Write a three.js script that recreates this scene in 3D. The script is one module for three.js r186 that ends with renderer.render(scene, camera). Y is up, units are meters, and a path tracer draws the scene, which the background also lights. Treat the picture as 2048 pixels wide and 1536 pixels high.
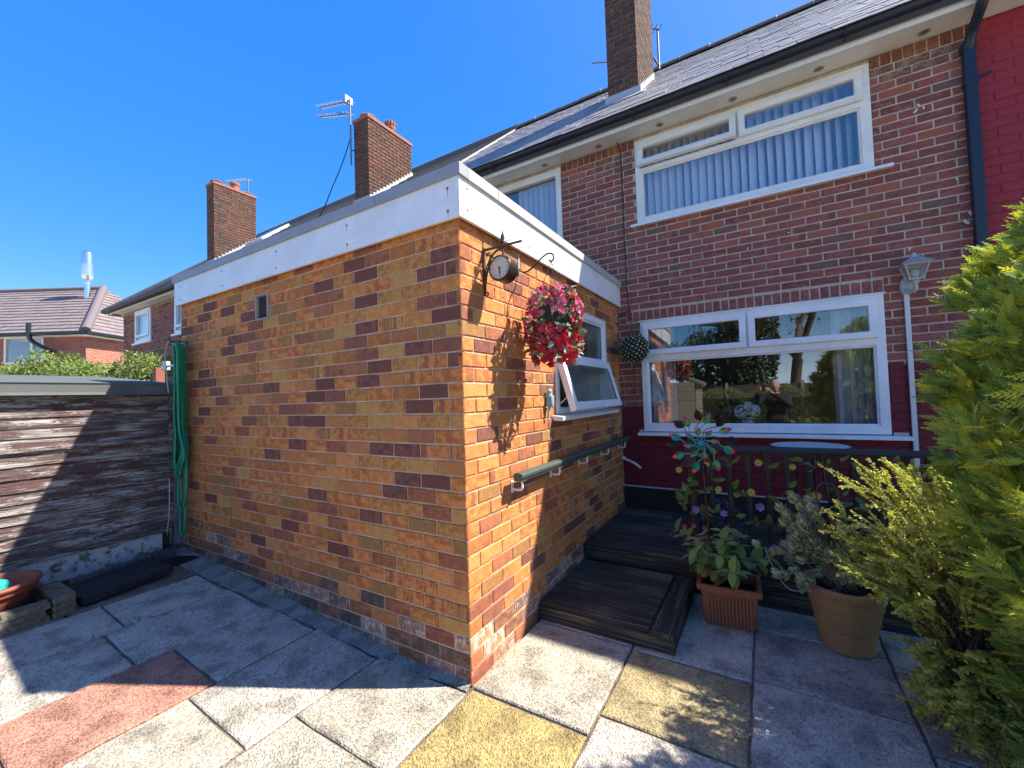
import * as THREE from 'three';
import { mergeGeometries, mergeVertices, toCreasedNormals } from 'three/addons/utils/BufferGeometryUtils.js';
import { RoundedBoxGeometry } from 'three/addons/geometries/RoundedBoxGeometry.js';
import { MarchingCubes } from 'three/addons/objects/MarchingCubes.js';

// ---------------------------------------------------------------- camera, sky, sun, exposure
const scene = new THREE.Scene();
const camera = new THREE.PerspectiveCamera(85.19, 4 / 3, 0.05, 400);
camera.position.set(1.4293, 1.5579, 1.8459);
camera.rotation.set(0.0322, 0.5424, -0.0321, 'YXZ');
const CAM = camera.position;

const SUN = new THREE.Vector3(1, 1.39, -0.615).normalize();
{
  // clear blue air: one smooth gradient with height, a little paler towards the sun and the horizon
  const w = 256, h = 128, d = new Float32Array(w * h * 4);
  for (let j = 0; j < h; j++) for (let i = 0; i < w; i++) {
    const el = (((j + 0.5) / h) - 0.5) * Math.PI, az = (((i + 0.5) / w) - 0.5) * 2 * Math.PI;
    const v = new THREE.Vector3(Math.cos(el) * Math.cos(az), Math.sin(el), Math.cos(el) * Math.sin(az));
    const s = Math.max(0, v.y), t = Math.exp(-s * 3.2), g = Math.pow(Math.max(0, v.dot(SUN)), 4);
    let r = 0.007 + 0.066 * t + 0.12 * g, gr = 0.080 + 0.205 * t + 0.12 * g, b = 0.36 + 0.13 * t + 0.09 * g;
    const low = Math.exp(-s * 14); r += 0.62 * low; gr += 0.55 * low; b += 0.43 * low;
    if (v.y < 0) { r = 0.16; gr = 0.15; b = 0.13; }
    const k = (j * w + i) * 4; d[k] = r; d[k + 1] = gr; d[k + 2] = b; d[k + 3] = 1;
  }
  const t = new THREE.DataTexture(d, w, h, THREE.RGBAFormat, THREE.FloatType);
  t.mapping = THREE.EquirectangularReflectionMapping; t.magFilter = THREE.LinearFilter; t.minFilter = THREE.LinearFilter; t.needsUpdate = true;
  scene.background = t; scene.environment = t;
}
const sun = new THREE.DirectionalLight(new THREE.Color(1.0, 0.93, 0.82), 4.2);
sun.position.copy(SUN).multiplyScalar(40); sun.target.position.set(0, 0, 0);
sun.castShadow = true; sun.shadow.radius = 1.2; sun.shadow.mapSize.set(4096, 4096);
Object.assign(sun.shadow.camera, { left: -30, right: 20, top: 20, bottom: -20, near: 1, far: 100 });
scene.add(sun, sun.target);
const EXPOSURE = 2.8;

// ---------------------------------------------------------------- helpers
function rngOf(seed) { let a = seed >>> 0; return () => { a = (a + 0x6D2B79F5) >>> 0; let t = a; t = Math.imul(t ^ (t >>> 15), t | 1); t ^= t + Math.imul(t ^ (t >>> 7), t | 61); return ((t ^ (t >>> 14)) >>> 0) / 4294967296; }; }
let rnd = rngOf(7);
const rr = (a, b) => a + (b - a) * rnd();
const pick = a => a[Math.floor(rnd() * a.length)];
const V = (x, y, z) => new THREE.Vector3(x, y, z);
const lerp = (a, b, t) => a + (b - a) * t;
const clamp = (x, a = 0, b = 1) => Math.min(b, Math.max(a, x));
const sstep = (a, b, x) => { const t = clamp((x - a) / (b - a)); return t * t * (3 - 2 * t); };
function hash(x, y, s) { let h = Math.imul(x, 374761393) ^ Math.imul(y, 668265263) ^ Math.imul(s, 2147483647 ^ 0x5bd1e995); h = Math.imul(h ^ (h >>> 13), 1274126177); return ((h ^ (h >>> 16)) >>> 0) / 4294967296; }
function vnoise(x, y, px, py, s) { // tiles with period px, py
  const xi = Math.floor(x), yi = Math.floor(y), fx = x - xi, fy = y - yi, u = fx * fx * (3 - 2 * fx), v = fy * fy * (3 - 2 * fy);
  const m = (a, n) => ((a % n) + n) % n, x0 = m(xi, px), x1 = m(xi + 1, px), y0 = m(yi, py), y1 = m(yi + 1, py);
  return lerp(lerp(hash(x0, y0, s), hash(x1, y0, s), u), lerp(hash(x0, y1, s), hash(x1, y1, s), u), v);
}
function fbm(u, v, fx, fy, s, oct = 4) { let a = 0, w = 0.5, n = 0; for (let o = 0; o < oct; o++) { a += w * vnoise(u * fx, v * fy, fx, fy, s + o * 17); n += w; w *= 0.5; fx *= 2; fy *= 2; } return a / n; }
const lin2s = c => c <= 0.0031308 ? c * 12.92 : 1.055 * Math.pow(c, 1 / 2.4) - 0.055;
function makeTex(w, h, fn, srgb) { // fn(u, v) -> [r, g, b] linear 0..1
  const d = new Uint8Array(w * h * 4);
  for (let j = 0; j < h; j++) for (let i = 0; i < w; i++) {
    const c = fn((i + 0.5) / w, (j + 0.5) / h, i, j), k = (j * w + i) * 4;
    for (let q = 0; q < 3; q++) { const x = clamp(c[q]); d[k + q] = Math.round(255 * (srgb ? lin2s(x) : x)); }
    d[k + 3] = 255;
  }
  const t = new THREE.DataTexture(d, w, h, THREE.RGBAFormat); t.wrapS = t.wrapT = THREE.RepeatWrapping;
  t.magFilter = THREE.LinearFilter; t.minFilter = THREE.LinearMipmapLinearFilter; t.generateMipmaps = true;
  if (srgb) t.colorSpace = THREE.SRGBColorSpace; t.needsUpdate = true; return t;
}
function greyPair(w, h, fn) { // two textures from one height/tone function: fn -> [tone, height]
  const t = new Float32Array(w * h), hh = new Float32Array(w * h);
  for (let j = 0; j < h; j++) for (let i = 0; i < w; i++) { const c = fn((i + 0.5) / w, (j + 0.5) / h); t[j * w + i] = c[0]; hh[j * w + i] = c[1]; }
  return [makeTex(w, h, (u, v, i, j) => { const x = t[j * w + i]; return [x, x, x]; }, true), makeTex(w, h, (u, v, i, j) => { const x = hh[j * w + i]; return [x, x, x]; }, false)];
}
function scaled(t, sx, sy = sx) { const c = t.clone(); c.repeat.set(1 / sx, 1 / sy); c.needsUpdate = true; return c; }
const C = (r, g, b) => new THREE.Color().setRGB(r, g, b);
function std(r, g, b, rough = 0.8, extra = {}) { return new THREE.MeshStandardMaterial({ color: C(r, g, b), roughness: rough, ...extra }); }
function phys(o) { return new THREE.MeshPhysicalMaterial(o); }

const used = new Map();
function numbered(n) { const k = used.get(n) || 0; used.set(n, k + 1); return k ? `${n}_${String(k).padStart(3, '0')}` : n; }
function finish(o) { o.castShadow = true; o.receiveShadow = true; return o; }
function thing(name, label, category, pos = [0, 0, 0], turn = 0, group) {
  const o = new THREE.Group(); o.name = numbered(name); o.position.set(...pos); o.rotation.y = turn; o.userData = { label, category };
  if (group) o.userData.group = group; scene.add(o); return o;
}
function struct(name, geo, mat) { const o = finish(new THREE.Mesh(geo, mat)); o.name = numbered(name); o.userData.kind = 'structure'; scene.add(o); return o; }
function part(parent, name, geo, mat, label) { const o = finish(new THREE.Mesh(geo, mat)); o.name = name; if (label) o.userData.label = label; parent.add(o); return o; }
function solo(name, geo, mat, label, category, group) { const o = finish(new THREE.Mesh(geo, mat)); o.name = numbered(name); o.userData = { label, category }; if (group) o.userData.group = group; scene.add(o); return o; }
function stuffPart(parent, name, geo, mat) { const o = part(parent, name, geo, mat); o.userData.kind = 'stuff'; return o; }
function instPart(parent, name, geo, mat, mats, cols) {
  const o = new THREE.InstancedMesh(geo, mat, mats.length); mats.forEach((m, i) => { o.setMatrixAt(i, m); if (cols) o.setColorAt(i, cols[i]); });
  o.name = name; o.userData.kind = 'stuff'; finish(o); parent.add(o); return o;
}
function clean(g) { const o = g.index ? g.toNonIndexed() : g; for (const k of Object.keys(o.attributes)) if (!['position', 'normal', 'uv'].includes(k)) o.deleteAttribute(k); return o; }
function boxUV(g) { // uv in metres from position, by the way each face points
  g = clean(g); const p = g.attributes.position, uv = new Float32Array(p.count * 2), a = V(0, 0, 0), b = V(0, 0, 0), c = V(0, 0, 0);
  for (let i = 0; i < p.count; i += 3) {
    a.fromBufferAttribute(p, i); b.fromBufferAttribute(p, i + 1); c.fromBufferAttribute(p, i + 2);
    const n = b.clone().sub(a).cross(c.clone().sub(a)), x = Math.abs(n.x), y = Math.abs(n.y), z = Math.abs(n.z);
    [a, b, c].forEach((q, k) => { let s, t; if (x >= y && x >= z) { s = q.z; t = q.y; } else if (y >= z) { s = q.x; t = q.z; } else { s = q.x; t = q.y; } uv[(i + k) * 2] = s; uv[(i + k) * 2 + 1] = t; });
  }
  g.setAttribute('uv', new THREE.BufferAttribute(uv, 2)); if (!g.attributes.normal) g.computeVertexNormals(); return g;
}
function merge(list) { return mergeGeometries(list.map(g => { g = clean(g); if (!g.attributes.uv) boxUV(g); if (!g.attributes.normal) g.computeVertexNormals(); return g; })); }
function box(x0, x1, y0, y1, z0, z1) { return boxUV(new THREE.BoxGeometry(x1 - x0, y1 - y0, z1 - z0).translate((x0 + x1) / 2, (y0 + y1) / 2, (z0 + z1) / 2)); }
function rbox(x0, x1, y0, y1, z0, z1, r = 0.006, seg = 2) { return boxUV(new RoundedBoxGeometry(x1 - x0, y1 - y0, z1 - z0, seg, r).translate((x0 + x1) / 2, (y0 + y1) / 2, (z0 + z1) / 2)); }
function shapeOf(pts, holes = []) { const s = new THREE.Shape(pts.map(p => new THREE.Vector2(...p))); for (const h of holes) s.holes.push(new THREE.Path(h.map(p => new THREE.Vector2(...p)))); return s; }
const rect = (a, b, c, d) => [[a, c], [b, c], [b, d], [a, d]];
function extrude(shape, depth, bevel = 0, seg = 1) { return boxUV(new THREE.ExtrudeGeometry(shape, { depth: depth - 2 * bevel, bevelEnabled: bevel > 0, bevelThickness: bevel, bevelSize: bevel, bevelOffset: -bevel, bevelSegments: seg, curveSegments: 10 }).translate(0, 0, bevel)); }
function tube(pts, r, seg = 24, rad = 8, closed = false) { return clean(new THREE.TubeGeometry(new THREE.CatmullRomCurve3(pts.map(p => Array.isArray(p) ? V(...p) : p), closed, 'centripetal'), seg, r, rad, closed)); }
function bar(a, b, r, r2 = r, rad = 8) { const A = V(...a), B = V(...b), d = B.clone().sub(A), g = new THREE.CylinderGeometry(r2, r, d.length(), rad); g.applyQuaternion(new THREE.Quaternion().setFromUnitVectors(V(0, 1, 0), d.clone().normalize())); const m = A.add(B).multiplyScalar(0.5); return clean(g.translate(m.x, m.y, m.z)); }
function lathe(pts, seg = 40) { return clean(new THREE.LatheGeometry(pts.map(p => new THREE.Vector2(...p)), seg)); }
function moved(g, x, y, z, ry = 0, rx = 0, rz = 0) { g = g.clone(); if (rz) g.rotateZ(rz); if (rx) g.rotateX(rx); if (ry) g.rotateY(ry); return g.translate(x, y, z); }
function mat4(p, q, s = 1) { return new THREE.Matrix4().compose(p, q, typeof s === 'number' ? V(s, s, s) : s); }
const UPV = V(0, 1, 0);
function aim(dir, roll = 0) { const q = new THREE.Quaternion().setFromUnitVectors(UPV, dir.clone().normalize()); return q.multiply(new THREE.Quaternion().setFromAxisAngle(UPV, roll)); }
const rdir = () => { const z = rr(-1, 1), a = rr(0, Math.PI * 2), s = Math.sqrt(1 - z * z); return V(s * Math.cos(a), z, s * Math.sin(a)); };

// ---------------------------------------------------------------- textures
const T = {};
{
  // fired brick faces: an atlas of 4 x 8 faces, colour and relief
  const N = 1024, TW = 256, TH = 128;
  function atlas(designs, seed) {
    const col = new Uint8Array(N * N * 4), hgt = new Uint8Array(N * N * 4);
    for (let j = 0; j < N; j++) for (let i = 0; i < N; i++) {
      const tx = Math.floor(i / TW), ty = Math.floor(j / TH), D = designs[(ty * 4 + tx) % designs.length], u = (i % TW) / TW, v = (j % TH) / TH, s = seed + (ty * 4 + tx) * 31;
      const [c, h] = D(u, v, s, i, j), k = (j * N + i) * 4;
      for (let q = 0; q < 3; q++) { col[k + q] = 255 * lin2s(clamp(c[q])); hgt[k + q] = 255 * clamp(h); }
      col[k + 3] = hgt[k + 3] = 255;
    }
    const mk = (d, srgb) => { const t = new THREE.DataTexture(d, N, N, THREE.RGBAFormat); t.magFilter = THREE.LinearFilter; t.minFilter = THREE.LinearMipmapLinearFilter; t.generateMipmaps = true; if (srgb) t.colorSpace = THREE.SRGBColorSpace; t.needsUpdate = true; return t; };
    return [mk(col, true), mk(hgt, false)];
  }
  const mixc = (a, b, t) => [lerp(a[0], b[0], t), lerp(a[1], b[1], t), lerp(a[2], b[2], t)];
  const face = (base, dark, light, o = {}) => (u, v, s, i, j) => {
    const n = fbm(u, v, 6, 3, s, 4), drag = fbm(u, v, 34, 4, s + 5, 3), g = hash(i, j, s), f = fbm(u, v, 60, 30, s + 9, 2);
    let t = 0.5 + (n - 0.5) * 1.7 + (f - 0.5) * 1.25 + (g - 0.5) * 0.4 + (drag - 0.5) * 0.8;
    let c = t < 0.5 ? mixc(dark, base, clamp(t * 2)) : mixc(base, light, clamp(t * 2 - 1));
    if (o.band) for (const [c0, w, k] of o.band) { const m = sstep(w, w * 0.45, Math.abs(u + (fbm(u, v, 3, 5, s + 3, 2) - 0.5) * 0.1 - c0)) * k; c = mixc(c, o.bandc, m * (0.75 + 0.4 * (f - 0.5))); }
    const pit = f < 0.3 ? (0.3 - f) * 2 : 0; c = c.map(x => x * (1 - pit * 0.5));
    return [c, 0.55 + (n - 0.5) * 0.5 + (f - 0.5) * 0.55 + (g - 0.5) * 0.25 - pit * 0.4];
  };
  const spall = (a, b, w) => (u, v, s, i, j) => { // flaked faces with lime bloom
    const n = fbm(u, v, 5, 3, s, 4), st = fbm(u, v, 22, 3, s + 2, 4), cr = Math.abs(fbm(u + n * 0.2, v, 7, 3, s + 7, 4) - 0.5), g = hash(i, j, s);
    let c = mixc(a, b, sstep(0.35, 0.65, n)); c = mixc(c, [0.62, 0.55, 0.47], sstep(0.52, 0.7, st) * w); c = mixc(c, a.map(x => x * 0.3), sstep(0.035, 0.005, cr) * 0.8); c = c.map(x => x * (0.9 + 0.2 * g));
    return [c, 0.2 + n * 0.5 + st * 0.3 - sstep(0.04, 0.0, cr) * 0.3];
  };
  const OR = [0.67, 0.215, 0.052], ORd = [0.48, 0.135, 0.035], ORl = [0.78, 0.32, 0.10], OC = [0.56, 0.24, 0.062], OCd = [0.40, 0.145, 0.04], OCl = [0.68, 0.34, 0.10], RD = [0.40, 0.115, 0.05], RDd = [0.26, 0.073, 0.034], RDl = [0.5, 0.18, 0.08], PU = [0.235, 0.085, 0.058], PUd = [0.155, 0.058, 0.046], PUl = [0.33, 0.12, 0.073];
  const Bc = PU.map(x => x * 1.05);
  [T.ext, T.extB] = atlas([
    face(OR, ORd, ORl), face(OC, OCd, OCl), face(RD, RDd, RDl), face(PU, PUd, PUl),
    face(OR, OC, ORl), face(OC, ORd, OCl), face(OR, ORd, ORl, { band: [[0.3, 0.1, 0.9], [0.62, 0.06, 0.8]], bandc: Bc }), face(PUl, PU, RD),
    face([0.50, 0.19, 0.06], OR, [0.62, 0.3, 0.12]), face(OCl.map(x => x * 0.9), OC, OCl), face(RD, PU, RDl, { band: [[0.45, 0.3, 0.75]], bandc: PU }), face(PU, PUd, PUl, { band: [[0.8, 0.15, 0.6]], bandc: RD }),
    face(OR, RDd, ORl), face(OC, OCd, ORl), face(OR, ORd, ORl, { band: [[0.5, 0.18, 0.6]], bandc: RD }), face(PU, PUd, RDd),
    face([0.42, 0.17, 0.055], ORd, OR), face([0.34, 0.19, 0.065], OCd, OC), face([0.36, 0.125, 0.052], RDd, RDl), face(OR, ORd, ORl, { band: [[0.12, 0.16, 0.85]], bandc: Bc }),
    face(ORl.map(x => x * 0.93), OR, ORl), face(OC, OCd, OCl, { band: [[0.25, 0.05, 0.8], [0.4, 0.04, 0.8], [0.7, 0.07, 0.8]], bandc: Bc }), face(RDl.map(x => x * 0.85), RD, RDl), face([0.17, 0.065, 0.05], PU, RDd),
    spall([0.36, 0.155, 0.09], [0.42, 0.26, 0.19], 0.8), spall([0.19, 0.10, 0.075], [0.31, 0.2, 0.16], 0.55), spall([0.46, 0.23, 0.1], [0.45, 0.32, 0.24], 0.9), spall([0.12, 0.078, 0.062], [0.24, 0.16, 0.13], 0.35),
    face([0.15, 0.095, 0.07], [0.08, 0.055, 0.045], [0.22, 0.14, 0.1]), face([0.22, 0.115, 0.075], [0.12, 0.07, 0.05], [0.3, 0.17, 0.11]), spall([0.33, 0.17, 0.11], [0.5, 0.4, 0.31], 1), face([0.3, 0.12, 0.06], [0.2, 0.08, 0.05], [0.4, 0.19, 0.1]),
  ], 11);
  const H = [0.325, 0.096, 0.078], Hd = [0.245, 0.075, 0.064], Hl = [0.385, 0.13, 0.10], HO = [0.38, 0.115, 0.066], HP = [0.26, 0.09, 0.074], HK = [0.17, 0.07, 0.054];
  const bands = (c0, w, k) => ({ band: [[c0, w, k]], bandc: HK });
  [T.hou, T.houB] = atlas([
    face(H, Hd, Hl), face(H, HP, Hl), face(HP, Hd, Hl), face(HO, H, [0.36, 0.13, 0.06]), face(H, Hd, Hl, bands(0.9, 0.25, 0.9)), face(H, Hd, HO, bands(0.1, 0.2, 0.8)), face(HP, HK, H), face(Hl, H, HO),
    face([0.2, 0.068, 0.05], Hd, Hl), face([0.155, 0.055, 0.05], HK, Hl), face(H, Hd, Hl, { band: [[0.05, 0.1, 0.9], [0.95, 0.1, 0.9]], bandc: HK }), face([0.17, 0.085, 0.075], HP, [0.24, 0.13, 0.11]), face(HK, [0.05, 0.032, 0.03], H), face(HO, H, HO, bands(0.85, 0.3, 0.5)), face(H, HK, Hl, bands(0.5, 0.5, 0.5)), face(Hl, Hd, HO),
    // sooted chimney bricks
    face([0.07, 0.045, 0.037], [0.045, 0.03, 0.026], [0.16, 0.075, 0.05]), face([0.095, 0.052, 0.038], [0.05, 0.033, 0.028], [0.2, 0.085, 0.05]), face([0.105, 0.054, 0.039], [0.06, 0.035, 0.028], [0.2, 0.085, 0.05]), face([0.06, 0.042, 0.036], [0.035, 0.027, 0.024], [0.11, 0.06, 0.045]),
    face([0.16, 0.066, 0.042], [0.11, 0.045, 0.032], [0.28, 0.11, 0.06]), face([0.1, 0.055, 0.04], [0.05, 0.03, 0.025], [0.15, 0.07, 0.05]), face([0.14, 0.07, 0.05], [0.07, 0.04, 0.03], [0.18, 0.09, 0.06]), face([0.115, 0.058, 0.042], [0.08, 0.043, 0.035], [0.2, 0.09, 0.06]),
    // pale orange soldier bricks under the eaves
    face([0.24, 0.085, 0.042], [0.15, 0.056, 0.034], [0.3, 0.13, 0.065]), face([0.2, 0.076, 0.042], [0.12, 0.05, 0.032], [0.27, 0.11, 0.06]), face([0.17, 0.062, 0.042], Hd, [0.24, 0.1, 0.06]), face([0.27, 0.1, 0.05], [0.17, 0.06, 0.036], [0.33, 0.15, 0.075]),
    face([0.21, 0.1, 0.065], [0.14, 0.06, 0.045], [0.36, 0.26, 0.19]), face([0.17, 0.08, 0.06], Hd, [0.33, 0.25, 0.2]), face([0.2, 0.078, 0.055], Hd, [0.3, 0.17, 0.12]), face(H, HK, [0.3, 0.2, 0.15]),
  ], 501);
  [T.mortar, T.mortarB] = greyPair(512, 512, (u, v) => { const a = fbm(u, v, 8, 8, 3, 4), b = fbm(u, v, 90, 90, 4, 2); return [0.72 + (a - 0.5) * 0.5 + (b - 0.5) * 0.35, a * 0.4 + b * 0.6]; });
  // exposed-aggregate flagstones: riven face with dark and pale chips
  { const fl = (u, v) => {
      const n = fbm(u, v, 4, 4, 21, 5), e = fbm(u, v, 130, 96, 22, 2), e2 = fbm(u, v, 60, 52, 23, 2), f = fbm(u, v, 220, 220, 24, 1), st = fbm(u, v, 3, 9, 25, 3);
      let t = 0.80 + (n - 0.5) * 0.42 + (f - 0.5) * 0.12; const dk = sstep(0.41, 0.31, e), dk2 = sstep(0.36, 0.26, e2), lt = sstep(0.62, 0.74, e);
      t *= 1 - 0.34 * dk; t *= 1 - 0.26 * dk2; t += 0.10 * lt; t *= 0.9 + 0.2 * st; const bl = fbm(u, v, 3, 3, 27, 5), bl2 = fbm(u, v, 7, 7, 28, 4); t *= 1 - 0.30 * sstep(0.54, 0.66, bl) ; t *= 1 - 0.24 * sstep(0.58, 0.7, bl2); t *= 1 + 0.10 * sstep(0.44, 0.34, bl2);
      return [t, 0.5 + (n - 0.5) * 0.6 + (e - 0.5) * 0.7 - dk * 0.2 + (f - 0.5) * 0.15]; };
    [T.flag, T.flagB] = greyPair(1024, 1024, fl); }
  // weathered lap boards: dull red paint flaking from grey wood (u along the grain)
  { const W = 1024, Hh = 1024, cd = [], hd = [];
    const fn = (u, v) => { const row = Math.floor(v * 16), q = v * 16 - row, ru = u + hash(row, 1, 9);
      const warp = (fbm(ru, v, 6, 12, 39, 3) - 0.5) * 0.02, grain = fbm(ru, v + warp, 10, 300, 31, 3), fine = fbm(ru, v + warp, 90, 420, 33, 2), knot = fbm(ru, v, 9, 30, 35, 3), patch = fbm(ru, v + warp, 11, 60, 37, 5), keep = hash(row, 2, 7);
      const wood = mixc([0.10, 0.085, 0.075], [0.42, 0.385, 0.36], clamp(0.35 + (grain - 0.5) * 2 + (knot - 0.5) * 1.2)), paint = mixc([0.05, 0.027, 0.026], [0.125, 0.062, 0.057], fine);
      const m = sstep(0.44, 0.6, patch + (grain - 0.5) * 0.5 + (fine - 0.5) * 0.4 + (keep - 0.5) * 0.3);
      let c = mixc(wood, paint, m); const crack = sstep(0.25, 0.19, grain); c = c.map(x => x * (1 - 0.7 * crack));
      return [c, 0.5 + (grain - 0.5) * 0.6 + m * 0.12 - crack * 0.4]; };
    const buf = new Array(W * Hh); for (let j = 0; j < Hh; j++) for (let i = 0; i < W; i++) buf[j * W + i] = fn((i + 0.5) / W, (j + 0.5) / Hh);
    T.board = makeTex(W, Hh, (u, v, i, j) => buf[j * W + i][0], true); T.boardB = makeTex(W, Hh, (u, v, i, j) => { const h = buf[j * W + i][1]; return [h, h, h]; }, false); }
  // deck boards: black-brown stain worn to olive and straw on the arrises (u along the grain)
  { const W = 512, Hh = 512, b = []; for (let j = 0; j < Hh; j++) for (let i = 0; i < W; i++) { const u = (i + .5) / W, v = (j + .5) / Hh, g = fbm(u, v, 4, 160, 41, 3), p = fbm(u, v, 5, 40, 42, 4), f = fbm(u, v, 60, 256, 43, 2);
      let c = mixc([0.02, 0.019, 0.016], [0.06, 0.053, 0.038], clamp((g - 0.3) * 1.7)); c = mixc(c, [0.17, 0.145, 0.085], sstep(0.58, 0.74, p + (g - 0.5) * 0.6) * 0.75); b.push([c, 0.5 + (g - 0.5) * 0.8 + (f - 0.5) * 0.3]); }
    T.deck = makeTex(W, Hh, (u, v, i, j) => b[j * W + i][0], true); T.deckB = makeTex(W, Hh, (u, v, i, j) => { const h = b[j * W + i][1]; return [h, h, h]; }, false); }
  [T.slate, T.slateB] = greyPair(512, 512, (u, v) => { const a = fbm(u, v, 5, 5, 51, 5), b = fbm(u, v, 30, 90, 52, 3), l = fbm(u, v, 14, 14, 53, 3); return [0.72 + (a - 0.5) * 0.5 + (b - 0.5) * 0.3 + 0.35 * sstep(0.66, 0.78, l), a * 0.5 + b * 0.5]; });
  [T.fine, T.fineB] = greyPair(512, 512, (u, v) => { const a = fbm(u, v, 6, 6, 61, 5), b = fbm(u, v, 128, 128, 62, 2); return [0.93 + (a - 0.5) * 0.26 + (b - 0.5) * 0.12, a * 0.35 + b * 0.65]; });
  [T.dirt, T.dirtB] = greyPair(512, 512, (u, v) => { const a = fbm(u, v, 6, 6, 71, 5), b = fbm(u, v, 60, 60, 72, 3), s = sstep(0.5, 0.7, fbm(u, v, 10, 5, 73, 4)); return [0.5 + (a - 0.5) * 0.7 + (b - 0.5) * 0.6 + s * 0.3, b]; });
  // lime-washed concrete: white with worn grey-green patches
  T.lime = makeTex(512, 512, (u, v) => { const a = fbm(u, v, 5, 8, 81, 5), b = fbm(u, v, 24, 20, 82, 4), d = fbm(u, v, 60, 60, 83, 2); let c = mixc([0.62, 0.63, 0.63], [0.20, 0.205, 0.175], sstep(0.5, 0.66, a * 0.6 + b * 0.4)); c = mixc(c, [0.10, 0.11, 0.07], sstep(0.60, 0.7, b) * 0.6); return c.map(x => x * (0.85 + 0.3 * d)); }, true);
}
T.mortarM = scaled(T.mortar, 0.7); T.mortarMB = scaled(T.mortarB, 0.7);
const M = {};
M.extBrick = new THREE.MeshStandardMaterial({ map: T.ext, bumpMap: T.extB, bumpScale: 0.006, roughness: 0.92 });
M.houBrick = new THREE.MeshStandardMaterial({ map: T.hou, bumpMap: T.houB, bumpScale: 0.005, roughness: 0.94 });
M.paintBrick = std(0.165, 0.011, 0.020, 0.62, { bumpMap: T.houB, bumpScale: 0.004 });
M.redBrick = std(0.31, 0.024, 0.038, 0.7, { bumpMap: T.houB, bumpScale: 0.004 });
M.mortarExt = std(0.84, 0.585, 0.40, 0.95, { map: T.mortarM, bumpMap: T.mortarMB, bumpScale: 0.004 });
M.mortarHou = std(0.66, 0.56, 0.44, 0.95, { map: T.mortarM, bumpMap: T.mortarMB, bumpScale: 0.004 });
M.mortarDark = std(0.40, 0.32, 0.25, 0.95, { map: T.mortarM, bumpMap: T.mortarMB, bumpScale: 0.004 });
M.paintCore = std(0.14, 0.009, 0.017, 0.7, { bumpMap: T.mortarMB, bumpScale: 0.003 });
M.redCore = std(0.25, 0.019, 0.03, 0.75, { bumpMap: T.mortarMB, bumpScale: 0.003 });
T.fineM = scaled(T.fine, 0.8); T.fineMB = scaled(T.fineB, 0.4);
M.upvc = std(0.88, 0.885, 0.89, 0.32, { map: T.fineM });
M.upvcOld = std(0.82, 0.815, 0.75, 0.5, { map: T.fineM });
M.soffit = std(0.80, 0.77, 0.68, 0.55, { map: T.fineM });
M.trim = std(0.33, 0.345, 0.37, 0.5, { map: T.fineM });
M.black = std(0.014, 0.016, 0.022, 0.35);
M.navy = std(0.010, 0.017, 0.032, 0.4);
M.glass = phys({ color: 0xffffff, roughness: 0.0, transmission: 1, thickness: 0, ior: 1.62 });
M.frosted = phys({ color: C(0.85, 0.92, 0.9), roughness: 0.28, transmission: 1, thickness: 0, ior: 1.5 });
M.lead = std(0.42, 0.43, 0.45, 0.55, { map: T.fineM });
M.plaster = std(0.6, 0.57, 0.5, 0.9);
M.roomDark = std(0.12, 0.09, 0.07, 0.9);
M.iron = std(0.055, 0.035, 0.028, 0.55, { bumpMap: T.fineMB, bumpScale: 0.001 });
M.steel = std(0.78, 0.79, 0.8, 0.28, { metalness: 1 });
M.terracotta = std(0.36, 0.115, 0.055, 0.75, { map: T.fineM });
M.clay = std(0.33, 0.135, 0.085, 0.85, { map: T.fineM });
M.deck = new THREE.MeshStandardMaterial({ map: scaled(T.deck, 1.3, 0.5), bumpMap: scaled(T.deckB, 1.3, 0.5), bumpScale: 0.004, roughness: 0.72 });
M.bark = std(0.12, 0.085, 0.055, 0.95);
M.soil = std(0.035, 0.027, 0.02, 1, { map: scaled(T.dirt, 0.5), bumpMap: scaled(T.dirtB, 0.25), bumpScale: 0.02 });
const leafM = (r, g, b, tr = 0.35) => phys({ color: C(r, g, b), roughness: 1, transmission: tr, thickness: 0, side: THREE.DoubleSide });
const petalM = (r, g, b) => phys({ color: C(r, g, b), roughness: 1, transmission: 0.25, thickness: 0, side: THREE.DoubleSide });

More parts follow.
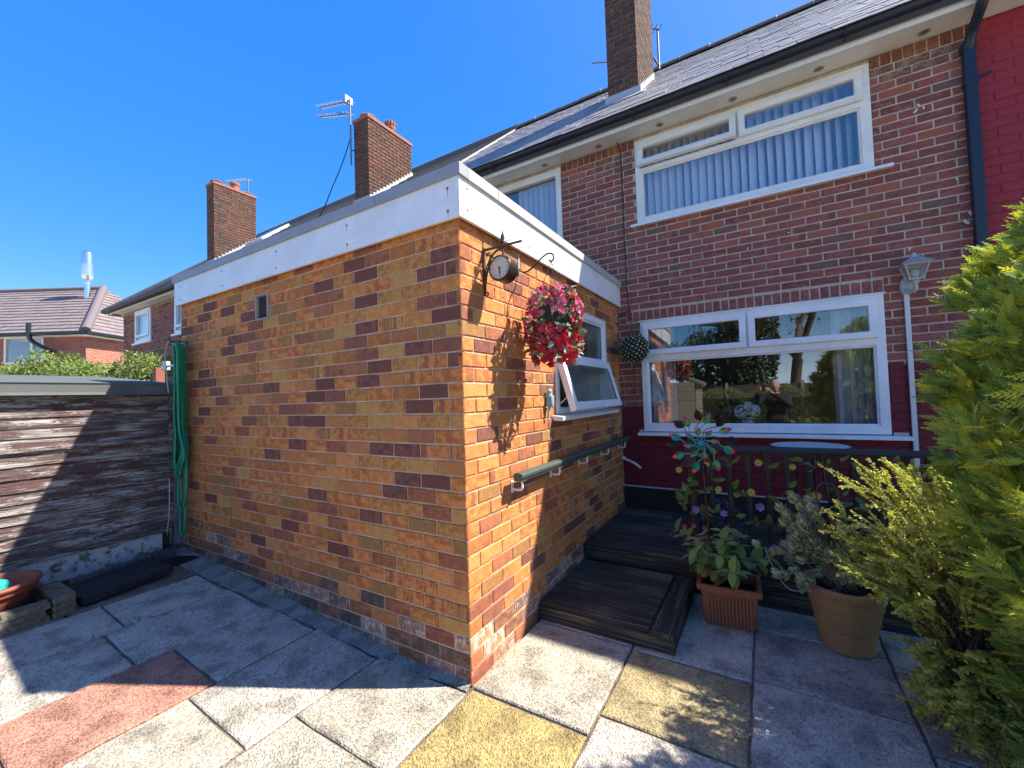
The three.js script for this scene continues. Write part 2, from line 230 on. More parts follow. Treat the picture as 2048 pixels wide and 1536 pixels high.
// ---------------------------------------------------------------- bricklaying
const BG = new Map();
function brickGeo(l, h, d, tile, f0, f1, jit) { // front face at z = 0, body behind it
  const key = [l.toFixed(3), h.toFixed(3), d, tile, f0.toFixed(2), f1.toFixed(2), jit].join();
  if (BG.has(key)) return BG.get(key);
  const R = rngOf(tile * 97 + Math.round(l * 1000) * 13 + Math.round(h * 1000)), c = Math.min(0.004, l * 0.2), j = () => (R() - 0.5) * 2 * jit, tx = tile % 4, ty = Math.floor(tile / 4);
  const sg = [[-1, -1], [1, -1], [1, 1], [-1, 1]], fr = sg.map(([a, b]) => [a * (l / 2 - c) + j(), b * (h / 2 - c) + j() * 0.7, j() * 0.5]), ou = sg.map(([a, b], k) => [a * l / 2, b * h / 2, -c]), bk = sg.map(([a, b]) => [a * l / 2, b * h / 2, -d]);
  const P = [], U = []; const uvOf = p => { const x = clamp((p[0] + l / 2) / l, 0.01, 0.99), y = clamp((p[1] + h / 2) / h, 0.03, 0.97); return [(tx + lerp(0.02, 0.98, lerp(f0, f1, x))) / 4, (ty + lerp(0.03, 0.97, y)) / 8]; };
  const q = (a, b, c2, d2) => { for (const p of [a, b, c2, a, c2, d2]) { P.push(...p); U.push(...uvOf(p)); } };
  q(fr[0], fr[1], fr[2], fr[3]); for (let k = 0; k < 4; k++) { const n = (k + 1) % 4; q(ou[k], ou[n], fr[n], fr[k]); q(bk[k], bk[n], ou[n], ou[k]); }
  const g = new THREE.BufferGeometry(); g.setAttribute('position', new THREE.Float32BufferAttribute(P, 3)); g.setAttribute('uv', new THREE.Float32BufferAttribute(U, 2)); g.computeVertexNormals(); BG.set(key, g); return g;
}
function course(list, o, v0, v1, starts, tileOf) { // one course of bricks cut round the holes; starts = joints along u
  for (let k = 0; k + 1 < starts.length; k++) {
    let segs = [[starts[k] + o.joint / 2, starts[k + 1] - o.joint / 2]];
    for (const [a, b, c, d] of o.holes || []) if (Math.min(v1, d) - Math.max(v0, c) > 0.3 * (v1 - v0)) segs = segs.flatMap(([p, q]) => q <= a || p >= b ? [[p, q]] : [[p, Math.min(q, a)], [Math.max(p, b), q]].filter(([x, y]) => y - x > 0.025));
    for (const [p, q] of segs) if (q - p > 0.02) { const L = starts[k + 1] - starts[k], t = tileOf((p + q) / 2, (v0 + v1) / 2, q - p); list.push({ wall: o.wall, u: (p + q) / 2, v: (v0 + v1) / 2 + (o.jit ? rr(-1, 1) * 0.0012 : 0), l: q - p, h: v1 - v0 - o.joint, tile: t.tile, mat: t.mat, f0: L > 0.18 ? (p - starts[k]) / L : rr(0, 0.5), f1: 0, z: (o.z || 0) + rr(-1, 1) * (o.proud ?? 0.0012), d: o.d || 0.03, rot: rr(-1, 1) * (o.tilt ?? 0.004), jit: o.jit || 0 });
      const s = list[list.length - 1]; s.f1 = Math.min(1, s.f0 + s.l / Math.max(L, 0.215)); s.f0 = Math.round(s.f0 * 4) / 4; s.f1 = Math.max(s.f0 + 0.25, Math.round(s.f1 * 4) / 4); }
  }
}
function layAll(owner, list, most, name = 'brick') {
  const w = V(0, 0, 0);
  for (const s of list) { s.wall.updateWorldMatrix(true, false); w.set(s.u, s.v, s.z).applyMatrix4(s.wall.matrixWorld); const n = V(0, 0, 1).transformDirection(s.wall.matrixWorld), d = w.clone().sub(CAM), D = d.length(); const inFront = d.clone().normalize().dot(V(-0.516, 0.03, -0.857)); s.size = inFront > 0.45 ? s.l * s.h * Math.max(0, -n.dot(d) / D) / (D * D) * (s.seen === false ? 0 : 1) : 0; }
  list.sort((a, b) => b.size - a.size);
  const rest = new Map();
  list.forEach((s, k) => {
    const g = brickGeo(s.l, s.h, s.d, s.tile, s.f0, s.f1, s.jit);
    if (k < most && s.size > 0) { const m = part(s.wall, name, g, s.mat); m.position.set(s.u, s.v, s.z); m.rotation.z = s.rot; }
    else { const G = g.clone().rotateZ(s.rot).translate(s.u, s.v, s.z); const o = s.wall === owner ? G : (s.wall.updateMatrix(), G.applyMatrix4(s.wall.matrix)); if (!rest.has(s.mat)) rest.set(s.mat, []); rest.get(s.mat).push(o); }
  });
  for (const [mt, gs] of rest) stuffPart(owner, 'brickwork', mergeGeometries(gs), mt);
}
function joints(u0, u1, first, mod, var_ = 0) { const a = [u0]; let u = u0 + first; while (u < u1 - 0.03) { a.push(u + rr(-1, 1) * var_); u += mod; } a.push(u1); return a; }
// ---------------------------------------------------------------- ground and patio
const gh = x => 0.065 * Math.max(0, -x - 0.5); // the paving climbs gently towards the shed
{
  const big = boxUV(new THREE.PlaneGeometry(300, 300).rotateX(-Math.PI / 2).translate(0, -0.06, 0));
  struct('ground', big, std(0.80, 0.72, 0.58, 1, { map: scaled(T.dirt, 1.5), bumpMap: scaled(T.dirtB, 0.6), bumpScale: 0.03 }));
  const bedPts = []; const xs = [-3.6, -3.0, -2.0, -1.0, -0.5, 0.5, 2, 4.6];
  for (let i = 0; i + 1 < xs.length; i++) { const a = xs[i], b = xs[i + 1], ya = gh(a) - 0.013, yb = gh(b) - 0.013; const z0 = a < -0.01 ? -0.02 : -3; bedPts.push(a, ya, z0, a, ya, 4.4, b, yb, 4.4, a, ya, z0, b, yb, 4.4, b, yb, z0); }
  const bg = new THREE.BufferGeometry(); bg.setAttribute('position', new THREE.Float32BufferAttribute(bedPts, 3)); bg.computeVertexNormals();
  const patio = struct('patio', boxUV(bg), std(0.42, 0.31, 0.23, 1, { map: scaled(T.dirt, 0.4), bumpMap: scaled(T.dirtB, 0.2), bumpScale: 0.012 }));
  patio.userData.label = 'patio of large speckled concrete flagstones';
  const flagT = [0, 1, 2].map(k => { const c = scaled(T.flag, 0.62 + 0.06 * k); c.offset.set(0.31 * k, 0.17 * k); c.rotation = k * 1.1; return c; });
  const flagB = [0, 1, 2].map(k => { const c = scaled(T.flagB, 0.62 + 0.06 * k); c.offset.set(0.31 * k, 0.17 * k); c.rotation = k * 1.1; return c; });
  const mk = (r, g, b) => [0, 1, 2].map(k => std(r, g, b, 0.9, { map: flagT[k], bumpMap: flagB[k], bumpScale: 0.007 }));
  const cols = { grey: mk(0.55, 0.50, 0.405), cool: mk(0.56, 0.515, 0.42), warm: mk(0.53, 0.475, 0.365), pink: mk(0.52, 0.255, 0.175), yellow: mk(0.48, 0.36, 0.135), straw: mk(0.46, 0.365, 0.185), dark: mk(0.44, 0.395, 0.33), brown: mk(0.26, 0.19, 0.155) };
  function slab(x0, x1, z0, z1, col, k) {
    const c = 0.006, lift = rr(-0.002, 0.003), tip = rr(-0.0015, 0.0015), in_ = 0.005, P = [];
    const X = [x0 + in_ + rr(0, 0.003), x1 - in_ - rr(0, 0.003)], Z = [z0 + in_ + rr(0, 0.003), z1 - in_ - rr(0, 0.003)];
    const n = 6, edge = []; // walk round the slab with slightly ragged arrises
    const side = (ax, az, bx, bz) => { for (let i = 0; i < n; i++) { const t = i / n, w = i ? rr(-0.0035, 0.0035) : 0; const dx = bx - ax, dz = bz - az, L = Math.hypot(dx, dz); edge.push([ax + dx * t - dz / L * w, az + dz * t + dx / L * w]); } };
    side(X[0], Z[0], X[0], Z[1]); side(X[0], Z[1], X[1], Z[1]); side(X[1], Z[1], X[1], Z[0]); side(X[1], Z[0], X[0], Z[0]);
    const cx = (X[0] + X[1]) / 2, cz = (Z[0] + Z[1]) / 2, top = (x, z) => gh(x) + lift + tip * (x - cx) * 3;
    const inn = edge.map(([x, z]) => { const k2 = c / Math.max(Math.abs(x - cx), Math.abs(z - cz), 0.05); return [lerp(x, cx, k2 * 1.2), lerp(z, cz, k2 * 1.2)]; });
    const v = (p, dy) => [p[0], top(p[0], p[1]) + dy, p[1]];
    for (let i = 0; i < edge.length; i++) { const j = (i + 1) % edge.length; P.push(cx, top(cx, cz), cz, ...v(inn[i], 0), ...v(inn[j], 0)); P.push(...v(inn[i], 0), ...v(edge[i], -c), ...v(edge[j], -c), ...v(inn[i], 0), ...v(edge[j], -c), ...v(inn[j], 0)); P.push(...v(edge[i], -c), edge[i][0], -0.045, edge[i][1], edge[j][0], -0.045, edge[j][1], ...v(edge[i], -c), edge[j][0], -0.045, edge[j][1], ...v(edge[j], -c)); }
    const g = new THREE.BufferGeometry(); g.setAttribute('position', new THREE.Float32BufferAttribute(P, 3)); g.computeVertexNormals();
    part(patio, 'slab', boxUV(g), cols[col][k]);
  }
  const xsC = [-3.13, -2.742, -2.275, -1.757, -1.215, -0.647, 0.012, 0.668, 1.308, 1.968, 2.62, 3.27, 3.92, 4.55];
  const zsC = [[0.2, 0.95, 1.6, 2.2], [0.175, 0.775, 1.39, 2.0, 2.6, 3.2], [0.15, 0.885, 1.5, 2.1, 2.7, 3.3], [0.115, 0.705, 1.43, 2.05, 2.66, 3.3], [0.085, 0.835, 1.49, 2.1, 2.7, 3.3], [0.05, 0.602, 1.22, 1.83, 2.44, 3.05], [-1.5, -0.752, 0.008, 0.625, 1.24, 1.85, 2.46], [-1.92, -1.33, -0.732, -0.14, 0.47, 1.08, 1.69, 2.3], [-1.92, -1.325, -0.77, -0.165, 0.445, 1.05, 1.66, 2.27], [-1.8, -1.2, -0.59, 0.02, 0.63, 1.24, 1.85], [-1.8, -1.2, -0.59, 0.02, 0.63, 1.24, 1.85], [-1.8, -1.2, -0.59, 0.02, 0.63, 1.24], [-1.8, -1.2, -0.59, 0.02, 0.63, 1.24]];
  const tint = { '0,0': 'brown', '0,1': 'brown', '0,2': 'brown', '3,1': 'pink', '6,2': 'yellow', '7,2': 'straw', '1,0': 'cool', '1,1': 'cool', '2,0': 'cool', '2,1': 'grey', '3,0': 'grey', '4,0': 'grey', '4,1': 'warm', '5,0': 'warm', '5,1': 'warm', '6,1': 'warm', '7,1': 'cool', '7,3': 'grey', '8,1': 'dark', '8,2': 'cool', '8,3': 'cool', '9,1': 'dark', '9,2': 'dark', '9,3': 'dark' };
  rnd = rngOf(31);
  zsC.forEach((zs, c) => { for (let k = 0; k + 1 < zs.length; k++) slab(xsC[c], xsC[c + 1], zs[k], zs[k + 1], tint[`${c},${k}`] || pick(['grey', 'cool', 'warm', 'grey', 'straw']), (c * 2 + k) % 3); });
  // cement fillet between the flags and the brick wall
  { const n = 60, P = []; const zf = x => 0.042 + 0.045 * -x, at = i => { const x = -3.5 * i / n; return [x, zf(x)]; }; const wob = i => (hash(i, 3, 5) - 0.5) * 0.022;
    for (let i = 0; i < n; i++) { const [xa, za] = at(i), [xb, zb] = at(i + 1), A = [xa, gh(xa) + 0.016 + wob(i) * 0.5, -0.005], B = [xb, gh(xb) + 0.016 + wob(i + 1) * 0.5, -0.005], D = [xa, gh(xa) - 0.006 + wob(i + 200) * 0.2, za + wob(i + 99)], E2 = [xb, gh(xb) - 0.006 + wob(i + 201) * 0.2, zb + wob(i + 100)], m1 = [xa, gh(xa) + 0.001 + wob(i + 50) * 0.4, za * 0.5 + wob(i + 77) * 0.5], m2 = [xb, gh(xb) + 0.001 + wob(i + 51) * 0.4, zb * 0.5 + wob(i + 78) * 0.5];
      P.push(...A, ...m2, ...B, ...A, ...m1, ...m2, ...m1, ...E2, ...m2, ...m1, ...D, ...E2); }
    const g = new THREE.BufferGeometry(); g.setAttribute('position', new THREE.Float32BufferAttribute(P.map((x, i) => x), 3)); g.computeVertexNormals();
    part(patio, 'cement_fillet', boxUV(g), std(0.52, 0.47, 0.39, 1, { map: scaled(T.flag, 0.5), bumpMap: scaled(T.flagB, 0.4), bumpScale: 0.012 })); }
  // weeds and moss in the joints
  { rnd = rngOf(77); const ms = [], cs = []; const blade = new THREE.BufferGeometry(); blade.setAttribute('position', new THREE.Float32BufferAttribute([-0.0016, 0, 0, 0.0016, 0, 0, 0.0006, 0.02, 0.003, -0.0016, 0, 0, 0.0006, 0.02, 0.003, 0, 0.034, 0.011], 3)); blade.computeVertexNormals();
    const spots = [[-2.29, 0.74, 26], [-2.74, 0.3, 40], [-2.75, 0.45, 34], [-1.9, 0.42, 12], [-2.27, 0.9, 14], [-1.76, 0.71, 8], [0.9, -0.74, 10], [-2.01, 0.32, 14], [0.02, 0.02, 10], [-1.2, 0.12, 10], [-0.65, 0.06, 8]];
    for (const [x, z, n] of spots) for (let i = 0; i < n; i++) { const px = x + rr(-0.05, 0.05), pz = z + rr(-0.05, 0.05); ms.push(mat4(V(px, gh(px) - 0.012, pz), new THREE.Quaternion().setFromEuler(new THREE.Euler(rr(-0.5, 0.5), rr(0, 6.3), rr(-0.5, 0.5))), rr(0.5, 1.3))); cs.push(C(rr(0.06, 0.14), rr(0.10, 0.16), 0.03)); }
    const w = instPart(scene, 'weeds', blade, leafM(1, 1, 1, 0.3), ms, cs); w.userData.label = 'tufts of grass growing in the joints between flagstones'; }
}

// ---------------------------------------------------------------- flat-roofed brick extension
const CH = 0.0877, V0 = -0.0152, ZF = -2.97;
{
  rnd = rngOf(101);
  const ext = thing('brick_extension', 'flat-roofed orange brick extension with white fascia boards', 'extension');
  const vent = [1.38, 1.57, 2.25, 2.465];
  const front = part(ext, 'front_wall', extrude(shapeOf(rect(0, 3.493, -0.1, 2.74), [rect(...vent)]), 0.2), M.mortarExt); front.position.set(-3.5, 0, -0.206);
  front.geometry.translate(0, 0, 0); const F = new THREE.Group(); // wall frame with z = 0 on the brick face
  front.position.z = -0.007; front.geometry.translate(0, 0, -0.2);
  const side = part(ext, 'side_wall', extrude(shapeOf(rect(0.2, 2.968, -0.1, 2.74), [rect(1.2, 2.48, 1.41, 2.335)]), 0.2).translate(0, 0, -0.2), M.mortarExt); side.position.set(-0.007, 0, 0); side.rotation.y = Math.PI / 2;
  part(ext, 'rear_wall', box(-3.5, -3.3, -0.1, 2.74, -2.968, -0.21), M.mortarExt);
  part(ext, 'floor', box(-3.3, -0.21, 0.0, 0.05, -2.96, -0.21), M.plaster);
  const list = [];
  const pal = { o: [0, 4, 8, 12, 14, 16, 20, 0, 8], c: [1, 5, 9, 13, 17], r: [2, 18, 22, 10], p: [3, 7, 11, 15, 23], s: [6, 19, 21, 14], w: [24, 26, 31, 24, 31, 25], d: [25, 27, 28, 29, 25] };
  const tileA = (u, v) => { const x = u - 3.5, low = v - gh(x); let k; const t = rnd();
    if (low < 0.10) k = t < 0.55 ? 'd' : 'w'; else if (low < 0.19) k = t < 0.4 ? 'w' : t < 0.65 ? 'd' : 'r'; else if (low < 0.29) k = t < 0.22 ? 'w' : t < 0.4 ? 'd' : t < 0.7 ? 'r' : 'o';
    else { const pl = v > 1.5 ? 0.15 : 0.09; k = t < pl ? 'p' : t < pl + 0.13 ? 'r' : t < pl + 0.25 ? 's' : t < pl + 0.46 ? 'c' : 'o'; }
    return { tile: pick(pal[k]), mat: M.extBrick }; };
  const tileB = (u, v) => { let k; const t = rnd(); if (v < 0.07) k = t < 0.4 ? 'w' : 'r'; else if (v < 0.165) k = t < 0.85 ? 'w' : 'r'; else if (v < 0.26) k = t < 0.35 ? 'w' : t < 0.6 ? 'r' : 'o'; else { const pl = u > 1.1 ? 0.16 : 0.07; k = t < pl ? 'p' : t < pl + 0.17 ? 'r' : t < pl + 0.23 ? 's' : t < pl + 0.42 ? 'c' : 'o'; } return { tile: pick(pal[k]), mat: M.extBrick }; };
  for (let j = 0; j < 30; j++) {
    const v0 = V0 + j * CH, v1 = v0 + CH, H = j % 2 === 0;
    const A = { wall: front, joint: 0.0098, holes: [vent], z: 0.007, d: 0.03, jit: 0.0016, proud: 0.0013 }, B = { wall: side, joint: 0.0098, holes: [[1.2, 2.48, 1.40, 2.335]], z: 0.007, d: 0.03, jit: 0.0016, proud: 0.0013 };
    const sa = [3.5 - 0.0006]; let u = 3.5 - (H ? 0.1125 : 0.225); while (u > 0.04) { sa.push(u + rr(-0.003, 0.003)); u -= 0.225; } sa.push(0); sa.reverse();
    sa[sa.length - 1] = 3.5 - 0.0006 + A.joint / 2; course(list, A, v0, v1, sa, tileA);
    const sb = joints(0, 2.968, H ? 0.2325 : 0.116, 0.2325, 0.003); sb[0] = 0.0006 - B.joint / 2; course(list, B, v0, v1, sb, tileB);
  }
  for (const s of list) { if (s.v > 2.6) s.seen = false; if (s.tile >= 24 && s.tile <= 30 && s.tile !== 28 && s.tile !== 29) { s.z -= rr(0, 0.004); } }
  layAll(ext, list, 300);
  // air vent
  const ag = part(ext, 'air_vent', extrude(shapeOf(rect(vent[0] + 0.002, vent[1] - 0.002, vent[2] + 0.002, vent[3] - 0.002), [rect(vent[0] + 0.018, vent[1] - 0.018, vent[2] + 0.016, vent[3] - 0.016)]), 0.03, 0.002), std(0.34, 0.33, 0.31, 0.7, { map: T.fineM })); ag.position.set(-3.5, 0, -0.022);
  for (let i = 0; i < 7; i++) { const s = part(ag, 'slat', rbox(vent[0] + 0.018, vent[1] - 0.018, -0.009, 0.009, -0.004, 0.004, 0.002), std(0.035, 0.035, 0.04, 0.6)); s.position.set(0, vent[2] + 0.033 + i * 0.0258, 0.004); s.rotation.x = 0.7; }
  part(ext, 'duct', box(-2.13, -1.92, 2.24, 2.475, -0.215, -0.19), M.black);
  // roof, fascia boards, edge trim, screws
  part(ext, 'roof', box(-3.49, -0.012, 2.745, 2.825, -2.968, -0.012), std(0.1, 0.1, 0.105, 0.95, { map: T.fineM }));
  part(ext, 'fascia_board', rbox(-3.53, 0.042, 2.565, 2.802, 0.02, 0.042, 0.003), M.upvc); part(ext, 'fascia_board', rbox(0.02, 0.0415, 2.567, 2.801, -2.966, 0.0195, 0.003), M.upvc);
  part(ext, 'soffit_strip', box(-3.5, 0.018, 2.60, 2.612, 0.0025, 0.019), std(0.09, 0.07, 0.055, 1));
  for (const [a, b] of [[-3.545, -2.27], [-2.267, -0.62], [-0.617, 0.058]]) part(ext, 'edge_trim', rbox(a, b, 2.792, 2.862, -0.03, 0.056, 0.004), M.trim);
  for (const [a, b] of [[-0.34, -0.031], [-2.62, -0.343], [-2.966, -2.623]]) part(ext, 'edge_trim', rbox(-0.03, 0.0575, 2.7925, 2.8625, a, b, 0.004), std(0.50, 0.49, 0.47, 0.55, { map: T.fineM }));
  const sc = clean(new THREE.SphereGeometry(0.009, 10, 6, 0, 6.3, 0, 1.57)), rust = std(0.22, 0.13, 0.075, 0.7), ink = std(0.2, 0.19, 0.18, 0.6), stain = std(0.55, 0.40, 0.24, 0.8);
  const drip = shapeOf([[-0.006, 0.004], [0.006, 0.004], [0.007, -0.006], [0.0025, -0.02], [0.0012, -0.05], [-0.0014, -0.05], [-0.003, -0.016], [-0.007, -0.006]]);
  for (const x of [-0.04, -0.905, -1.745, -2.58, -3.4]) for (const y of [2.74, 2.612]) { const s = part(ext, 'screw', sc, x > -1 ? rust : ink); s.position.set(x, y, 0.0415); s.rotation.x = Math.PI / 2; s.scale.set(1, 0.5, 1); if (x > -1 && rnd() < 0.8) { const t = part(ext, 'rust_stain', clean(new THREE.ShapeGeometry(drip)), stain); t.position.set(x, y, 0.0424); } }
  for (const z of [-0.033, -0.76, -1.475, -2.184, -2.905]) for (const y of [2.745, 2.622]) { const s = part(ext, 'screw', sc, z > -0.5 ? rust : ink); s.position.set(0.041, y, z); s.rotation.z = -Math.PI / 2; s.scale.set(1, 0.5, 1); }
  // casement window with an open lower light
  const win = new THREE.Group(); win.name = 'window'; win.userData.label = 'white window with frosted glass and tilted open lower light'; win.rotation.y = Math.PI / 2; ext.add(win);
  const L = 1.203, Rr = 2.477, B0 = 1.412, Tt = 2.332, md = 1.872;
  part(win, 'frame', merge([extrude(shapeOf(rect(L, Rr, B0, Tt), [rect(L + 0.055, Rr - 0.055, B0 + 0.05, md - 0.03), rect(L + 0.055, Rr - 0.055, md + 0.03, Tt - 0.055)]), 0.07, 0.004, 2).translate(0, 0, -0.058)]), M.upvc);
  part(win, 'bead', extrude(shapeOf(rect(L + 0.05, Rr - 0.05, md + 0.025, Tt - 0.05), [rect(L + 0.073, Rr - 0.073, md + 0.048, Tt - 0.073)]), 0.02, 0.004).translate(0, 0, -0.025), M.upvc);
  part(win, 'pane', box(L + 0.06, Rr - 0.06, md + 0.035, Tt - 0.06, -0.03, -0.0297), M.frosted);
  const sash = new THREE.Group(); sash.name = 'open_sash'; sash.position.set(0, md + 0.012, 0.018); sash.rotation.x = -0.27; win.add(sash);
  const sh = md + 0.012 - B0 - 0.008;
  part(sash, 'sash_frame', merge([extrude(shapeOf(rect(L + 0.02, Rr - 0.02, -sh, 0), [rect(L + 0.088, Rr - 0.088, -sh + 0.068, -0.068)]), 0.055, 0.006, 2).translate(0, 0, -0.03), box(L + 0.03, Rr - 0.03, -sh + 0.012, -0.012, -0.029, -0.0285).scale(1, 1, 1)].slice(0, 1)), M.upvc);
  part(sash, 'sash_pane', box(L + 0.08, Rr - 0.08, -sh + 0.06, -0.06, 0.004, 0.0043), M.frosted);
  part(sash, 'gasket', extrude(shapeOf(rect(L + 0.086, Rr - 0.086, -sh + 0.066, -0.066), [rect(L + 0.09, Rr - 0.09, -sh + 0.07, -0.07)]), 0.008).translate(0, 0, 0.003), M.black);
  for (const u of [L + 0.06, Rr - 0.06]) part(win, 'stay', bar([u, B0 + 0.06, -0.02], [u, B0 + 0.16, 0.1], 0.005), M.steel);
  part(win, 'sill', extrude(shapeOf([[-0.03, 1.41], [0.085, 1.398], [0.095, 1.392], [0.095, 1.366], [0.085, 1.362], [0.0065, 1.366], [0.0065, 1.38], [-0.03, 1.385]]), 1.45, 0.002).rotateY(Math.PI / 2).scale(1, 1, -1).translate(1.12, 0, 0).rotateY(0), M.upvc);
  { const s = win.children[win.children.length - 1], p = s.geometry.attributes.position; // the profile was drawn across: put it along u with its nose outwards
    s.geometry = boxUV(extrude(shapeOf([[-0.03, 1.41], [0.085, 1.398], [0.095, 1.392], [0.095, 1.366], [0.085, 1.362], [0.0065, 1.366], [0.0065, 1.38], [-0.03, 1.385]]), 1.45, 0.002).rotateY(-Math.PI / 2)); s.geometry.translate(2.57, 0, 0); }
  // small junction box near the eave, with its black lead
  part(ext, 'junction_box', rbox(0.002, 0.032, 2.37, 2.47, -2.93, -2.85, 0.006), std(0.35, 0.31, 0.26, 0.6));
}
// ---------------------------------------------------------------- the brick terrace
const EAVE = { y: 4.62, z: -2.62, k: 0.84 }, RZ = -5.62, RY = EAVE.y + EAVE.k * (EAVE.z - RZ);
const roofY = z => EAVE.y + EAVE.k * (EAVE.z - z);
const slopeA = Math.atan(EAVE.k), slopeL = Math.hypot(EAVE.z - RZ, RY - EAVE.y);
function roofDeck(x0, x1) { // closed deck under the covering: both slopes, with thickness
  return extrude(shapeOf([[EAVE.z, EAVE.y - 0.03], [RZ, RY - 0.03], [2 * RZ - EAVE.z, EAVE.y - 0.03], [2 * RZ - EAVE.z, EAVE.y - 0.16], [RZ, RY - 0.2], [EAVE.z - 0.06, EAVE.y - 0.11]]), x1 - x0).rotateY(-Math.PI / 2).translate(x1, 0, 0);
}
function shell(parent, x0, x1) { // side, rear walls and floors that close the house
  const zr = 2 * RZ - ZF;
  part(parent, 'rear_wall', box(x0, x1, 0, 4.5, zr, zr + 0.2), M.mortarHou);
  part(parent, 'party_wall', box(x0, x0 + 0.1, 0, 4.5, zr + 0.201, ZF - 0.26), M.plaster); part(parent, 'party_wall', box(x1 - 0.1, x1, 0, 4.5, zr + 0.201, ZF - 0.26), M.plaster);
  part(parent, 'floor', box(x0 + 0.101, x1 - 0.101, 0.2, 0.45, zr + 0.202, ZF - 0.262), M.roomDark); part(parent, 'floor', box(x0 + 0.101, x1 - 0.101, 2.62, 2.8, zr + 0.202, ZF - 0.262), M.plaster); part(parent, 'ceiling', box(x0, x1, 4.505, 4.55, zr + 0.1, -2.725), M.soffit);
}
function gutter(parent, x0, x1) {
  const pts = []; for (let a = 0; a <= 12; a++) { const t = Math.PI * a / 12; pts.push([-2.652 + 0.055 * Math.cos(t), 4.605 - 0.058 * Math.sin(t)]); } for (let a = 12; a >= 0; a--) { const t = Math.PI * a / 12; pts.push([-2.652 + 0.051 * Math.cos(t), 4.605 - 0.054 * Math.sin(t)]); }
  const g = part(parent, 'gutter', clean(extrude(shapeOf(pts), x1 - x0)).rotateY(-Math.PI / 2).translate(x1, 0, 0), M.navy);
  for (let x = Math.ceil(x0 / 0.9) * 0.9 + 0.35; x < x1; x += 0.9) part(g, 'bracket', merge([box(x - 0.012, x + 0.012, 4.52, 4.61, -2.715, -2.705), tube([[x, 4.61, -2.59], [x, 4.55, -2.6], [x, 4.525, -2.65], [x, 4.55, -2.71]], 0.007, 10, 6)]), M.navy);
  return g;
}
function eaves(parent, x0, x1, mat = M.soffit, lights = []) {
  const s = part(parent, 'soffit', box(x0, x1, 4.488, 4.503, ZF + 0.001, -2.722), mat); part(parent, 'eaves_board', rbox(x0, x1, 4.47, 4.60, -2.721, -2.703, 0.003), mat);
  for (const x of lights) { const l = new THREE.Group(); l.name = 'downlight'; l.position.set(x, 4.487, -2.868); parent.add(l); part(l, 'bezel', clean(new THREE.TorusGeometry(0.034, 0.007, 8, 24).rotateX(Math.PI / 2)), std(0.45, 0.43, 0.38, 0.4, { metalness: 0.6 })); part(l, 'lamp_glass', clean(new THREE.CylinderGeometry(0.028, 0.024, 0.012, 20)), std(0.16, 0.155, 0.15, 0.25)); }
}
function frameGeo(x0, x1, y0, y1, t, z0, z1, bv = 0.005) { return extrude(shapeOf(rect(x0, x1, y0, y1), [rect(x0 + t, x1 - t, y0 + t, y1 - t)]), z1 - z0, bv, 2).translate(0, 0, z0); }
function glaze(parent, x0, x1, y0, y1, z) { part(parent, 'pane', box(x0, x1, y0, y1, z, z + 0.0003), M.glass); part(parent, 'pane', box(x0, x1, y0, y1, z - 0.018, z - 0.0177), M.glass); }
function chimney(parent, x0, x1, z1, z0, top, list, mk) { // z1 front, z0 back
  const c = part(parent, 'chimney', box(x0 + 0.012, x1 - 0.012, 4.7, top, z0 + 0.012, z1 - 0.012), M.mortarDark);
  const f = new THREE.Group(), s = new THREE.Group(), l = new THREE.Group(); // faces: front, sunny side, far side
  f.position.set(x0, 0, z1 - 0.012); s.position.set(x1 - 0.012, 0, z1); s.rotation.y = Math.PI / 2; l.position.set(x0 + 0.012, 0, z0); l.rotation.y = -Math.PI / 2;
  for (const g of [f, s, l]) { g.name = 'brick_face'; c.add(g); }
  const n = Math.floor((top - 4.8) / 0.0755), t = () => ({ tile: mk(), mat: M.houBrick });
  for (let j = 0; j < n; j++) { const v0 = top - (j + 1) * 0.0755, v1 = v0 + 0.0755, odd = j % 2 === 0; const jf = joints(0, x1 - x0, odd ? 0.2125 : 0.1, 0.2125), js = joints(0, z1 - z0, odd ? 0.1 : 0.2125, 0.2125);
    for (const a of [jf, js]) { a[0] = -0.0045; a[a.length - 1] += 0.0045; }
    const o = { joint: 0.011, z: 0.012, d: 0.03, jit: 0.002, proud: 0.0015 };
    if (v1 > roofY(z1) - 0.1) course(list, { ...o, wall: f }, v0, v1, jf, t);
    const zroof = z => roofY(z); const keep = list.length; course(list, { ...o, wall: s }, v0, v1, js, t); const cut = list.splice(keep); for (const b of cut) if (b.v > zroof(z1 - b.u) - 0.12) list.push(b); }
  // oversailing cap course and stepped lead flashing
  part(c, 'cap', rbox(x0 - 0.02, x1 + 0.02, top, top + 0.07, z0 - 0.02, z1 + 0.02, 0.01), M.clay);
  const fl = []; for (let z = z1; z > z0 + 0.05; z -= 0.085) { const y = roofY(z); fl.push(extrude(shapeOf([[-(z), y - 0.05], [-(z - 0.09), y + 0.02], [-(z - 0.09), y + 0.15], [-(z - 0.008), y + 0.135]]), 0.006).rotateY(Math.PI / 2).translate(x1 + 0.003 + (Math.round(z * 200) % 2 ? 0.0015 : 0), 0, 0)); }
  part(c, 'flashing', merge(fl), M.lead); part(c, 'front_flashing', merge([box(x0 - 0.04, x1 + 0.03, roofY(z1) - 0.09, roofY(z1) + 0.11, z1 + 0.003, z1 + 0.009), boxUV(new THREE.BoxGeometry(x1 - x0 + 0.2, 0.006, 0.2).rotateX(slopeA).translate((x0 + x1) / 2, roofY(z1 + 0.09) + 0.03, z1 + 0.09))]), M.lead);
  return c;
}
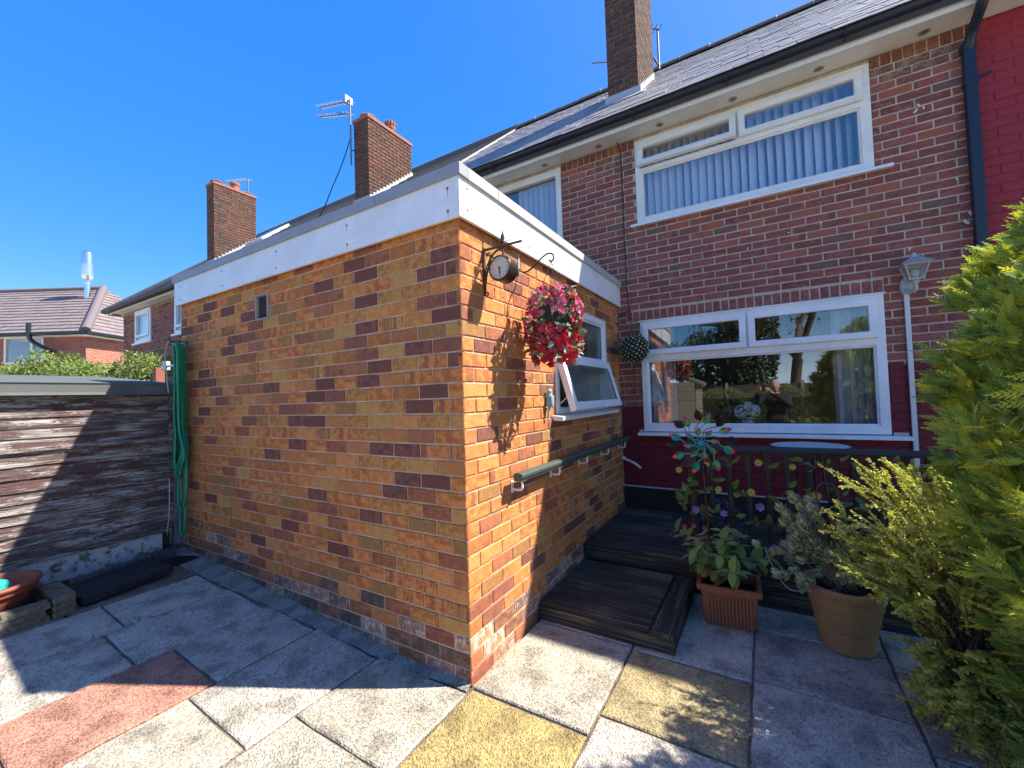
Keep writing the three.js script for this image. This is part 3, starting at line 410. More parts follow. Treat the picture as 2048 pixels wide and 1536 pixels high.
function pot(parent, x, y, z, h = 0.3, r = 0.1, fluted) { const p = part(parent, 'chimney_pot', lathe([[r * 1.15, 0], [r * 1.15, 0.04], [r * 0.92, 0.06], [r * 0.86, h * 0.75], [r * 1.05, h * 0.8], [r * 1.05, h], [r * 0.8, h], [r * 0.75, 0.05]], 20), M.clay); p.position.set(x, y, z);
  if (fluted) { const s = []; for (let i = 0; i < 12; i++) { const a = i / 12 * 6.283; s.push(moved(new THREE.CapsuleGeometry(0.014, h * 0.4, 2, 6), Math.cos(a) * r * 1.02, h * 1.28, Math.sin(a) * r * 1.02)); } part(p, 'vent_cowl', merge([lathe([[r * 0.6, h], [r * 0.6, h * 1.04], [r, h * 1.08], [r * 1.0, h * 1.5], [r * 0.5, h * 1.56], [0, h * 1.57]], 20), ...s]), M.clay); } return p; }

// our house: dark red brick, slate roof
const HX0 = -2.72, HX1 = 2.968;
const house = thing('terraced_house', 'dark red brick terraced house with slate roof and white windows', 'house');
{
  rnd = rngOf(211);
  const WL = [0.252, 2.362, 1.125, 2.372], WU = [0.272, 2.356, 3.488, 4.446], WLf = [-1.75, -0.65, 3.49, 4.446];
  const back = (g) => g.translate(0, 0, -0.25);
  const wall = part(house, 'front_wall', back(extrude(shapeOf([[HX0, 0], [0, 0], [0, 1.405], [0.25, 1.405], [WL[0], 1.405], [WL[0], WL[3]], [WL[1], WL[3]], [WL[1], 1.735], [HX1, 1.735], [HX1, 4.487], [HX0, 4.487]], [rect(...WU), rect(...WLf)]), 0.25)), M.mortarHou); wall.position.z = ZF - 0.006;
  const pw = part(house, 'painted_wall', back(extrude(shapeOf([[0, 0], [HX1, 0], [HX1, 1.735], [WL[1], 1.735], [WL[1], WL[2] - 0.015], [WL[0], WL[2] - 0.015], [WL[0], 1.405], [0, 1.405]]), 0.25)), M.paintCore, 'lower wall painted deep maroon'); pw.position.z = ZF - 0.006;
  part(house, 'upper_mortar', extrude(shapeOf([[-0.649, 3.262], [HX1 - 0.002, 3.262], [HX1 - 0.002, 4.376], [2.358, 4.376], [2.358, 3.486], [0.27, 3.486], [0.27, 4.376], [-0.649, 4.376]]), 0.0105).translate(0, 0, ZF - 0.0055), M.mortarHou); part(house, 'plinth', box(0.002, HX1, 0, 0.50, ZF + 0.002, ZF + 0.022), std(0.02, 0.018, 0.018, 0.8)); part(house, 'plinth_bead', tube([[0.01, 0.508, ZF + 0.016], [0.4, 0.505, ZF + 0.02], [1.6, 0.503, ZF + 0.018], [2.9, 0.505, ZF + 0.018]], 0.011, 20, 6), std(0.42, 0.42, 0.43, 0.7));
  shell(house, HX0, HX1);
  const list = [], common = [0, 1, 2, 4, 5, 8, 9, 10, 14, 0, 1, 8, 2], rare = [3, 6, 7, 11, 15, 7], old = [28, 29, 30, 31], sol = [24, 25, 26, 27];
  const tl = (u, v) => { const t = rnd(); if (v < 1.405 && u > 0 || v < 1.735 && u > WL[1]) return { tile: pick(common), mat: M.paintBrick }; return { tile: v > 4.15 && t < 0.7 ? pick(old) : t < 0.76 ? pick(common) : pick(rare), mat: M.houBrick }; };
  const holes = [WL, WU, WLf, [0.1, WL[1] + 0.006, 2.372, 2.497]];
  for (let j = 0; j < 52; j++) { const v0 = 0.505 + j * 0.07436, v1 = v0 + 0.07436; if (v1 > 4.375) break; const split = v0 + 0.037 < 1.405 || v0 + 0.037 < 1.735; const isP = (v0 + v1) / 2 < 1.735;
    const o = { wall: isP ? pw : wall, joint: 0.0125, holes, z: v0 > 3.24 ? 0.017 : 0.006, d: 0.035, jit: 0.003, proud: 0.002, tilt: 0.008 };
    if ((v0 + v1) / 2 > 1.405 && isP) { course(list, { ...o, wall }, v0, v1, joints(HX0 + 2.2, WL[0], j % 2 ? 0.225 : 0.1125, 0.225, 0.005), tl); course(list, o, v0, v1, joints(WL[1], HX1 - 0.004, j % 2 ? 0.225 : 0.1125, 0.2275, 0.005), tl); }
    else course(list, o, v0, v1, joints(isP ? 0 : -0.66, HX1 - 0.004, j % 2 ? 0.225 : 0.1125, 0.2275, 0.005), tl); }
  for (let u = 0.1; u < WL[1] - 0.02; u += 0.0755) course(list, { wall, joint: 0.012, z: 0.006, d: 0.03, jit: 0.003, proud: 0.002 }, 2.383, 2.497, [u, Math.min(u + 0.0755, WL[1] + 0.006)], () => ({ tile: pick(common), mat: M.houBrick }));
  for (const [a, b] of [[-0.65, 0.272], [2.356, HX1 - 0.004]]) for (let u = a; u < b - 0.03; u += 0.0765) course(list, { wall, joint: 0.009, z: 0.006, d: 0.03, jit: 0.003, proud: 0.003 }, 4.375, 4.487, [u, Math.min(u + 0.0765, b)], () => ({ tile: pick(sol), mat: M.houBrick }));
  for (const s of list) if (s.u < 0 && s.v < 2.6) s.seen = false;
  // chimney of this house: bricks go to the joined brickwork
  const cl = []; const ch = chimney(house, -0.19, 0.21, -3.58, -4.62, 9.05, cl, () => pick([16, 17, 19, 21, 16, 22, 18])); layAll(house, list, 300); const side = [], rest = []; layAll(ch, cl, 0);
  part(ch, 'putlog_hole', box(0.2, 0.2135, 6.53, 6.61, -4.56, -4.46), M.black); pot(ch, 0, 9.12, -4.0); pot(ch, 0, 9.12, -4.4);
  // snapped-off paint and droppings
  for (const [x, y, s] of [[2.66, 3.93, 0.016], [2.69, 3.9, 0.013], [2.64, 3.89, 0.018], [1.35, 2.98, 0.012], [2.93, 2.93, 0.02], [2.9, 2.87, 0.024], [2.55, 2.72, 0.014], [1.7, 3.06, 0.01], [1.95, 3.1, 0.014], [2.86, 3.24, 0.012]]) { const g = clean(new THREE.SphereGeometry(s, 7, 5)).scale(0.55, 1.2, 0.18); const d = part(wall, 'lime_fleck', g, std(0.6, 0.6, 0.57, 0.9)); d.position.set(x, y, 0.008); d.rotation.z = rr(-0.8, 0.8); if (y > 3.24) d.position.z = 0.019; }
  // roof
  const deck = part(house, 'roof', roofDeck(HX0, HX1), std(0.05, 0.05, 0.055, 0.9)); const st = [0, 1, 2, 3].map(k => { const c = T.slate.clone(); c.repeat.set(1.8, 1.8); c.offset.set(0.27 * k, 0.41 * k); c.needsUpdate = true; return std(...[[0.30, 0.285, 0.27], [0.36, 0.34, 0.32], [0.22, 0.215, 0.21], [0.33, 0.30, 0.275]][k], 0.5, { map: c, bumpMap: T.slateB, bumpScale: 0.003 }); });
  const gauge = 0.205, sw = 0.252, rows = Math.floor(slopeL / gauge); const specs = [];
  const q = new THREE.Quaternion().setFromAxisAngle(V(1, 0, 0), slopeA); const slateG = [0, 1, 2].map(k => boxUV(new THREE.BoxGeometry(sw - 0.006, 0.007, gauge * 1.9).translate(0, 0, -gauge * 0.95)));
  for (let j = 0; j < rows; j++) for (let x = HX0 + (j % 2 ? sw / 2 : 0); x < HX1 - 0.02; x += sw) { const z = EAVE.z + 0.05 - j * gauge * Math.cos(slopeA), y = roofY(z) + 0.012; if (x + sw / 2 > HX1 + 0.1) continue; specs.push({ p: V(x + sw / 2 + rr(-0.002, 0.002), y + rr(0, 0.004), z + rr(-0.005, 0.005)), k: pick([0, 0, 1, 1, 2, 3, 3]), r: rr(-0.012, 0.012) }); }
  const hid = s => s.p.x < -0.3 && s.p.z > -3.6 && s.p.x < -1.9; specs.forEach(s => { const d = s.p.distanceTo(CAM); s.s = (hid(s) ? 0 : 1) / (d * d); }); specs.sort((a, b) => b.s - a.s); const restG = [[], [], [], []];
  const tiltIn = new THREE.Quaternion().setFromAxisAngle(V(1, 0, 0), -0.02);
  specs.forEach((s, i) => { const Q = q.clone().multiply(tiltIn).multiply(new THREE.Quaternion().setFromAxisAngle(UPV, s.r)); if (i < 300) { const m = part(deck, 'slate', slateG[i % 3], st[s.k]); m.position.copy(s.p); m.quaternion.copy(Q); } else restG[0].push(slateG[i % 3].clone().applyMatrix4(mat4(s.p, Q))); });
  stuffPart(deck, 'slating', mergeGeometries(restG[0]), st[0]);
  for (let x = HX0; x < HX1 - 0.1; x += 0.455) { const r = part(deck, 'ridge_tile', clean(extrude(shapeOf([...Array(9)].map((_, i) => { const a = Math.PI * i / 8; return [Math.cos(a) * 0.13, Math.sin(a) * 0.11]; }).concat([...Array(9)].map((_, i) => { const a = Math.PI * (8 - i) / 8; return [Math.cos(a) * 0.112, Math.sin(a) * 0.094 - 0.004]; }))), 0.45)).rotateY(Math.PI / 2), std(0.135, 0.13, 0.13, 0.85, { map: T.fineM })); r.position.set(x, RY - 0.045 + rr(-0.004, 0.004), RZ); const nb = part(r, 'mortar_bed', clean(new THREE.TorusGeometry(0.118, 0.016, 6, 10, Math.PI)).rotateY(Math.PI / 2), std(0.4, 0.38, 0.35, 0.95)); nb.position.set(0.452, 0, 0); nb.scale.y = 0.88; }
  part(deck, 'verge_mortar', tube([[HX0, roofY(-2.6) + 0.02, -2.6], [HX0, roofY(-4.1) + 0.025, -4.1], [HX0, RY + 0.02, RZ]], 0.025, 16, 6), std(0.36, 0.35, 0.33, 0.95));
  const gu = gutter(house, HX0 - 3.0, HX1 + 0.03); eaves(house, HX0 + 0.001, HX1 - 0.002, M.soffit, [-1.85, -0.828, -0.115, 0.58, 1.287, 1.99, 2.70]);
  // rainwater pipe with swan neck
  const dp = part(house, 'downpipe', merge([rbox(2.925, 2.995, 0.25, 4.26, ZF + 0.02, ZF + 0.085, 0.008), tube([[2.985, 4.56, -2.655], [2.982, 4.47, -2.67], [2.965, 4.33, -2.86], [2.96, 4.24, ZF + 0.052]], 0.036, 18, 10), rbox(2.925, 3.05, 4.52, 4.62, -2.725, -2.59, 0.012)]), M.navy, 'dark navy square rainwater pipe');
  for (const y of [4.27, 3.98, 2.4]) part(dp, 'collar', rbox(2.918, 3.002, y - 0.03, y + 0.03, ZF + 0.012, ZF + 0.092, 0.006), M.navy);
  // windows
  const wl = new THREE.Group(); wl.name = 'window'; wl.userData.label = 'wide ground floor window of clear glass with two top lights'; wl.position.z = ZF; house.add(wl);
  part(wl, 'frame', extrude(shapeOf(rect(0.254, 2.36, 1.13, 2.37), [rect(0.318, 2.29, 1.205, 1.915), rect(0.318, 1.278, 1.985, 2.315), rect(1.335, 2.29, 1.985, 2.315)]), 0.07, 0.005, 2).translate(0, 0, -0.055), M.upvc);
  part(wl, 'bead', extrude(shapeOf(rect(0.31, 2.298, 1.197, 1.923), [rect(0.334, 2.274, 1.221, 1.899)]), 0.022, 0.004).translate(0, 0, -0.022), M.upvc);
  part(wl, 'drip_trim', rbox(0.244, 2.37, 2.362, 2.374, -0.02, 0.04, 0.003), M.upvc);
  part(wl, 'sill', extrude(shapeOf([[-0.06, 1.128], [0.07, 1.114], [0.078, 1.108], [0.078, 1.088], [0.07, 1.085], [0.008, 1.09], [-0.06, 1.1]]), 2.29, 0.002).rotateY(-Math.PI / 2).translate(2.485, 0, 0), M.upvc);
  part(wl, 'sill_mortar', merge([rbox(2.37, 2.47, 1.115, 1.15, 0.003, 0.02, 0.006), rbox(0.2, 0.245, 1.115, 1.15, 0.003, 0.02, 0.006)]), M.mortarHou);
  for (const [a, b, open] of [[0.283, 1.298, 0.03], [1.318, 2.306, 0]]) { const s = new THREE.Group(); s.name = 'top_light'; s.position.set(0, 2.325, 0.02); s.rotation.x = -open; wl.add(s); part(s, 'sash_frame', extrude(shapeOf(rect(a, b, -0.345, 0), [rect(a + 0.06, b - 0.06, -0.285, -0.06)]), 0.05, 0.007, 2).translate(0, 0, -0.022), M.upvc); glaze(s, a + 0.055, b - 0.055, -0.29, -0.055, 0.005); }
  glaze(wl, 0.325, 2.283, 1.212, 1.908, -0.012);
  const wu = new THREE.Group(); wu.name = 'window'; wu.userData.label = 'wide upper window, left top light ajar'; wu.position.z = ZF; house.add(wu);
  part(wu, 'frame', extrude(shapeOf(rect(0.274, 2.354, 3.49, 4.444), [rect(0.345, 2.275, 3.545, 4.065), rect(0.335, 1.285, 4.115, 4.385), rect(1.335, 2.285, 4.115, 4.385)]), 0.07, 0.005, 2).translate(0, 0, -0.055), M.upvcOld);
  part(wu, 'bead', extrude(shapeOf(rect(0.337, 2.283, 3.537, 4.073), [rect(0.36, 2.26, 3.56, 4.05)]), 0.022, 0.004).translate(0, 0, -0.022), M.upvcOld);
  part(wu, 'sill', extrude(shapeOf([[-0.06, 3.49], [0.06, 3.478], [0.066, 3.472], [0.066, 3.452], [0.058, 3.449], [0.008, 3.452], [-0.06, 3.465]]), 2.26, 0.002).rotateY(-Math.PI / 2).translate(2.47, 0, 0), M.upvc);
  for (const [a, b, open] of [[0.312, 1.3, 0.16], [1.32, 2.3, 0]]) { const s = new THREE.Group(); s.name = 'top_light'; s.position.set(0, 4.388, 0.02); s.rotation.x = -open; wu.add(s); part(s, 'sash_frame', extrude(shapeOf(rect(a, b, -0.272, 0), [rect(a + 0.06, b - 0.06, -0.212, -0.06)]), 0.05, 0.007, 2).translate(0, 0, -0.022), M.upvcOld); glaze(s, a + 0.055, b - 0.055, -0.217, -0.055, 0.005); }
  glaze(wu, 0.352, 2.268, 3.552, 4.058, -0.012);
  const wf = new THREE.Group(); wf.name = 'window'; wf.userData.label = 'upper window partly hidden behind the extension roof'; wf.position.z = ZF; house.add(wf);
  part(wf, 'frame', extrude(shapeOf(rect(-1.748, -0.652, 3.492, 4.444), [rect(-1.58, -0.725, 3.56, 4.36)]), 0.07, 0.005, 2).translate(0, 0, -0.055), M.upvcOld); glaze(wf, -1.585, -0.72, 3.555, 4.365, -0.012);
  part(wf, 'sill', rbox(-1.8, -0.6, 3.455, 3.488, -0.05, 0.06, 0.004), M.upvc);
  // rooms behind the glass
  part(house, 'room_partition', box(-0.6, -0.5, 0.451, 2.619, -7.9, ZF - 0.265), M.plaster); part(house, 'room_back_wall', box(-0.49, 2.86, 0.451, 2.619, -6.5, -6.4), std(0.3, 0.28, 0.22, 0.9));
  part(house, 'upper_partition', box(-0.36, -0.26, 2.801, 4.504, -7.9, ZF - 0.265), M.plaster); part(house, 'upper_back_wall', box(-2.6, 2.86, 2.801, 4.504, -5.1, -5.0), M.plaster);
  const dr = part(house, 'inner_door', rbox(1.78, 2.5, 0.46, 2.25, -6.395, -6.36, 0.004), std(0.75, 0.73, 0.64, 0.5));
  for (const [a, b, c, d] of [[1.86, 1.97, 1.25, 2.12], [2.31, 2.42, 1.25, 2.12], [1.86, 2.42, 0.55, 1.12]]) part(dr, 'moulding', frameGeo(a, b, c, d, 0.012, -6.36, -6.35, 0.003), std(0.42, 0.41, 0.36, 0.5));
  const oval = (w, h) => { const s = new THREE.Shape(); s.absarc(0, h / 2 - w / 2, w / 2, 0, Math.PI); s.absarc(0, -h / 2 + w / 2, w / 2, Math.PI, 2 * Math.PI); return s; };
  const og = part(dr, 'oval_light', extrude(oval(0.17, 0.46), 0.012).translate(2.07, 1.57, -6.36), std(0.62, 0.66, 0.6, 0.4));
  part(og, 'painted_flower', merge([clean(new THREE.ShapeGeometry(shapeOf([[0, -0.19], [0.012, -0.1], [0.05, -0.02], [0.02, -0.05], [0.015, 0.03], [0.05, 0.1], [0, 0.06], [-0.05, 0.1], [-0.015, 0.03], [-0.02, -0.05], [-0.05, -0.02], [-0.012, -0.1]]))).translate(2.07, 1.57, -6.3475), clean(new THREE.ShapeGeometry(shapeOf([[-0.05, 0.15], [0, 0.13], [0.05, 0.16], [0.02, 0.11], [-0.02, 0.11]]))).translate(2.07, 1.57, -6.3475)]), std(0.02, 0.16, 0.06, 0.6));
  // hanging cable on the wall
  solo('wall_cable', merge([tube([[0.005, 4.56, -2.69], [0.02, 4.53, -2.74], [0.10, 4.47, ZF + 0.02], [0.115, 4.3, ZF + 0.014], [0.12, 3.2, ZF + 0.016], [0.135, 2.6, ZF + 0.016], [0.15, 2.5, ZF + 0.02]], 0.006, 60, 6), tube([[0.15, 2.5, ZF + 0.02], [0.1, 2.49, ZF + 0.05], [0.04, 2.44, -2.86], [0.034, 2.36, -2.87], [0.02, 2.35, -2.89]], 0.009, 24, 6), tube([[0.15, 2.5, ZF + 0.02], [0.16, 2.1, ZF + 0.014], [0.17, 1.5, ZF + 0.014], [0.19, 1.3, ZF + 0.014], [0.17, 1.0, ZF + 0.014], [0.16, 0.85, ZF + 0.014]], 0.0045, 30, 6)]), M.black, 'thin black cable running down the red brick wall beside the windows', 'cable');
}
// curtains, blinds and flowers behind the glass
function curtain(x0, x1, y0, y1, z, mat, label) { const n = Math.round((x1 - x0) / 0.012), P = [], at = i => { const t = i / n, x = lerp(x0, x1, t); return [x, z + 0.028 * Math.sin(x * 78 + Math.sin(x * 17) * 1.5) + 0.008 * Math.sin(x * 190)]; };
  for (let i = 0; i < n; i++) { const [a, za] = at(i), [b, zb] = at(i + 1); P.push(a, y0, za, b, y0, zb, b, y1, zb, a, y0, za, b, y1, zb, a, y1, za); P.push(a, y0, za - 0.003, b, y1, zb - 0.003, b, y0, zb - 0.003, a, y0, za - 0.003, a, y1, za - 0.003, b, y1, zb - 0.003); }
  const g = new THREE.BufferGeometry(); g.setAttribute('position', new THREE.Float32BufferAttribute(P, 3)); g.computeVertexNormals(); return solo('curtain', boxUV(g), mat, label, 'curtain', 'curtains in the ground floor window'); }
const curtM = phys({ color: C(0.40, 0.41, 0.43), roughness: 1, transmission: 0.15, thickness: 0, side: THREE.DoubleSide });
curtain(0.27, 0.60, 0.9, 2.40, -3.11, curtM, 'grey curtain behind the ground floor window, by the hanging daisy ball'); curtain(2.0, 2.40, 0.9, 2.40, -3.11, curtM, 'pale grey patterned curtain behind the ground floor window, nearer the lantern');
{ rnd = rngOf(303); const slatM = phys({ color: C(0.70, 0.73, 0.80), roughness: 1, transmission: 0.3, thickness: 0, side: THREE.DoubleSide });
  const bl = (x0, x1, y0, y1, lab, ang) => { const b = thing('vertical_blind', lab, 'blind', [0, 0, -3.13]); part(b, 'head_rail', rbox(x0, x1, y1, y1 + 0.035, -0.02, 0.02, 0.004), std(0.7, 0.7, 0.68, 0.5)); for (let x = x0 + 0.04; x < x1; x += 0.079) { const s = part(b, 'slat', boxUV(new THREE.CylinderGeometry(0.12, 0.12, y1 - y0, 6, 1, true, -0.36, 0.72).translate(0, 0, -0.118)), slatM); s.position.set(x, (y0 + y1) / 2, 0); s.rotation.y = ang + rr(-0.2, 0.2); s.rotation.z = rr(-0.012, 0.012); } };
  bl(0.29, 2.33, 3.46, 4.40, 'pale vertical slat blind behind the wide upper window', 0.75); bl(-1.35, -0.69, 3.46, 4.36, 'pale vertical slat blind in the upper window behind the flat roof', 0.7); }
{ rnd = rngOf(309); const t = thing('hydrangea_vase', 'white hydrangea flowers in a vase on the window ledge', 'flowers', [1.27, 1.13, -3.2]); part(t, 'vase', lathe([[0, 0], [0.05, 0], [0.065, 0.06], [0.05, 0.12], [0.055, 0.14], [0.048, 0.14], [0.044, 0.12], [0, 0.02]], 24), std(0.5, 0.52, 0.5, 0.3));
  const pt = new THREE.SphereGeometry(0.014, 6, 4).scale(1, 0.35, 1), ms = []; for (const [cx, cy, cz, r] of [[-0.06, 0.2, 0.02, 0.065], [0.05, 0.21, 0.02, 0.065], [0, 0.24, -0.03, 0.06]]) for (let i = 0; i < 130; i++) { const d = rdir(); ms.push(mat4(V(cx, cy, cz).addScaledVector(d, r), aim(d), 1)); } instPart(t, 'petals', clean(pt), petalM(0.75, 0.78, 0.76), ms);
  const lf = []; for (let i = 0; i < 9; i++) { const a = i / 9 * 6.28; lf.push(moved(new THREE.SphereGeometry(0.045, 8, 5).scale(0.5, 0.08, 1), Math.sin(a) * 0.085, 0.13, Math.cos(a) * 0.085, a)); } part(t, 'leaves', merge(lf), leafM(0.08, 0.17, 0.05)); }

// the red-painted neighbour
{ rnd = rngOf(231); const h = thing('red_painted_house', 'neighbouring house with crimson painted brick wall at the edge of view', 'house'); const x0 = 2.972, x1 = 8.6;
  const w = part(h, 'front_wall', extrude(shapeOf(rect(x0, x1, 0, 4.487)), 0.25).translate(0, 0, -0.25), M.redCore); w.position.z = ZF - 0.004; shell(h, x0, x1);
  const list = []; for (let j = 0; j < 57; j++) { const v0 = 0.2 + j * 0.075; course(list, { wall: w, joint: 0.009, z: 0.005, d: 0.02, jit: 0.002, proud: 0.0015, tilt: 0.004 }, v0, v0 + 0.075, joints(x0 + 0.02, j > 30 ? 4.2 : 3.6, j % 2 ? 0.225 : 0.1125, 0.225, 0.004), () => ({ tile: pick([0, 1, 2, 8, 9]), mat: M.redBrick })); }
  for (const s of list) if (s.v < 2.3) s.seen = false; layAll(h, list, 260);
  part(h, 'roof', roofDeck(x0, x1), std(0.16, 0.155, 0.15, 0.7)); gutter(h, x0 + 0.1, x1); eaves(h, x0, x1, M.soffit); part(h, 'cable_clip', tube([[3.0, 4.02, ZF + 0.02], [3.06, 4.03, ZF + 0.012], [3.1, 4.04, ZF + 0.01]], 0.007, 8, 6), M.black); }

// neighbours to the left: concrete tiles laid in long courses
function tileCourses(parent, x0, x1, hip) { const deck = part(parent, 'roof', roofDeck(x0, x1), std(0.05, 0.048, 0.05, 0.9)); const n = 13, g = slopeL / n, m = std(0.135, 0.125, 0.125, 0.75, { map: scaled(T.slate, 0.9) });
  for (let j = 0; j < n; j++) { const s0 = -0.05 + j * g, z = EAVE.z - s0 * Math.cos(slopeA), y = roofY(z) + 0.012, cut = hip ? Math.min(x1 - x0 - 0.3, Math.max(0, s0) * Math.cos(slopeA) * 1.02) : 0; const t = part(deck, 'tile_course', boxUV(new THREE.BoxGeometry(x1 - x0 - cut, 0.028, g * 1.12).translate((x0 + cut + x1) / 2, 0, -g * 0.56)), m); t.position.set(0, y, z); t.rotation.x = slopeA - 0.045; }
  const r = part(deck, 'ridge', tube([[x0 + (hip ? 3.0 : 0), RY, RZ], [x1, RY, RZ]], 0.1, 2, 12), std(0.12, 0.11, 0.11, 0.8)); return deck; }
{ rnd = rngOf(241); const h = thing('tiled_roof_house', 'neighbouring brick house with grey tiled roof, seen over the extension', 'house'); const x0 = -8.1, x1 = HX0 - 0.004; shell(h, x0, x1);
  const w = part(h, 'front_wall', extrude(shapeOf(rect(x0, x1, 0, 4.487)), 0.25).translate(0, 0, -0.25), M.mortarHou); w.position.z = ZF - 0.006; tileCourses(h, x0, x1); eaves(h, x0, x1 - 0.001);
  const cl = []; const c = chimney(h, -5.4, -4.98, -3.64, -4.82, 7.14, cl, () => pick([16, 17, 18, 20, 21, 22, 23, 17, 18])); layAll(c, cl, 300);
  pot(c, -5.19, 7.2, -3.82, 0.1, 0.15); pot(c, -5.19, 7.2, -4.12, 0.08, 0.12); pot(c, -5.19, 7.2, -4.42, 0.22, 0.105, true); pot(c, -5.19, 7.2, -4.68, 0.08, 0.12); }
{ rnd = rngOf(251); const h = thing('end_house', 'far end house of the brick terrace with hipped tiled roof', 'house'); const x0 = -15.4, x1 = -8.104; part(h, 'rear_wall', box(x0, x1, 0, 4.5, 2 * RZ - ZF, 2 * RZ - ZF + 0.2), M.mortarHou); part(h, 'end_wall', box(x0, x0 + 0.2, 0, 4.487, 2 * RZ - ZF + 0.201, ZF - 0.26), M.mortarHou); part(h, 'upper_floor', box(x0 + 0.21, x1, 2.62, 2.8, -7.9, ZF - 0.262), M.plaster);
  const W1 = [-14.42, -13.28, 3.5, 4.45], W2 = [-11.75, -10.6, 3.5, 4.45]; const w = part(h, 'front_wall', extrude(shapeOf(rect(x0, x1, 0, 4.487), [rect(...W1), rect(...W2)]), 0.25).translate(0, 0, -0.25), M.mortarDark); w.position.z = ZF - 0.006;
  const list = []; for (let j = 0; j < 58; j++) { const v0 = 0.14 + j * 0.075; if (v0 > 4.4) break; course(list, { wall: w, joint: 0.011, holes: [W1, W2], z: 0.006, d: 0.02, jit: 0.003, proud: 0.003 }, v0, v0 + 0.075, joints(x0, -9.5, j % 2 ? 0.225 : 0.1125, 0.2275, 0.005), () => ({ tile: pick([0, 2, 9, 6, 14, 12, 4, 17, 18]), mat: M.houBrick })); } for (const s of list) if (s.v < 2) s.seen = false; layAll(h, list, 0);
  part(h, 'string_course', box(x0, -9.5, 3.19, 3.215, ZF + 0.003, ZF + 0.02), M.mortarDark);
  for (const W of [W1, W2]) { const g = new THREE.Group(); g.name = 'window'; g.position.z = ZF; h.add(g); part(g, 'frame', merge([frameGeo(W[0] + 0.003, W[1] - 0.003, W[2] + 0.003, W[3] - 0.003, 0.08, -0.05, 0.03), frameGeo(W[0] + 0.09, W[1] - 0.09, W[2] + 0.16, W[3] - 0.09, 0.07, -0.02, 0.05)]), M.upvc); glaze(g, W[0] + 0.1, W[1] - 0.1, W[2] + 0.1, W[3] - 0.1, 0); part(g, 'sill', rbox(W[0] - 0.1, W[1] + 0.1, W[2] - 0.05, W[2] - 0.002, -0.03, 0.07, 0.005), M.upvc); part(g, 'net_curtain', box(W[0] + 0.06, W[1] - 0.06, W[2] + 0.05, W[3] - 0.05, -0.12, -0.118), std(0.45, 0.47, 0.48, 0.95)); }
  // hipped end
  const deck = tileCourses(h, x0 - 0.2, x1, true); const hp = new THREE.BufferGeometry(); const a = [x0 - 0.32, EAVE.y - 0.06, EAVE.z + 0.02], b = [x0 - 0.32, EAVE.y - 0.06, 2 * RZ - EAVE.z], r = [x0 + 2.8, RY, RZ]; hp.setAttribute('position', new THREE.Float32BufferAttribute([...b, ...a, ...r], 3)); hp.computeVertexNormals(); part(deck, 'hip_slope', boxUV(hp), std(0.13, 0.12, 0.12, 0.8, { side: THREE.DoubleSide })); part(deck, 'hip_ridge', bar(a, r, 0.09), std(0.12, 0.11, 0.11, 0.8));
  part(h, 'gutter', merge([bar([x0 - 0.38, 4.57, -2.60], [HX0 - 3.0, 4.57, -2.60], 0.06)]), std(0.045, 0.04, 0.04, 0.6)); eaves(h, x0 - 0.25, x1 - 0.001); part(h, 'end_soffit', box(x0 - 0.3, x0 - 0.001, 4.488, 4.503, -7.5, -2.724), M.soffit); part(h, 'end_eaves_board', box(x0 - 0.32, x0 - 0.301, 4.46, 4.6, -7.5, -2.70), M.soffit);
  const cl = []; const c = chimney(h, -11.25, -10.85, -3.5, -4.58, 7.5, cl, () => pick([16, 17, 18, 20, 21, 22, 19, 18])); layAll(c, cl, 0); pot(c, -11.05, 7.56, -3.66, 0.1, 0.14); pot(c, -11.05, 7.56, -3.9, 0.08, 0.12); pot(c, -11.05, 7.56, -4.12, 0.24, 0.12); pot(c, -11.05, 7.56, -4.42, 0.09, 0.12);
  // roof window
  const rw = part(h, 'roof_window', boxUV(new RoundedBoxGeometry(0.85, 0.1, 1.0, 2, 0.02)), std(0.6, 0.62, 0.63, 0.4)); rw.position.set(-10.2, roofY(-4.55) + 0.04, -4.55); rw.rotation.x = slopeA; const pn = part(rw, 'pane', box(-0.35, 0.35, 0.052, 0.056, -0.42, 0.42), phys({ color: C(0.25, 0.3, 0.36), roughness: 0.05, metalness: 0.2 }));
  const fl = thing('wall_floodlight', 'small dark floodlight on the end house wall', 'floodlight', [-13.0, 2.75, ZF + 0.01]); part(fl, 'head', rbox(-0.12, 0.12, -0.1, 0.1, 0.1, 0.2, 0.02), M.black); part(fl, 'arm', bar([0, -0.12, 0], [0, -0.05, 0.15], 0.03), M.black); part(fl, 'sensor', rbox(-0.05, 0.05, -0.25, -0.14, 0.0, 0.1, 0.02), M.black); }
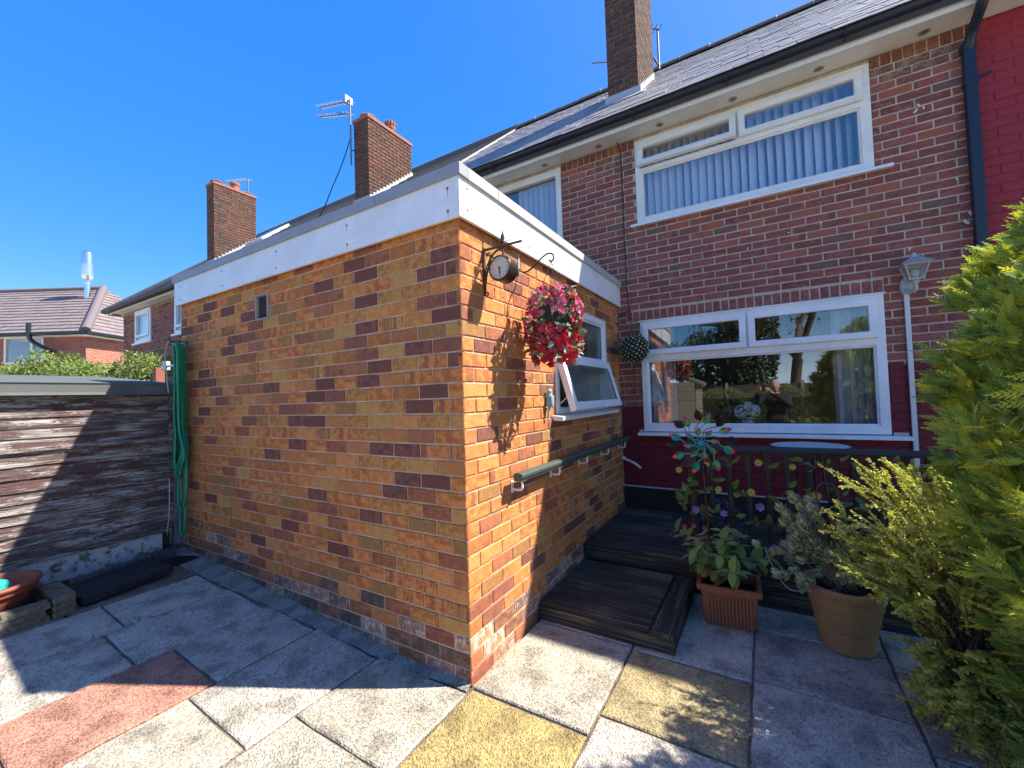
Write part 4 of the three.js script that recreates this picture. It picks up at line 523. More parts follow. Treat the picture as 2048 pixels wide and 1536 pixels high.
// ---------------------------------------------------------------- fittings on the extension's side wall
{ // handrail
  rnd = rngOf(401); const t = thing('handrail', 'green-grey painted wooden handrail on white brackets along the extension wall', 'handrail');
  const prof = shapeOf([[0.052, 1.03], [0.105, 1.03], [0.108, 1.045], [0.116, 1.05], [0.118, 1.068], [0.112, 1.078], [0.085, 1.084], [0.058, 1.078], [0.05, 1.068], [0.05, 1.05], [0.054, 1.045]]);
  part(t, 'rail', boxUV(extrude(prof, 2.5, 0.003).translate(0, 0, -2.92)), std(0.07, 0.095, 0.078, 0.5, { map: scaled(T.deck, 1, 0.4).isTexture ? T.fineM : null, bumpMap: T.fineMB, bumpScale: 0.001 }));
  for (const z of [-0.48, -1.05, -1.62, -2.2, -2.78]) { const b = part(t, 'bracket', merge([rbox(0.002, 0.008, 0.94, 1.02, z - 0.014, z + 0.014, 0.002), tube([[0.006, 0.965, z], [0.05, 0.962, z], [0.078, 0.972, z], [0.08, 1.0, z], [0.08, 1.03, z]], 0.0075, 16, 8), rbox(0.062, 0.098, 1.022, 1.0295, z - 0.03, z + 0.03, 0.002)]), M.upvc); }
}
{ // double-sided station clock on a scrolled bracket
  const t = thing('wall_clock', 'round bronze drum clock with roman numerals on a scrolled wall bracket', 'clock', [0, 0, -0.235]); const cx = 0.142, cy = 2.315, r = 0.076;
  const br = part(t, 'bracket', merge([rbox(0.002, 0.01, 2.18, 2.475, -0.011, 0.011, 0.002), rbox(0.008, 0.272, 2.452, 2.464, -0.006, 0.006, 0.002), tube([[0.01, 2.24, 0], [0.03, 2.33, 0], [0.07, 2.42, 0], [0.14, 2.45, 0]], 0.006, 20, 8), tube([[0.01, 2.30, 0], [0.025, 2.36, 0], [0.05, 2.40, 0], [0.05, 2.435, 0], [0.03, 2.43, 0], [0.025, 2.41, 0]], 0.004, 20, 6), tube([[0.012, 2.2, 0], [0.03, 2.19, 0], [0.022, 2.175, 0]], 0.0045, 10, 6), bar([cx, 2.39, 0], [cx, 2.47, 0], 0.004)]), M.iron);
  part(br, 'finial', merge([lathe([[0, 2.475], [0.004, 2.48], [0.006, 2.492], [0.016, 2.512], [0.006, 2.535], [0.002, 2.556], [0, 2.56]], 4).translate(0, 0, 0), tube([[0, 2.48, 0.005], [0.015, 2.5, 0], [0.03, 2.495, 0], [0.028, 2.482, 0], [0.02, 2.484, 0]], 0.0025, 16, 5), tube([[0, 2.48, 0], [-0.015, 2.5, 0], [-0.03, 2.495, 0], [-0.028, 2.482, 0], [-0.02, 2.484, 0]], 0.0025, 16, 5), tube([[0.03, 2.468, 0], [0.05, 2.486, 0], [0.065, 2.48, 0], [0.062, 2.468, 0]], 0.0025, 16, 5)]).translate(cx, 0, 0), M.iron);
  const dz = lathe([[r * 0.86, -0.042], [r * 0.93, -0.047], [r, -0.044], [r * 1.02, -0.036], [r * 0.985, -0.03], [r * 0.985, 0.03], [r * 1.02, 0.036], [r, 0.044], [r * 0.93, 0.047], [r * 0.86, 0.042]], 48).rotateX(Math.PI / 2).translate(cx, cy, 0);
  const body = part(t, 'drum', dz, std(0.045, 0.028, 0.022, 0.35, { metalness: 0.35 })); part(t, 'hanger', bar([cx, cy + r, 0], [cx, 2.452, 0], 0.006), M.iron);
  const N = 512, cv = document.createElement('canvas'); cv.width = cv.height = N; const g = cv.getContext('2d'); g.fillStyle = '#cfc9b6'; g.fillRect(0, 0, N, N); g.fillStyle = '#c4bda8'; for (let i = 0; i < 5; i++) { g.globalAlpha = 0.25; g.beginPath(); g.arc(N / 2 + 10 * i, N / 2 - 8 * i, 200 - 34 * i, 0, 7); g.fill(); } g.globalAlpha = 1;
  g.fillStyle = '#2c2620'; g.textAlign = 'center'; g.textBaseline = 'middle'; g.font = 'bold 46px serif';
  ['XII', 'I', 'II', 'III', 'IIII', 'V', 'VI', 'VII', 'VIII', 'IX', 'X', 'XI'].forEach((s, i) => { const a = i / 12 * Math.PI * 2; g.save(); g.translate(N / 2 + Math.sin(a) * 192, N / 2 - Math.cos(a) * 192); g.rotate(a); g.fillText(s, 0, 0); g.restore(); });
  const ct = new THREE.CanvasTexture(cv); ct.colorSpace = THREE.SRGBColorSpace;
  for (const s of [1, -1]) { const d = part(t, 'dial', clean(new THREE.CircleGeometry(r * 0.88, 40)), new THREE.MeshStandardMaterial({ map: ct, roughness: 0.6 })); d.position.set(cx, cy, s * 0.0425); if (s < 0) d.rotation.y = Math.PI; }
  const hm = std(0.02, 0.018, 0.016, 0.5); const h1 = part(t, 'hour_hand', rbox(-0.0022, 0.0022, -0.034, 0.004, 0.044, 0.0455, 0.0005), hm), h2 = part(t, 'minute_hand', rbox(-0.0016, 0.0016, -0.05, 0.006, 0.046, 0.047, 0.0005), hm); for (const h of [h1, h2]) h.position.set(cx, cy, 0); h1.rotation.z = 0.06; h2.rotation.z = -0.03; part(t, 'hub', moved(new THREE.CylinderGeometry(0.006, 0.006, 0.007, 16), cx, cy, 0.046, 0, Math.PI / 2), hm); part(t, 'glass', moved(new THREE.CircleGeometry(r * 0.88, 40), cx, cy, 0.05), phys({ color: 0xffffff, roughness: 0, transmission: 1, thickness: 0, ior: 1.45 }));
  part(t, 'crystal_ring', clean(new THREE.TorusGeometry(r * 0.9, 0.004, 8, 48)).translate(cx, cy, 0.047), M.iron);
}
{ // basket hook
  const t = thing('basket_hook', 'black wrought iron scroll hook on the extension wall, holding the red flowers', 'hook', [0, 0, -0.66]);
  part(t, 'plate', rbox(0.002, 0.008, 2.41, 2.56, -0.011, 0.011, 0.002), std(0.36, 0.36, 0.38, 0.5)); part(t, 'arm', merge([tube([[0.006, 2.45, 0], [0.03, 2.425, 0], [0.07, 2.42, 0], [0.13, 2.452, 0], [0.19, 2.495, 0], [0.235, 2.512, 0], [0.268, 2.498, 0], [0.27, 2.465, 0], [0.25, 2.455, 0], [0.238, 2.468, 0]], 0.006, 60, 8)]), M.iron);
}
const BASKET = V(0.262, 2.03, -0.655);
{ // hanging basket of artificial busy lizzies
  rnd = rngOf(411); const t = thing('hanging_basket', 'hanging basket of red and pink flowers on the sunny extension wall', 'hanging basket', [BASKET.x, BASKET.y, BASKET.z]);
  part(t, 'basket', lathe([[0, -0.2], [0.06, -0.19], [0.1, -0.12], [0.12, 0.0], [0.11, 0.1], [0.08, 0.13], [0, 0.14]], 20), std(0.035, 0.05, 0.03, 0.9));
  for (let k = 0; k < 3; k++) { const a = k * 2.1 + 0.4; const links = []; for (let i = 0; i < 13; i++) { const s = i / 13, p = V(Math.cos(a) * 0.1 * (1 - s) - 0.006 * s, 0.19 + 0.235 * s, Math.sin(a) * 0.1 * (1 - s)); links.push(clean(new THREE.TorusGeometry(0.007, 0.0014, 5, 10)).applyMatrix4(mat4(p, new THREE.Quaternion().setFromEuler(new THREE.Euler(0, i % 2 * 1.57 + a, 0.3)), V(0.7, 1.4, 1)))); } part(t, 'chain', merge(links), M.iron); }
  function petalGeo(ruf) { const ps = []; for (let k = 0; k < 5; k++) { const a = k / 5 * 6.283; const g = new THREE.CircleGeometry(0.5, 8); const p = g.attributes.position; for (let i = 0; i < p.count; i++) { const x = p.getX(i), y = p.getY(i), q = Math.hypot(x, y); p.setZ(i, 0.1 * q * q + (ruf ? 0.1 * Math.sin(Math.atan2(y, x) * 3 + k) * q : 0)); } ps.push(clean(g.scale(0.62, 0.7, 1).translate(0, 0.38, 0.03 * (k % 2)).rotateX(0.35).rotateZ(a))); } if (ruf) for (let k = 0; k < 4; k++) ps.push(clean(new THREE.CircleGeometry(0.3, 6).translate(0, 0.2, 0).rotateX(0.8).rotateZ(k * 1.6 + 0.4).translate(0, 0, 0.12))); return merge(ps); }
  const fg = [petalGeo(false), petalGeo(true)]; fg.forEach(g => g.computeVertexNormals());
  const red = [petalM(0.58, 0.012, 0.035), petalM(0.68, 0.03, 0.05), petalM(0.45, 0.006, 0.022)], pink = [petalM(0.66, 0.10, 0.22), petalM(0.70, 0.22, 0.36), petalM(0.55, 0.05, 0.15)], eye = std(0.62, 0.5, 0.42, 0.8);
  const lg = (() => { const s = new THREE.Shape(); s.moveTo(0, 0); s.bezierCurveTo(0.32, 0.2, 0.34, 0.7, 0, 1); s.bezierCurveTo(-0.34, 0.7, -0.32, 0.2, 0, 0); const g = new THREE.ShapeGeometry(s, 5), p = g.attributes.position; for (let i = 0; i < p.count; i++) p.setZ(i, Math.abs(p.getX(i)) * 0.5 - 0.25 * p.getY(i) ** 2); g.computeVertexNormals(); return clean(g); })();
  const lm = [leafM(0.115, 0.19, 0.06), leafM(0.19, 0.27, 0.13), leafM(0.06, 0.115, 0.035), leafM(0.30, 0.36, 0.24)];
  const surf = () => { const d = rdir(); if (d.y > 0.8) d.y *= 0.8; const a = rr(0, 6.283), y = rr(-0.25, 0.225), w = 0.168 * Math.pow(Math.max(0.05, 1 - Math.pow(Math.abs(y + 0.02) / 0.285, 3.2)), 0.5) * (1 + 0.08 * Math.sin(a * 3 + y * 20)), h = V(Math.cos(a), 0, Math.sin(a)); const k = rr(0.88, 1.08); return { p: V(h.x * w * k, y, h.z * w * k), n: V(h.x, y * 2.5, h.z).normalize() }; };
  for (let i = 0; i < 285; i++) { const { p, n } = surf(); const up = p.y > 0.02, m = part(t, 'flower', fg[i % 3 ? 1 : 0], up ? pick([...pink, ...pink, red[1]]) : pick([...red, ...red, pink[2]])); m.position.copy(p); n.add(rdir().multiplyScalar(0.45)).normalize(); m.quaternion.setFromUnitVectors(V(0, 0, 1), n); m.scale.setScalar(rr(0.032, 0.046)); if (rnd() < 0.4) { const e = part(m, 'eye', new THREE.SphereGeometry(0.12, 6, 4), eye); e.position.z = 0.1; } }
  for (let i = 0; i < 280; i++) { const { p, n } = surf(); const m = part(t, 'leaf', lg, pick(lm)); m.position.copy(p.multiplyScalar(rr(0.8, 1))); n.add(rdir().multiplyScalar(0.8)); m.quaternion.copy(aim(n, rr(0, 6.3))); m.scale.setScalar(rr(0.04, 0.066)); }
  const rose = part(t, 'rosette', moved(new THREE.SphereGeometry(0.02, 12, 8), 0.02, 0.215, 0.03), leafM(0.5, 0.58, 0.42, 0.1));
}
{ // daisy ball
  rnd = rngOf(421); const t = thing('daisy_ball', 'round topiary ball of small white daisies hung beside the big window', 'topiary ball', [0.248, 2.042, -2.70]); part(t, 'core', clean(new THREE.IcosahedronGeometry(0.135, 3)), std(0.02, 0.032, 0.015, 0.95));
  const leaf = new THREE.BufferGeometry(); leaf.setAttribute('position', new THREE.Float32BufferAttribute([0, 0, 0, 0.3, 0.5, 0.1, 0, 1, 0, 0, 0, 0, 0, 1, 0, -0.3, 0.5, 0.1], 3)); leaf.computeVertexNormals(); const ms = [], cs = []; for (let i = 0; i < 2200; i++) { const d = rdir(); ms.push(mat4(d.clone().multiplyScalar(rr(0.125, 0.152)), aim(d.clone().add(rdir().multiplyScalar(1.1)), rr(0, 6)), rr(0.012, 0.024))); cs.push(C(rr(0.02, 0.06), rr(0.045, 0.1), 0.02)); } instPart(t, 'foliage', leaf, leafM(1, 1, 1, 0.2), ms, cs);
  const pet = []; for (let k = 0; k < 9; k++) pet.push(clean(new THREE.CircleGeometry(0.5, 5).scale(0.35, 0.8, 1).translate(0, 0.55, 0).rotateX(0.2).rotateZ(k / 9 * 6.283))); const daisy = merge(pet), dm = [], dc = []; for (let i = 0; i < 190; i++) { const y = 1 - 2 * (i + 0.5) / 190, a = i * 2.39996, s = Math.sqrt(1 - y * y), d = V(s * Math.cos(a), y, s * Math.sin(a)); dm.push(mat4(d.clone().multiplyScalar(0.157), new THREE.Quaternion().setFromUnitVectors(V(0, 0, 1), d.clone().add(rdir().multiplyScalar(0.3)).normalize()), rr(0.009, 0.0135))); dc.push(C(rr(0.6, 0.8), rr(0.6, 0.78), rr(0.5, 0.68))); } instPart(t, 'daisies', daisy, petalM(1, 1, 1), dm, dc);
  for (let k = 0; k < 3; k++) { const a = k * 2.1; part(t, 'chain', bar([Math.cos(a) * 0.07, 0.13, Math.sin(a) * 0.07], [-0.09, 0.40, -0.2], 0.0022), std(0.28, 0.2, 0.11, 0.4, { metalness: 0.5 })); }
  part(t, 'hook', tube([[-0.09, 0.40, -0.2], [-0.085, 0.425, -0.21], [-0.09, 0.45, -0.235], [-0.1, 0.46, -0.262]], 0.006, 14, 6), M.iron);
}
{ // turquoise bird
  rnd = rngOf(431); const t = thing('bird_ornament', 'pale turquoise bird figurine fixed on the brick wall', 'ornament', [0.03, 1.53, -1.015]); t.rotation.set(0, 0, 0);
  const m = std(0.22, 0.44, 0.47, 0.45, { map: T.fineM }); const prof = [[0, 0.085], [0.014, 0.083], [0.022, 0.07], [0.021, 0.055], [0.019, 0.048], [0.026, 0.03], [0.034, 0.005], [0.033, -0.02], [0.024, -0.045], [0.012, -0.062], [0.007, -0.075], [0, -0.078]];
  const g = lathe(prof.reverse(), 24); const p = g.attributes.position; for (let i = 0; i < p.count; i++) { const y = p.getY(i); p.setZ(i, p.getZ(i) - 0.012 * Math.sin((y + 0.08) * 18) + y * -0.12); } g.computeVertexNormals(); part(t, 'body', g.scale(0.8, 1, 1), m);
  part(t, 'beak', bar([0.004, 0.068, 0.012], [0.006, 0.084, 0.042], 0.006, 0.0008), std(0.36, 0.3, 0.2, 0.6)); for (const s of [1, -1]) { const w = part(t, 'wing', moved(new THREE.SphereGeometry(0.03, 14, 10).scale(0.28, 1.75, 0.72), 0.018 * s + 0.004, -0.012, -0.006, 0, 0.12), std(0.16, 0.36, 0.42, 0.45)); }
  part(t, 'tail', boxUV(new THREE.BoxGeometry(0.012, 0.07, 0.02, 1, 3, 1).rotateX(-0.15).translate(0, -0.098, 0.014)), std(0.2, 0.33, 0.33, 0.5)); part(t, 'wall_pin', bar([-0.03, 0.02, 0], [0, 0.02, 0], 0.004), M.iron);
}
{ // coach lantern
  const t = thing('wall_lantern', 'old white coach lantern on the red brick wall beside the window', 'lantern', [2.535, 2.37, ZF]); const wh = std(0.48, 0.48, 0.46, 0.55, { map: T.fineM });
  part(t, 'back_plate', merge([moved(new THREE.CylinderGeometry(0.05, 0.055, 0.02, 20), -0.03, 0.02, 0.018, 0, Math.PI / 2).scale(0.8, 1.5, 1), tube([[-0.03, 0.0, 0.03], [-0.01, -0.03, 0.07], [0.01, -0.02, 0.115], [0.01, 0.03, 0.12]], 0.015, 16, 10), moved(new THREE.CylinderGeometry(0.03, 0.022, 0.03, 16), 0.01, 0.045, 0.12)]), wh);
  const top = 0.18, q = []; const cage = part(t, 'cage', merge([[-1, -1], [1, -1], [1, 1], [-1, 1]].map(([a, b]) => bar([0.01 + a * 0.042, 0.06, 0.12 + b * 0.042], [0.01 + a * 0.075, top, 0.12 + b * 0.075], 0.006, 0.006, 4)).concat([frameGeo(-0.05, 0.05, -0.05, 0.05, 0.012, 0, 0.012, 0.002).rotateX(-Math.PI / 2).translate(0.01, 0.054, 0.12), frameGeo(-0.085, 0.085, -0.085, 0.085, 0.014, 0, 0.012, 0.002).rotateX(-Math.PI / 2).translate(0.01, top - 0.006, 0.12)])), wh);
  for (let k = 0; k < 4; k++) { const g = new THREE.BufferGeometry(); g.setAttribute('position', new THREE.Float32BufferAttribute([-0.042, 0.066, 0.042, 0.042, 0.066, 0.042, 0.074, top, 0.074, -0.042, 0.066, 0.042, 0.074, top, 0.074, -0.074, top, 0.074], 3)); g.computeVertexNormals(); const pn = part(t, 'pane', boxUV(g), phys({ color: C(0.8, 0.84, 0.86), roughness: 0.2, transmission: 0.9, thickness: 0 })); pn.rotation.y = k * Math.PI / 2; pn.position.set(0.01, 0, 0.12); }
  part(t, 'roof', merge([clean(new THREE.CylinderGeometry(0.03, 0.145, 0.06, 4, 1).rotateY(Math.PI / 4).translate(0.01, top + 0.036, 0.12)), clean(new THREE.SphereGeometry(0.016, 12, 8).scale(1, 1.4, 1).translate(0.01, top + 0.085, 0.12)), clean(new THREE.CylinderGeometry(0.018, 0.03, 0.016, 12).translate(0.01, top + 0.07, 0.12))]), wh); part(t, 'bulb', clean(new THREE.SphereGeometry(0.026, 14, 10).scale(1, 1.5, 1).translate(0.01, 0.105, 0.12)), std(0.6, 0.6, 0.58, 0.3));
  part(t, 'conduit', rbox(-0.045, -0.01, -2.1 + 0.3, -0.03, 0.004, 0.024, 0.004), std(0.62, 0.63, 0.62, 0.5), 'white cable conduit below the lantern');
}
// ---------------------------------------------------------------- decking, balustrade, table
function deckBoard(x0, x1, y0, y1, z0, z1, grooves, along) { // grooved board; along 'x' or 'z'
  const L = along === 'x' ? x1 - x0 : z1 - z0, W = along === 'x' ? z1 - z0 : x1 - x0, h = y1 - y0, pts = [[0, 0], [W, 0], [W, h - 0.003]]; for (let i = grooves - 1; i >= 0; i--) { const c = (i + 0.5) / grooves * W, w = W / grooves * 0.24; pts.push([c + w, h], [c + w * 0.6, h - 0.004], [c - w * 0.6, h - 0.004], [c - w, h]); } pts.push([0, h - 0.003]);
  let g = extrude(shapeOf(pts), L); if (along === 'x') g = g.rotateY(-Math.PI / 2).scale(-1, 1, 1), g = flip(g).translate(x0, y0, z0); else g = g.translate(x0, y0, z0); g = boxUV(g); const uv = g.attributes.uv, ox = rr(0, 1), oy = rr(0, 1); for (let i = 0; i < uv.count; i++) { const u = uv.getX(i), v = uv.getY(i); if (along === 'x') uv.setXY(i, u + ox, v + oy); else uv.setXY(i, v + ox, u + oy); } g.computeVertexNormals(); return g;
}
function flip(g) { const p = g.attributes.position, n = g.clone(); const a = p.array; for (let i = 0; i < p.count; i += 3) for (let k = 0; k < 3; k++) { const t = a[(i + 1) * 3 + k]; a[(i + 1) * 3 + k] = a[(i + 2) * 3 + k]; a[(i + 2) * 3 + k] = t; } return g; }
{ rnd = rngOf(441); const st = thing('deck_step', 'low step of weathered dark grooved deck boards against the brick wall', 'step'); const y = 0.122, zf = -0.775;
  part(st, 'front_board', boxUV(extrude(shapeOf([[0, 0], [0.03, 0], [0.03, 0.022], [0.026, 0.026], [0.026, 0.034], [0.03, 0.038], [0.03, 0.05], [0.026, 0.054], [0.026, 0.062], [0.03, 0.066], [0.03, 0.084], [0.027, 0.09], [0, 0.09]]), 0.9).rotateY(-Math.PI / 2).scale(-1, 1, 1).translate(0.012, 0.002, zf - 0.03)), M.deck); { const g = st.children[0].geometry; flip(g); g.computeVertexNormals(); boxUV(g); }
  for (let i = 0; i < 6; i++) part(st, 'deck_board', deckBoard(0.012, 0.76, 0.094, y + rr(-0.001, 0.001), zf - 0.012 - (i + 1) * 0.143, zf - 0.012 - i * 0.143 - 0.006, 7, 'x'), M.deck);
  part(st, 'edge_board', deckBoard(0.768, 0.905, 0.094, y + 0.001, -1.65, zf + 0.003, 7, 'z'), M.deck); part(st, 'side_board', box(0.878, 0.906, 0.003, 0.092, -1.65, zf - 0.032), M.deck); part(st, 'framing', box(0.04, 0.87, 0.001, 0.09, -1.64, zf - 0.06), std(0.02, 0.018, 0.015, 0.9)); }
{ rnd = rngOf(443); const d = thing('timber_deck', 'raised deck of black-stained boards in front of the maroon wall', 'deck'); const y = 0.265;
  for (let i = 0; i < 9; i++) part(d, 'deck_board', deckBoard(0.012, 2.9, y - 0.028, y + rr(-0.001, 0.001), -1.655 - (i + 1) * 0.143, -1.655 - i * 0.143 - 0.005, 7, 'x'), M.deck);
  part(d, 'riser', box(0.012, 2.9, 0.128, y - 0.03, -1.688, -1.66), M.deck); part(d, 'skirt', box(0.93, 2.9, 0.001, 0.127, -1.69, -1.662), M.deck); part(d, 'framing', box(0.03, 2.88, 0.001, y - 0.032, -2.94, -1.7), std(0.02, 0.018, 0.015, 0.9)); }
{ rnd = rngOf(445); const b = thing('balustrade', 'dark stained timber balustrade with turned spindles along the deck edge', 'balustrade', [0, 0, -1.72]); const dm = std(0.026, 0.028, 0.024, 0.6, { bumpMap: T.fineMB, bumpScale: 0.001, map: T.fineM });
  const rail = part(b, 'top_rail', boxUV(extrude(shapeOf([[-0.038, 0], [0.038, 0], [0.042, 0.012], [0.036, 0.028], [0.02, 0.04], [-0.02, 0.04], [-0.036, 0.028], [-0.042, 0.012]]), 1.82, 0.002).rotateY(Math.PI / 2).translate(0.96, 1.10, 0)), dm); part(b, 'bottom_rail', rbox(0.96, 2.78, 0.31, 0.36, -0.03, 0.03, 0.006), dm);
  const sp = t => lathe([[0.0205, 0], [0.0205, 0.13], [0.014, 0.145], [0.022, 0.17], [0.014, 0.195], [0.018, 0.24], [0.0235, 0.32], [0.02, 0.42], [0.014, 0.52], [0.021, 0.545], [0.014, 0.57], [0.0205, 0.59], [0.0205, 0.74]].map(([r, y]) => [r, y]), 14); const sg = merge([sp(), box(-0.0205, 0.0205, 0, 0.12, -0.0205, 0.0205), box(-0.0205, 0.0205, 0.6, 0.74, -0.0205, 0.0205)]);
  for (let i = 0; i < 14; i++) { const s = part(b, 'spindle', sg, dm); s.position.set(1.055 + i * 0.1235, 0.36, 0); }
  const np = x => { const n = part(b, 'newel_post', merge([rbox(x - 0.045, x + 0.045, 0.0, 0.55, -0.045, 0.045, 0.006), lathe([[0.04, 0.55], [0.034, 0.58], [0.042, 0.6], [0.036, 0.7], [0.032, 0.85], [0.042, 0.93], [0.034, 0.95], [0.042, 0.97]], 18).translate(x, 0, 0), rbox(x - 0.045, x + 0.045, 0.965, 1.16, -0.045, 0.045, 0.006), clean(new THREE.ConeGeometry(0.065, 0.04, 4).rotateY(Math.PI / 4).translate(x, 1.18, 0))]), dm); }; np(0.915); np(2.82); }
{ const t = thing('garden_table', 'round pale bistro table on the deck below the window', 'table', [1.73, 0.266, -2.45]); part(t, 'table_top', lathe([[0, 0.795], [0.27, 0.795], [0.278, 0.803], [0.27, 0.811], [0, 0.811]], 48), std(0.5, 0.52, 0.53, 0.35, { map: T.fineM })); part(t, 'rim', clean(new THREE.TorusGeometry(0.277, 0.009, 8, 48).rotateX(Math.PI / 2).translate(0, 0.803, 0)), M.black); for (let k = 0; k < 4; k++) { const a = k * Math.PI / 2 + 0.4; part(t, 'leg', tube([[Math.cos(a) * 0.08, 0.79, Math.sin(a) * 0.08], [Math.cos(a) * 0.1, 0.5, Math.sin(a) * 0.1], [Math.cos(a) * 0.16, 0.2, Math.sin(a) * 0.16], [Math.cos(a) * 0.24, 0.008, Math.sin(a) * 0.24]], 0.009, 16, 7), M.black); } }
{ const t = thing('waste_pipe', 'short white waste pipe stub low on the maroon wall', 'pipe'); part(t, 'pipe', tube([[0.02, 0.82, ZF + 0.05], [0.14, 0.78, ZF + 0.08], [0.22, 0.73, ZF + 0.1]], 0.014, 10, 10), M.upvcOld); part(t, 'clip', rbox(0.0, 0.03, 0.8, 0.84, ZF + 0.008, ZF + 0.06, 0.006), M.upvcOld); }
// ---------------------------------------------------------------- pots and plants
function leafGeo(w = 0.3, bend = 0.25, fold = 0.4, seg = 5) { const s = new THREE.Shape(); s.moveTo(0, 0); s.bezierCurveTo(w, 0.18, w * 1.1, 0.62, 0, 1); s.bezierCurveTo(-w * 1.1, 0.62, -w, 0.18, 0, 0); const g = new THREE.ShapeGeometry(s, seg), p = g.attributes.position; for (let i = 0; i < p.count; i++) p.setZ(i, Math.abs(p.getX(i)) * fold - bend * p.getY(i) ** 2); g.computeVertexNormals(); return clean(g); }
const PX = 1.165, PZ = -1.36;
{ rnd = rngOf(501); const t = thing('trough_planter', 'ribbed square terracotta plastic planter in front of the deck', 'planter', [PX, 0, PZ], 0.06); const loft = (a, b, y0, y1, ya = 0.8) => { const g = new THREE.CylinderGeometry(1, 1, 1, 4, 1, true).rotateY(Math.PI / 4), p = g.attributes.position; for (let i = 0; i < p.count; i++) { const up = p.getY(i) > 0, s = up ? b : a; p.setXYZ(i, Math.sign(p.getX(i)) * s, up ? y1 : y0, Math.sign(p.getZ(i)) * s * ya); } g.computeVertexNormals(); return clean(g); };
  const flat = g => { const o = toCreasedNormals(g, 0.5); return boxUV(o); };
  part(t, 'body', flat(merge([loft(0.135, 0.163, 0.0, 0.235), loft(0.122, 0.15, 0.02, 0.24), box(-0.13, 0.13, 0.0, 0.012, -0.104, 0.104)])), M.terracotta);
  part(t, 'rim', flat(merge([loft(0.163, 0.186, 0.232, 0.24), loft(0.186, 0.192, 0.24, 0.275), loft(0.192, 0.165, 0.275, 0.276), loft(0.152, 0.165, 0.235, 0.276)])), M.terracotta);
  const rib = []; for (let i = -6; i <= 6; i++) { rib.push(boxUV(new THREE.BoxGeometry(0.010, 0.2, 0.018)).rotateX(0.095).translate(i * 0.0205, 0.115, 0.119)); if (Math.abs(i) < 7) for (const s of [1, -1]) rib.push(boxUV(new THREE.BoxGeometry(0.018, 0.2, 0.009)).rotateZ(-0.12 * s).translate(s * 0.148, 0.115, i * 0.0205 * 0.8)); } part(t, 'ribs', merge(rib), M.terracotta); part(t, 'compost', box(-0.145, 0.145, 0.19, 0.215, -0.116, 0.116), M.soil); }
{ rnd = rngOf(503); const t = thing('leafy_shrub', 'bushy green shrub with broad oval leaves in the square planter', 'shrub', [PX, 0.215, PZ]); const lg = leafGeo(0.34, 0.3, 0.3), mats = [leafM(0.13, 0.24, 0.04), leafM(0.19, 0.31, 0.05), leafM(0.24, 0.33, 0.06), leafM(0.27, 0.23, 0.07)]; const stems = []; let n = 0;
  for (let i = 0; i < 26; i++) { const a = rr(0, 6.283), sp = rr(0.06, 0.34), h = rr(0.16, 0.42) - sp * 0.25, b = V(rr(-0.08, 0.08), 0, rr(-0.06, 0.06)), e = V(b.x + Math.cos(a) * sp * 1.0 - 0.03, h, b.z + Math.sin(a) * sp * 0.7 + 0.03), m = V(lerp(b.x, e.x, 0.4), h * 0.65, lerp(b.z, e.z, 0.4)); const cu = new THREE.CatmullRomCurve3([b, m, e]); stems.push(clean(new THREE.TubeGeometry(cu, 8, 0.0028, 5)));
    for (let k = 0; k < 6; k++) { const s = 0.35 + 0.13 * k; if (s > 1.001) break; const p = cu.getPoint(Math.min(1, s)), d = cu.getTangent(Math.min(1, s)), side = new THREE.Vector3().crossVectors(d, UPV).normalize().applyAxisAngle(d, k % 2 * 1.57 + rr(-0.3, 0.3)); for (const q of [1, -1]) { if (n++ > 292) break; const l = part(t, 'leaf', lg, pick(mats)); l.position.copy(p); const dir = side.clone().multiplyScalar(q).addScaledVector(d, 0.5).add(V(0, 0.15, 0)).normalize(); const zn = new THREE.Vector3().crossVectors(dir, new THREE.Vector3().crossVectors(UPV, dir)).normalize(); const xn = new THREE.Vector3().crossVectors(dir, zn); l.quaternion.setFromRotationMatrix(new THREE.Matrix4().makeBasis(xn, dir, zn)); l.scale.setScalar(rr(0.068, 0.115)); } } }
  part(t, 'stems', merge(stems), std(0.16, 0.085, 0.05, 0.8)); }
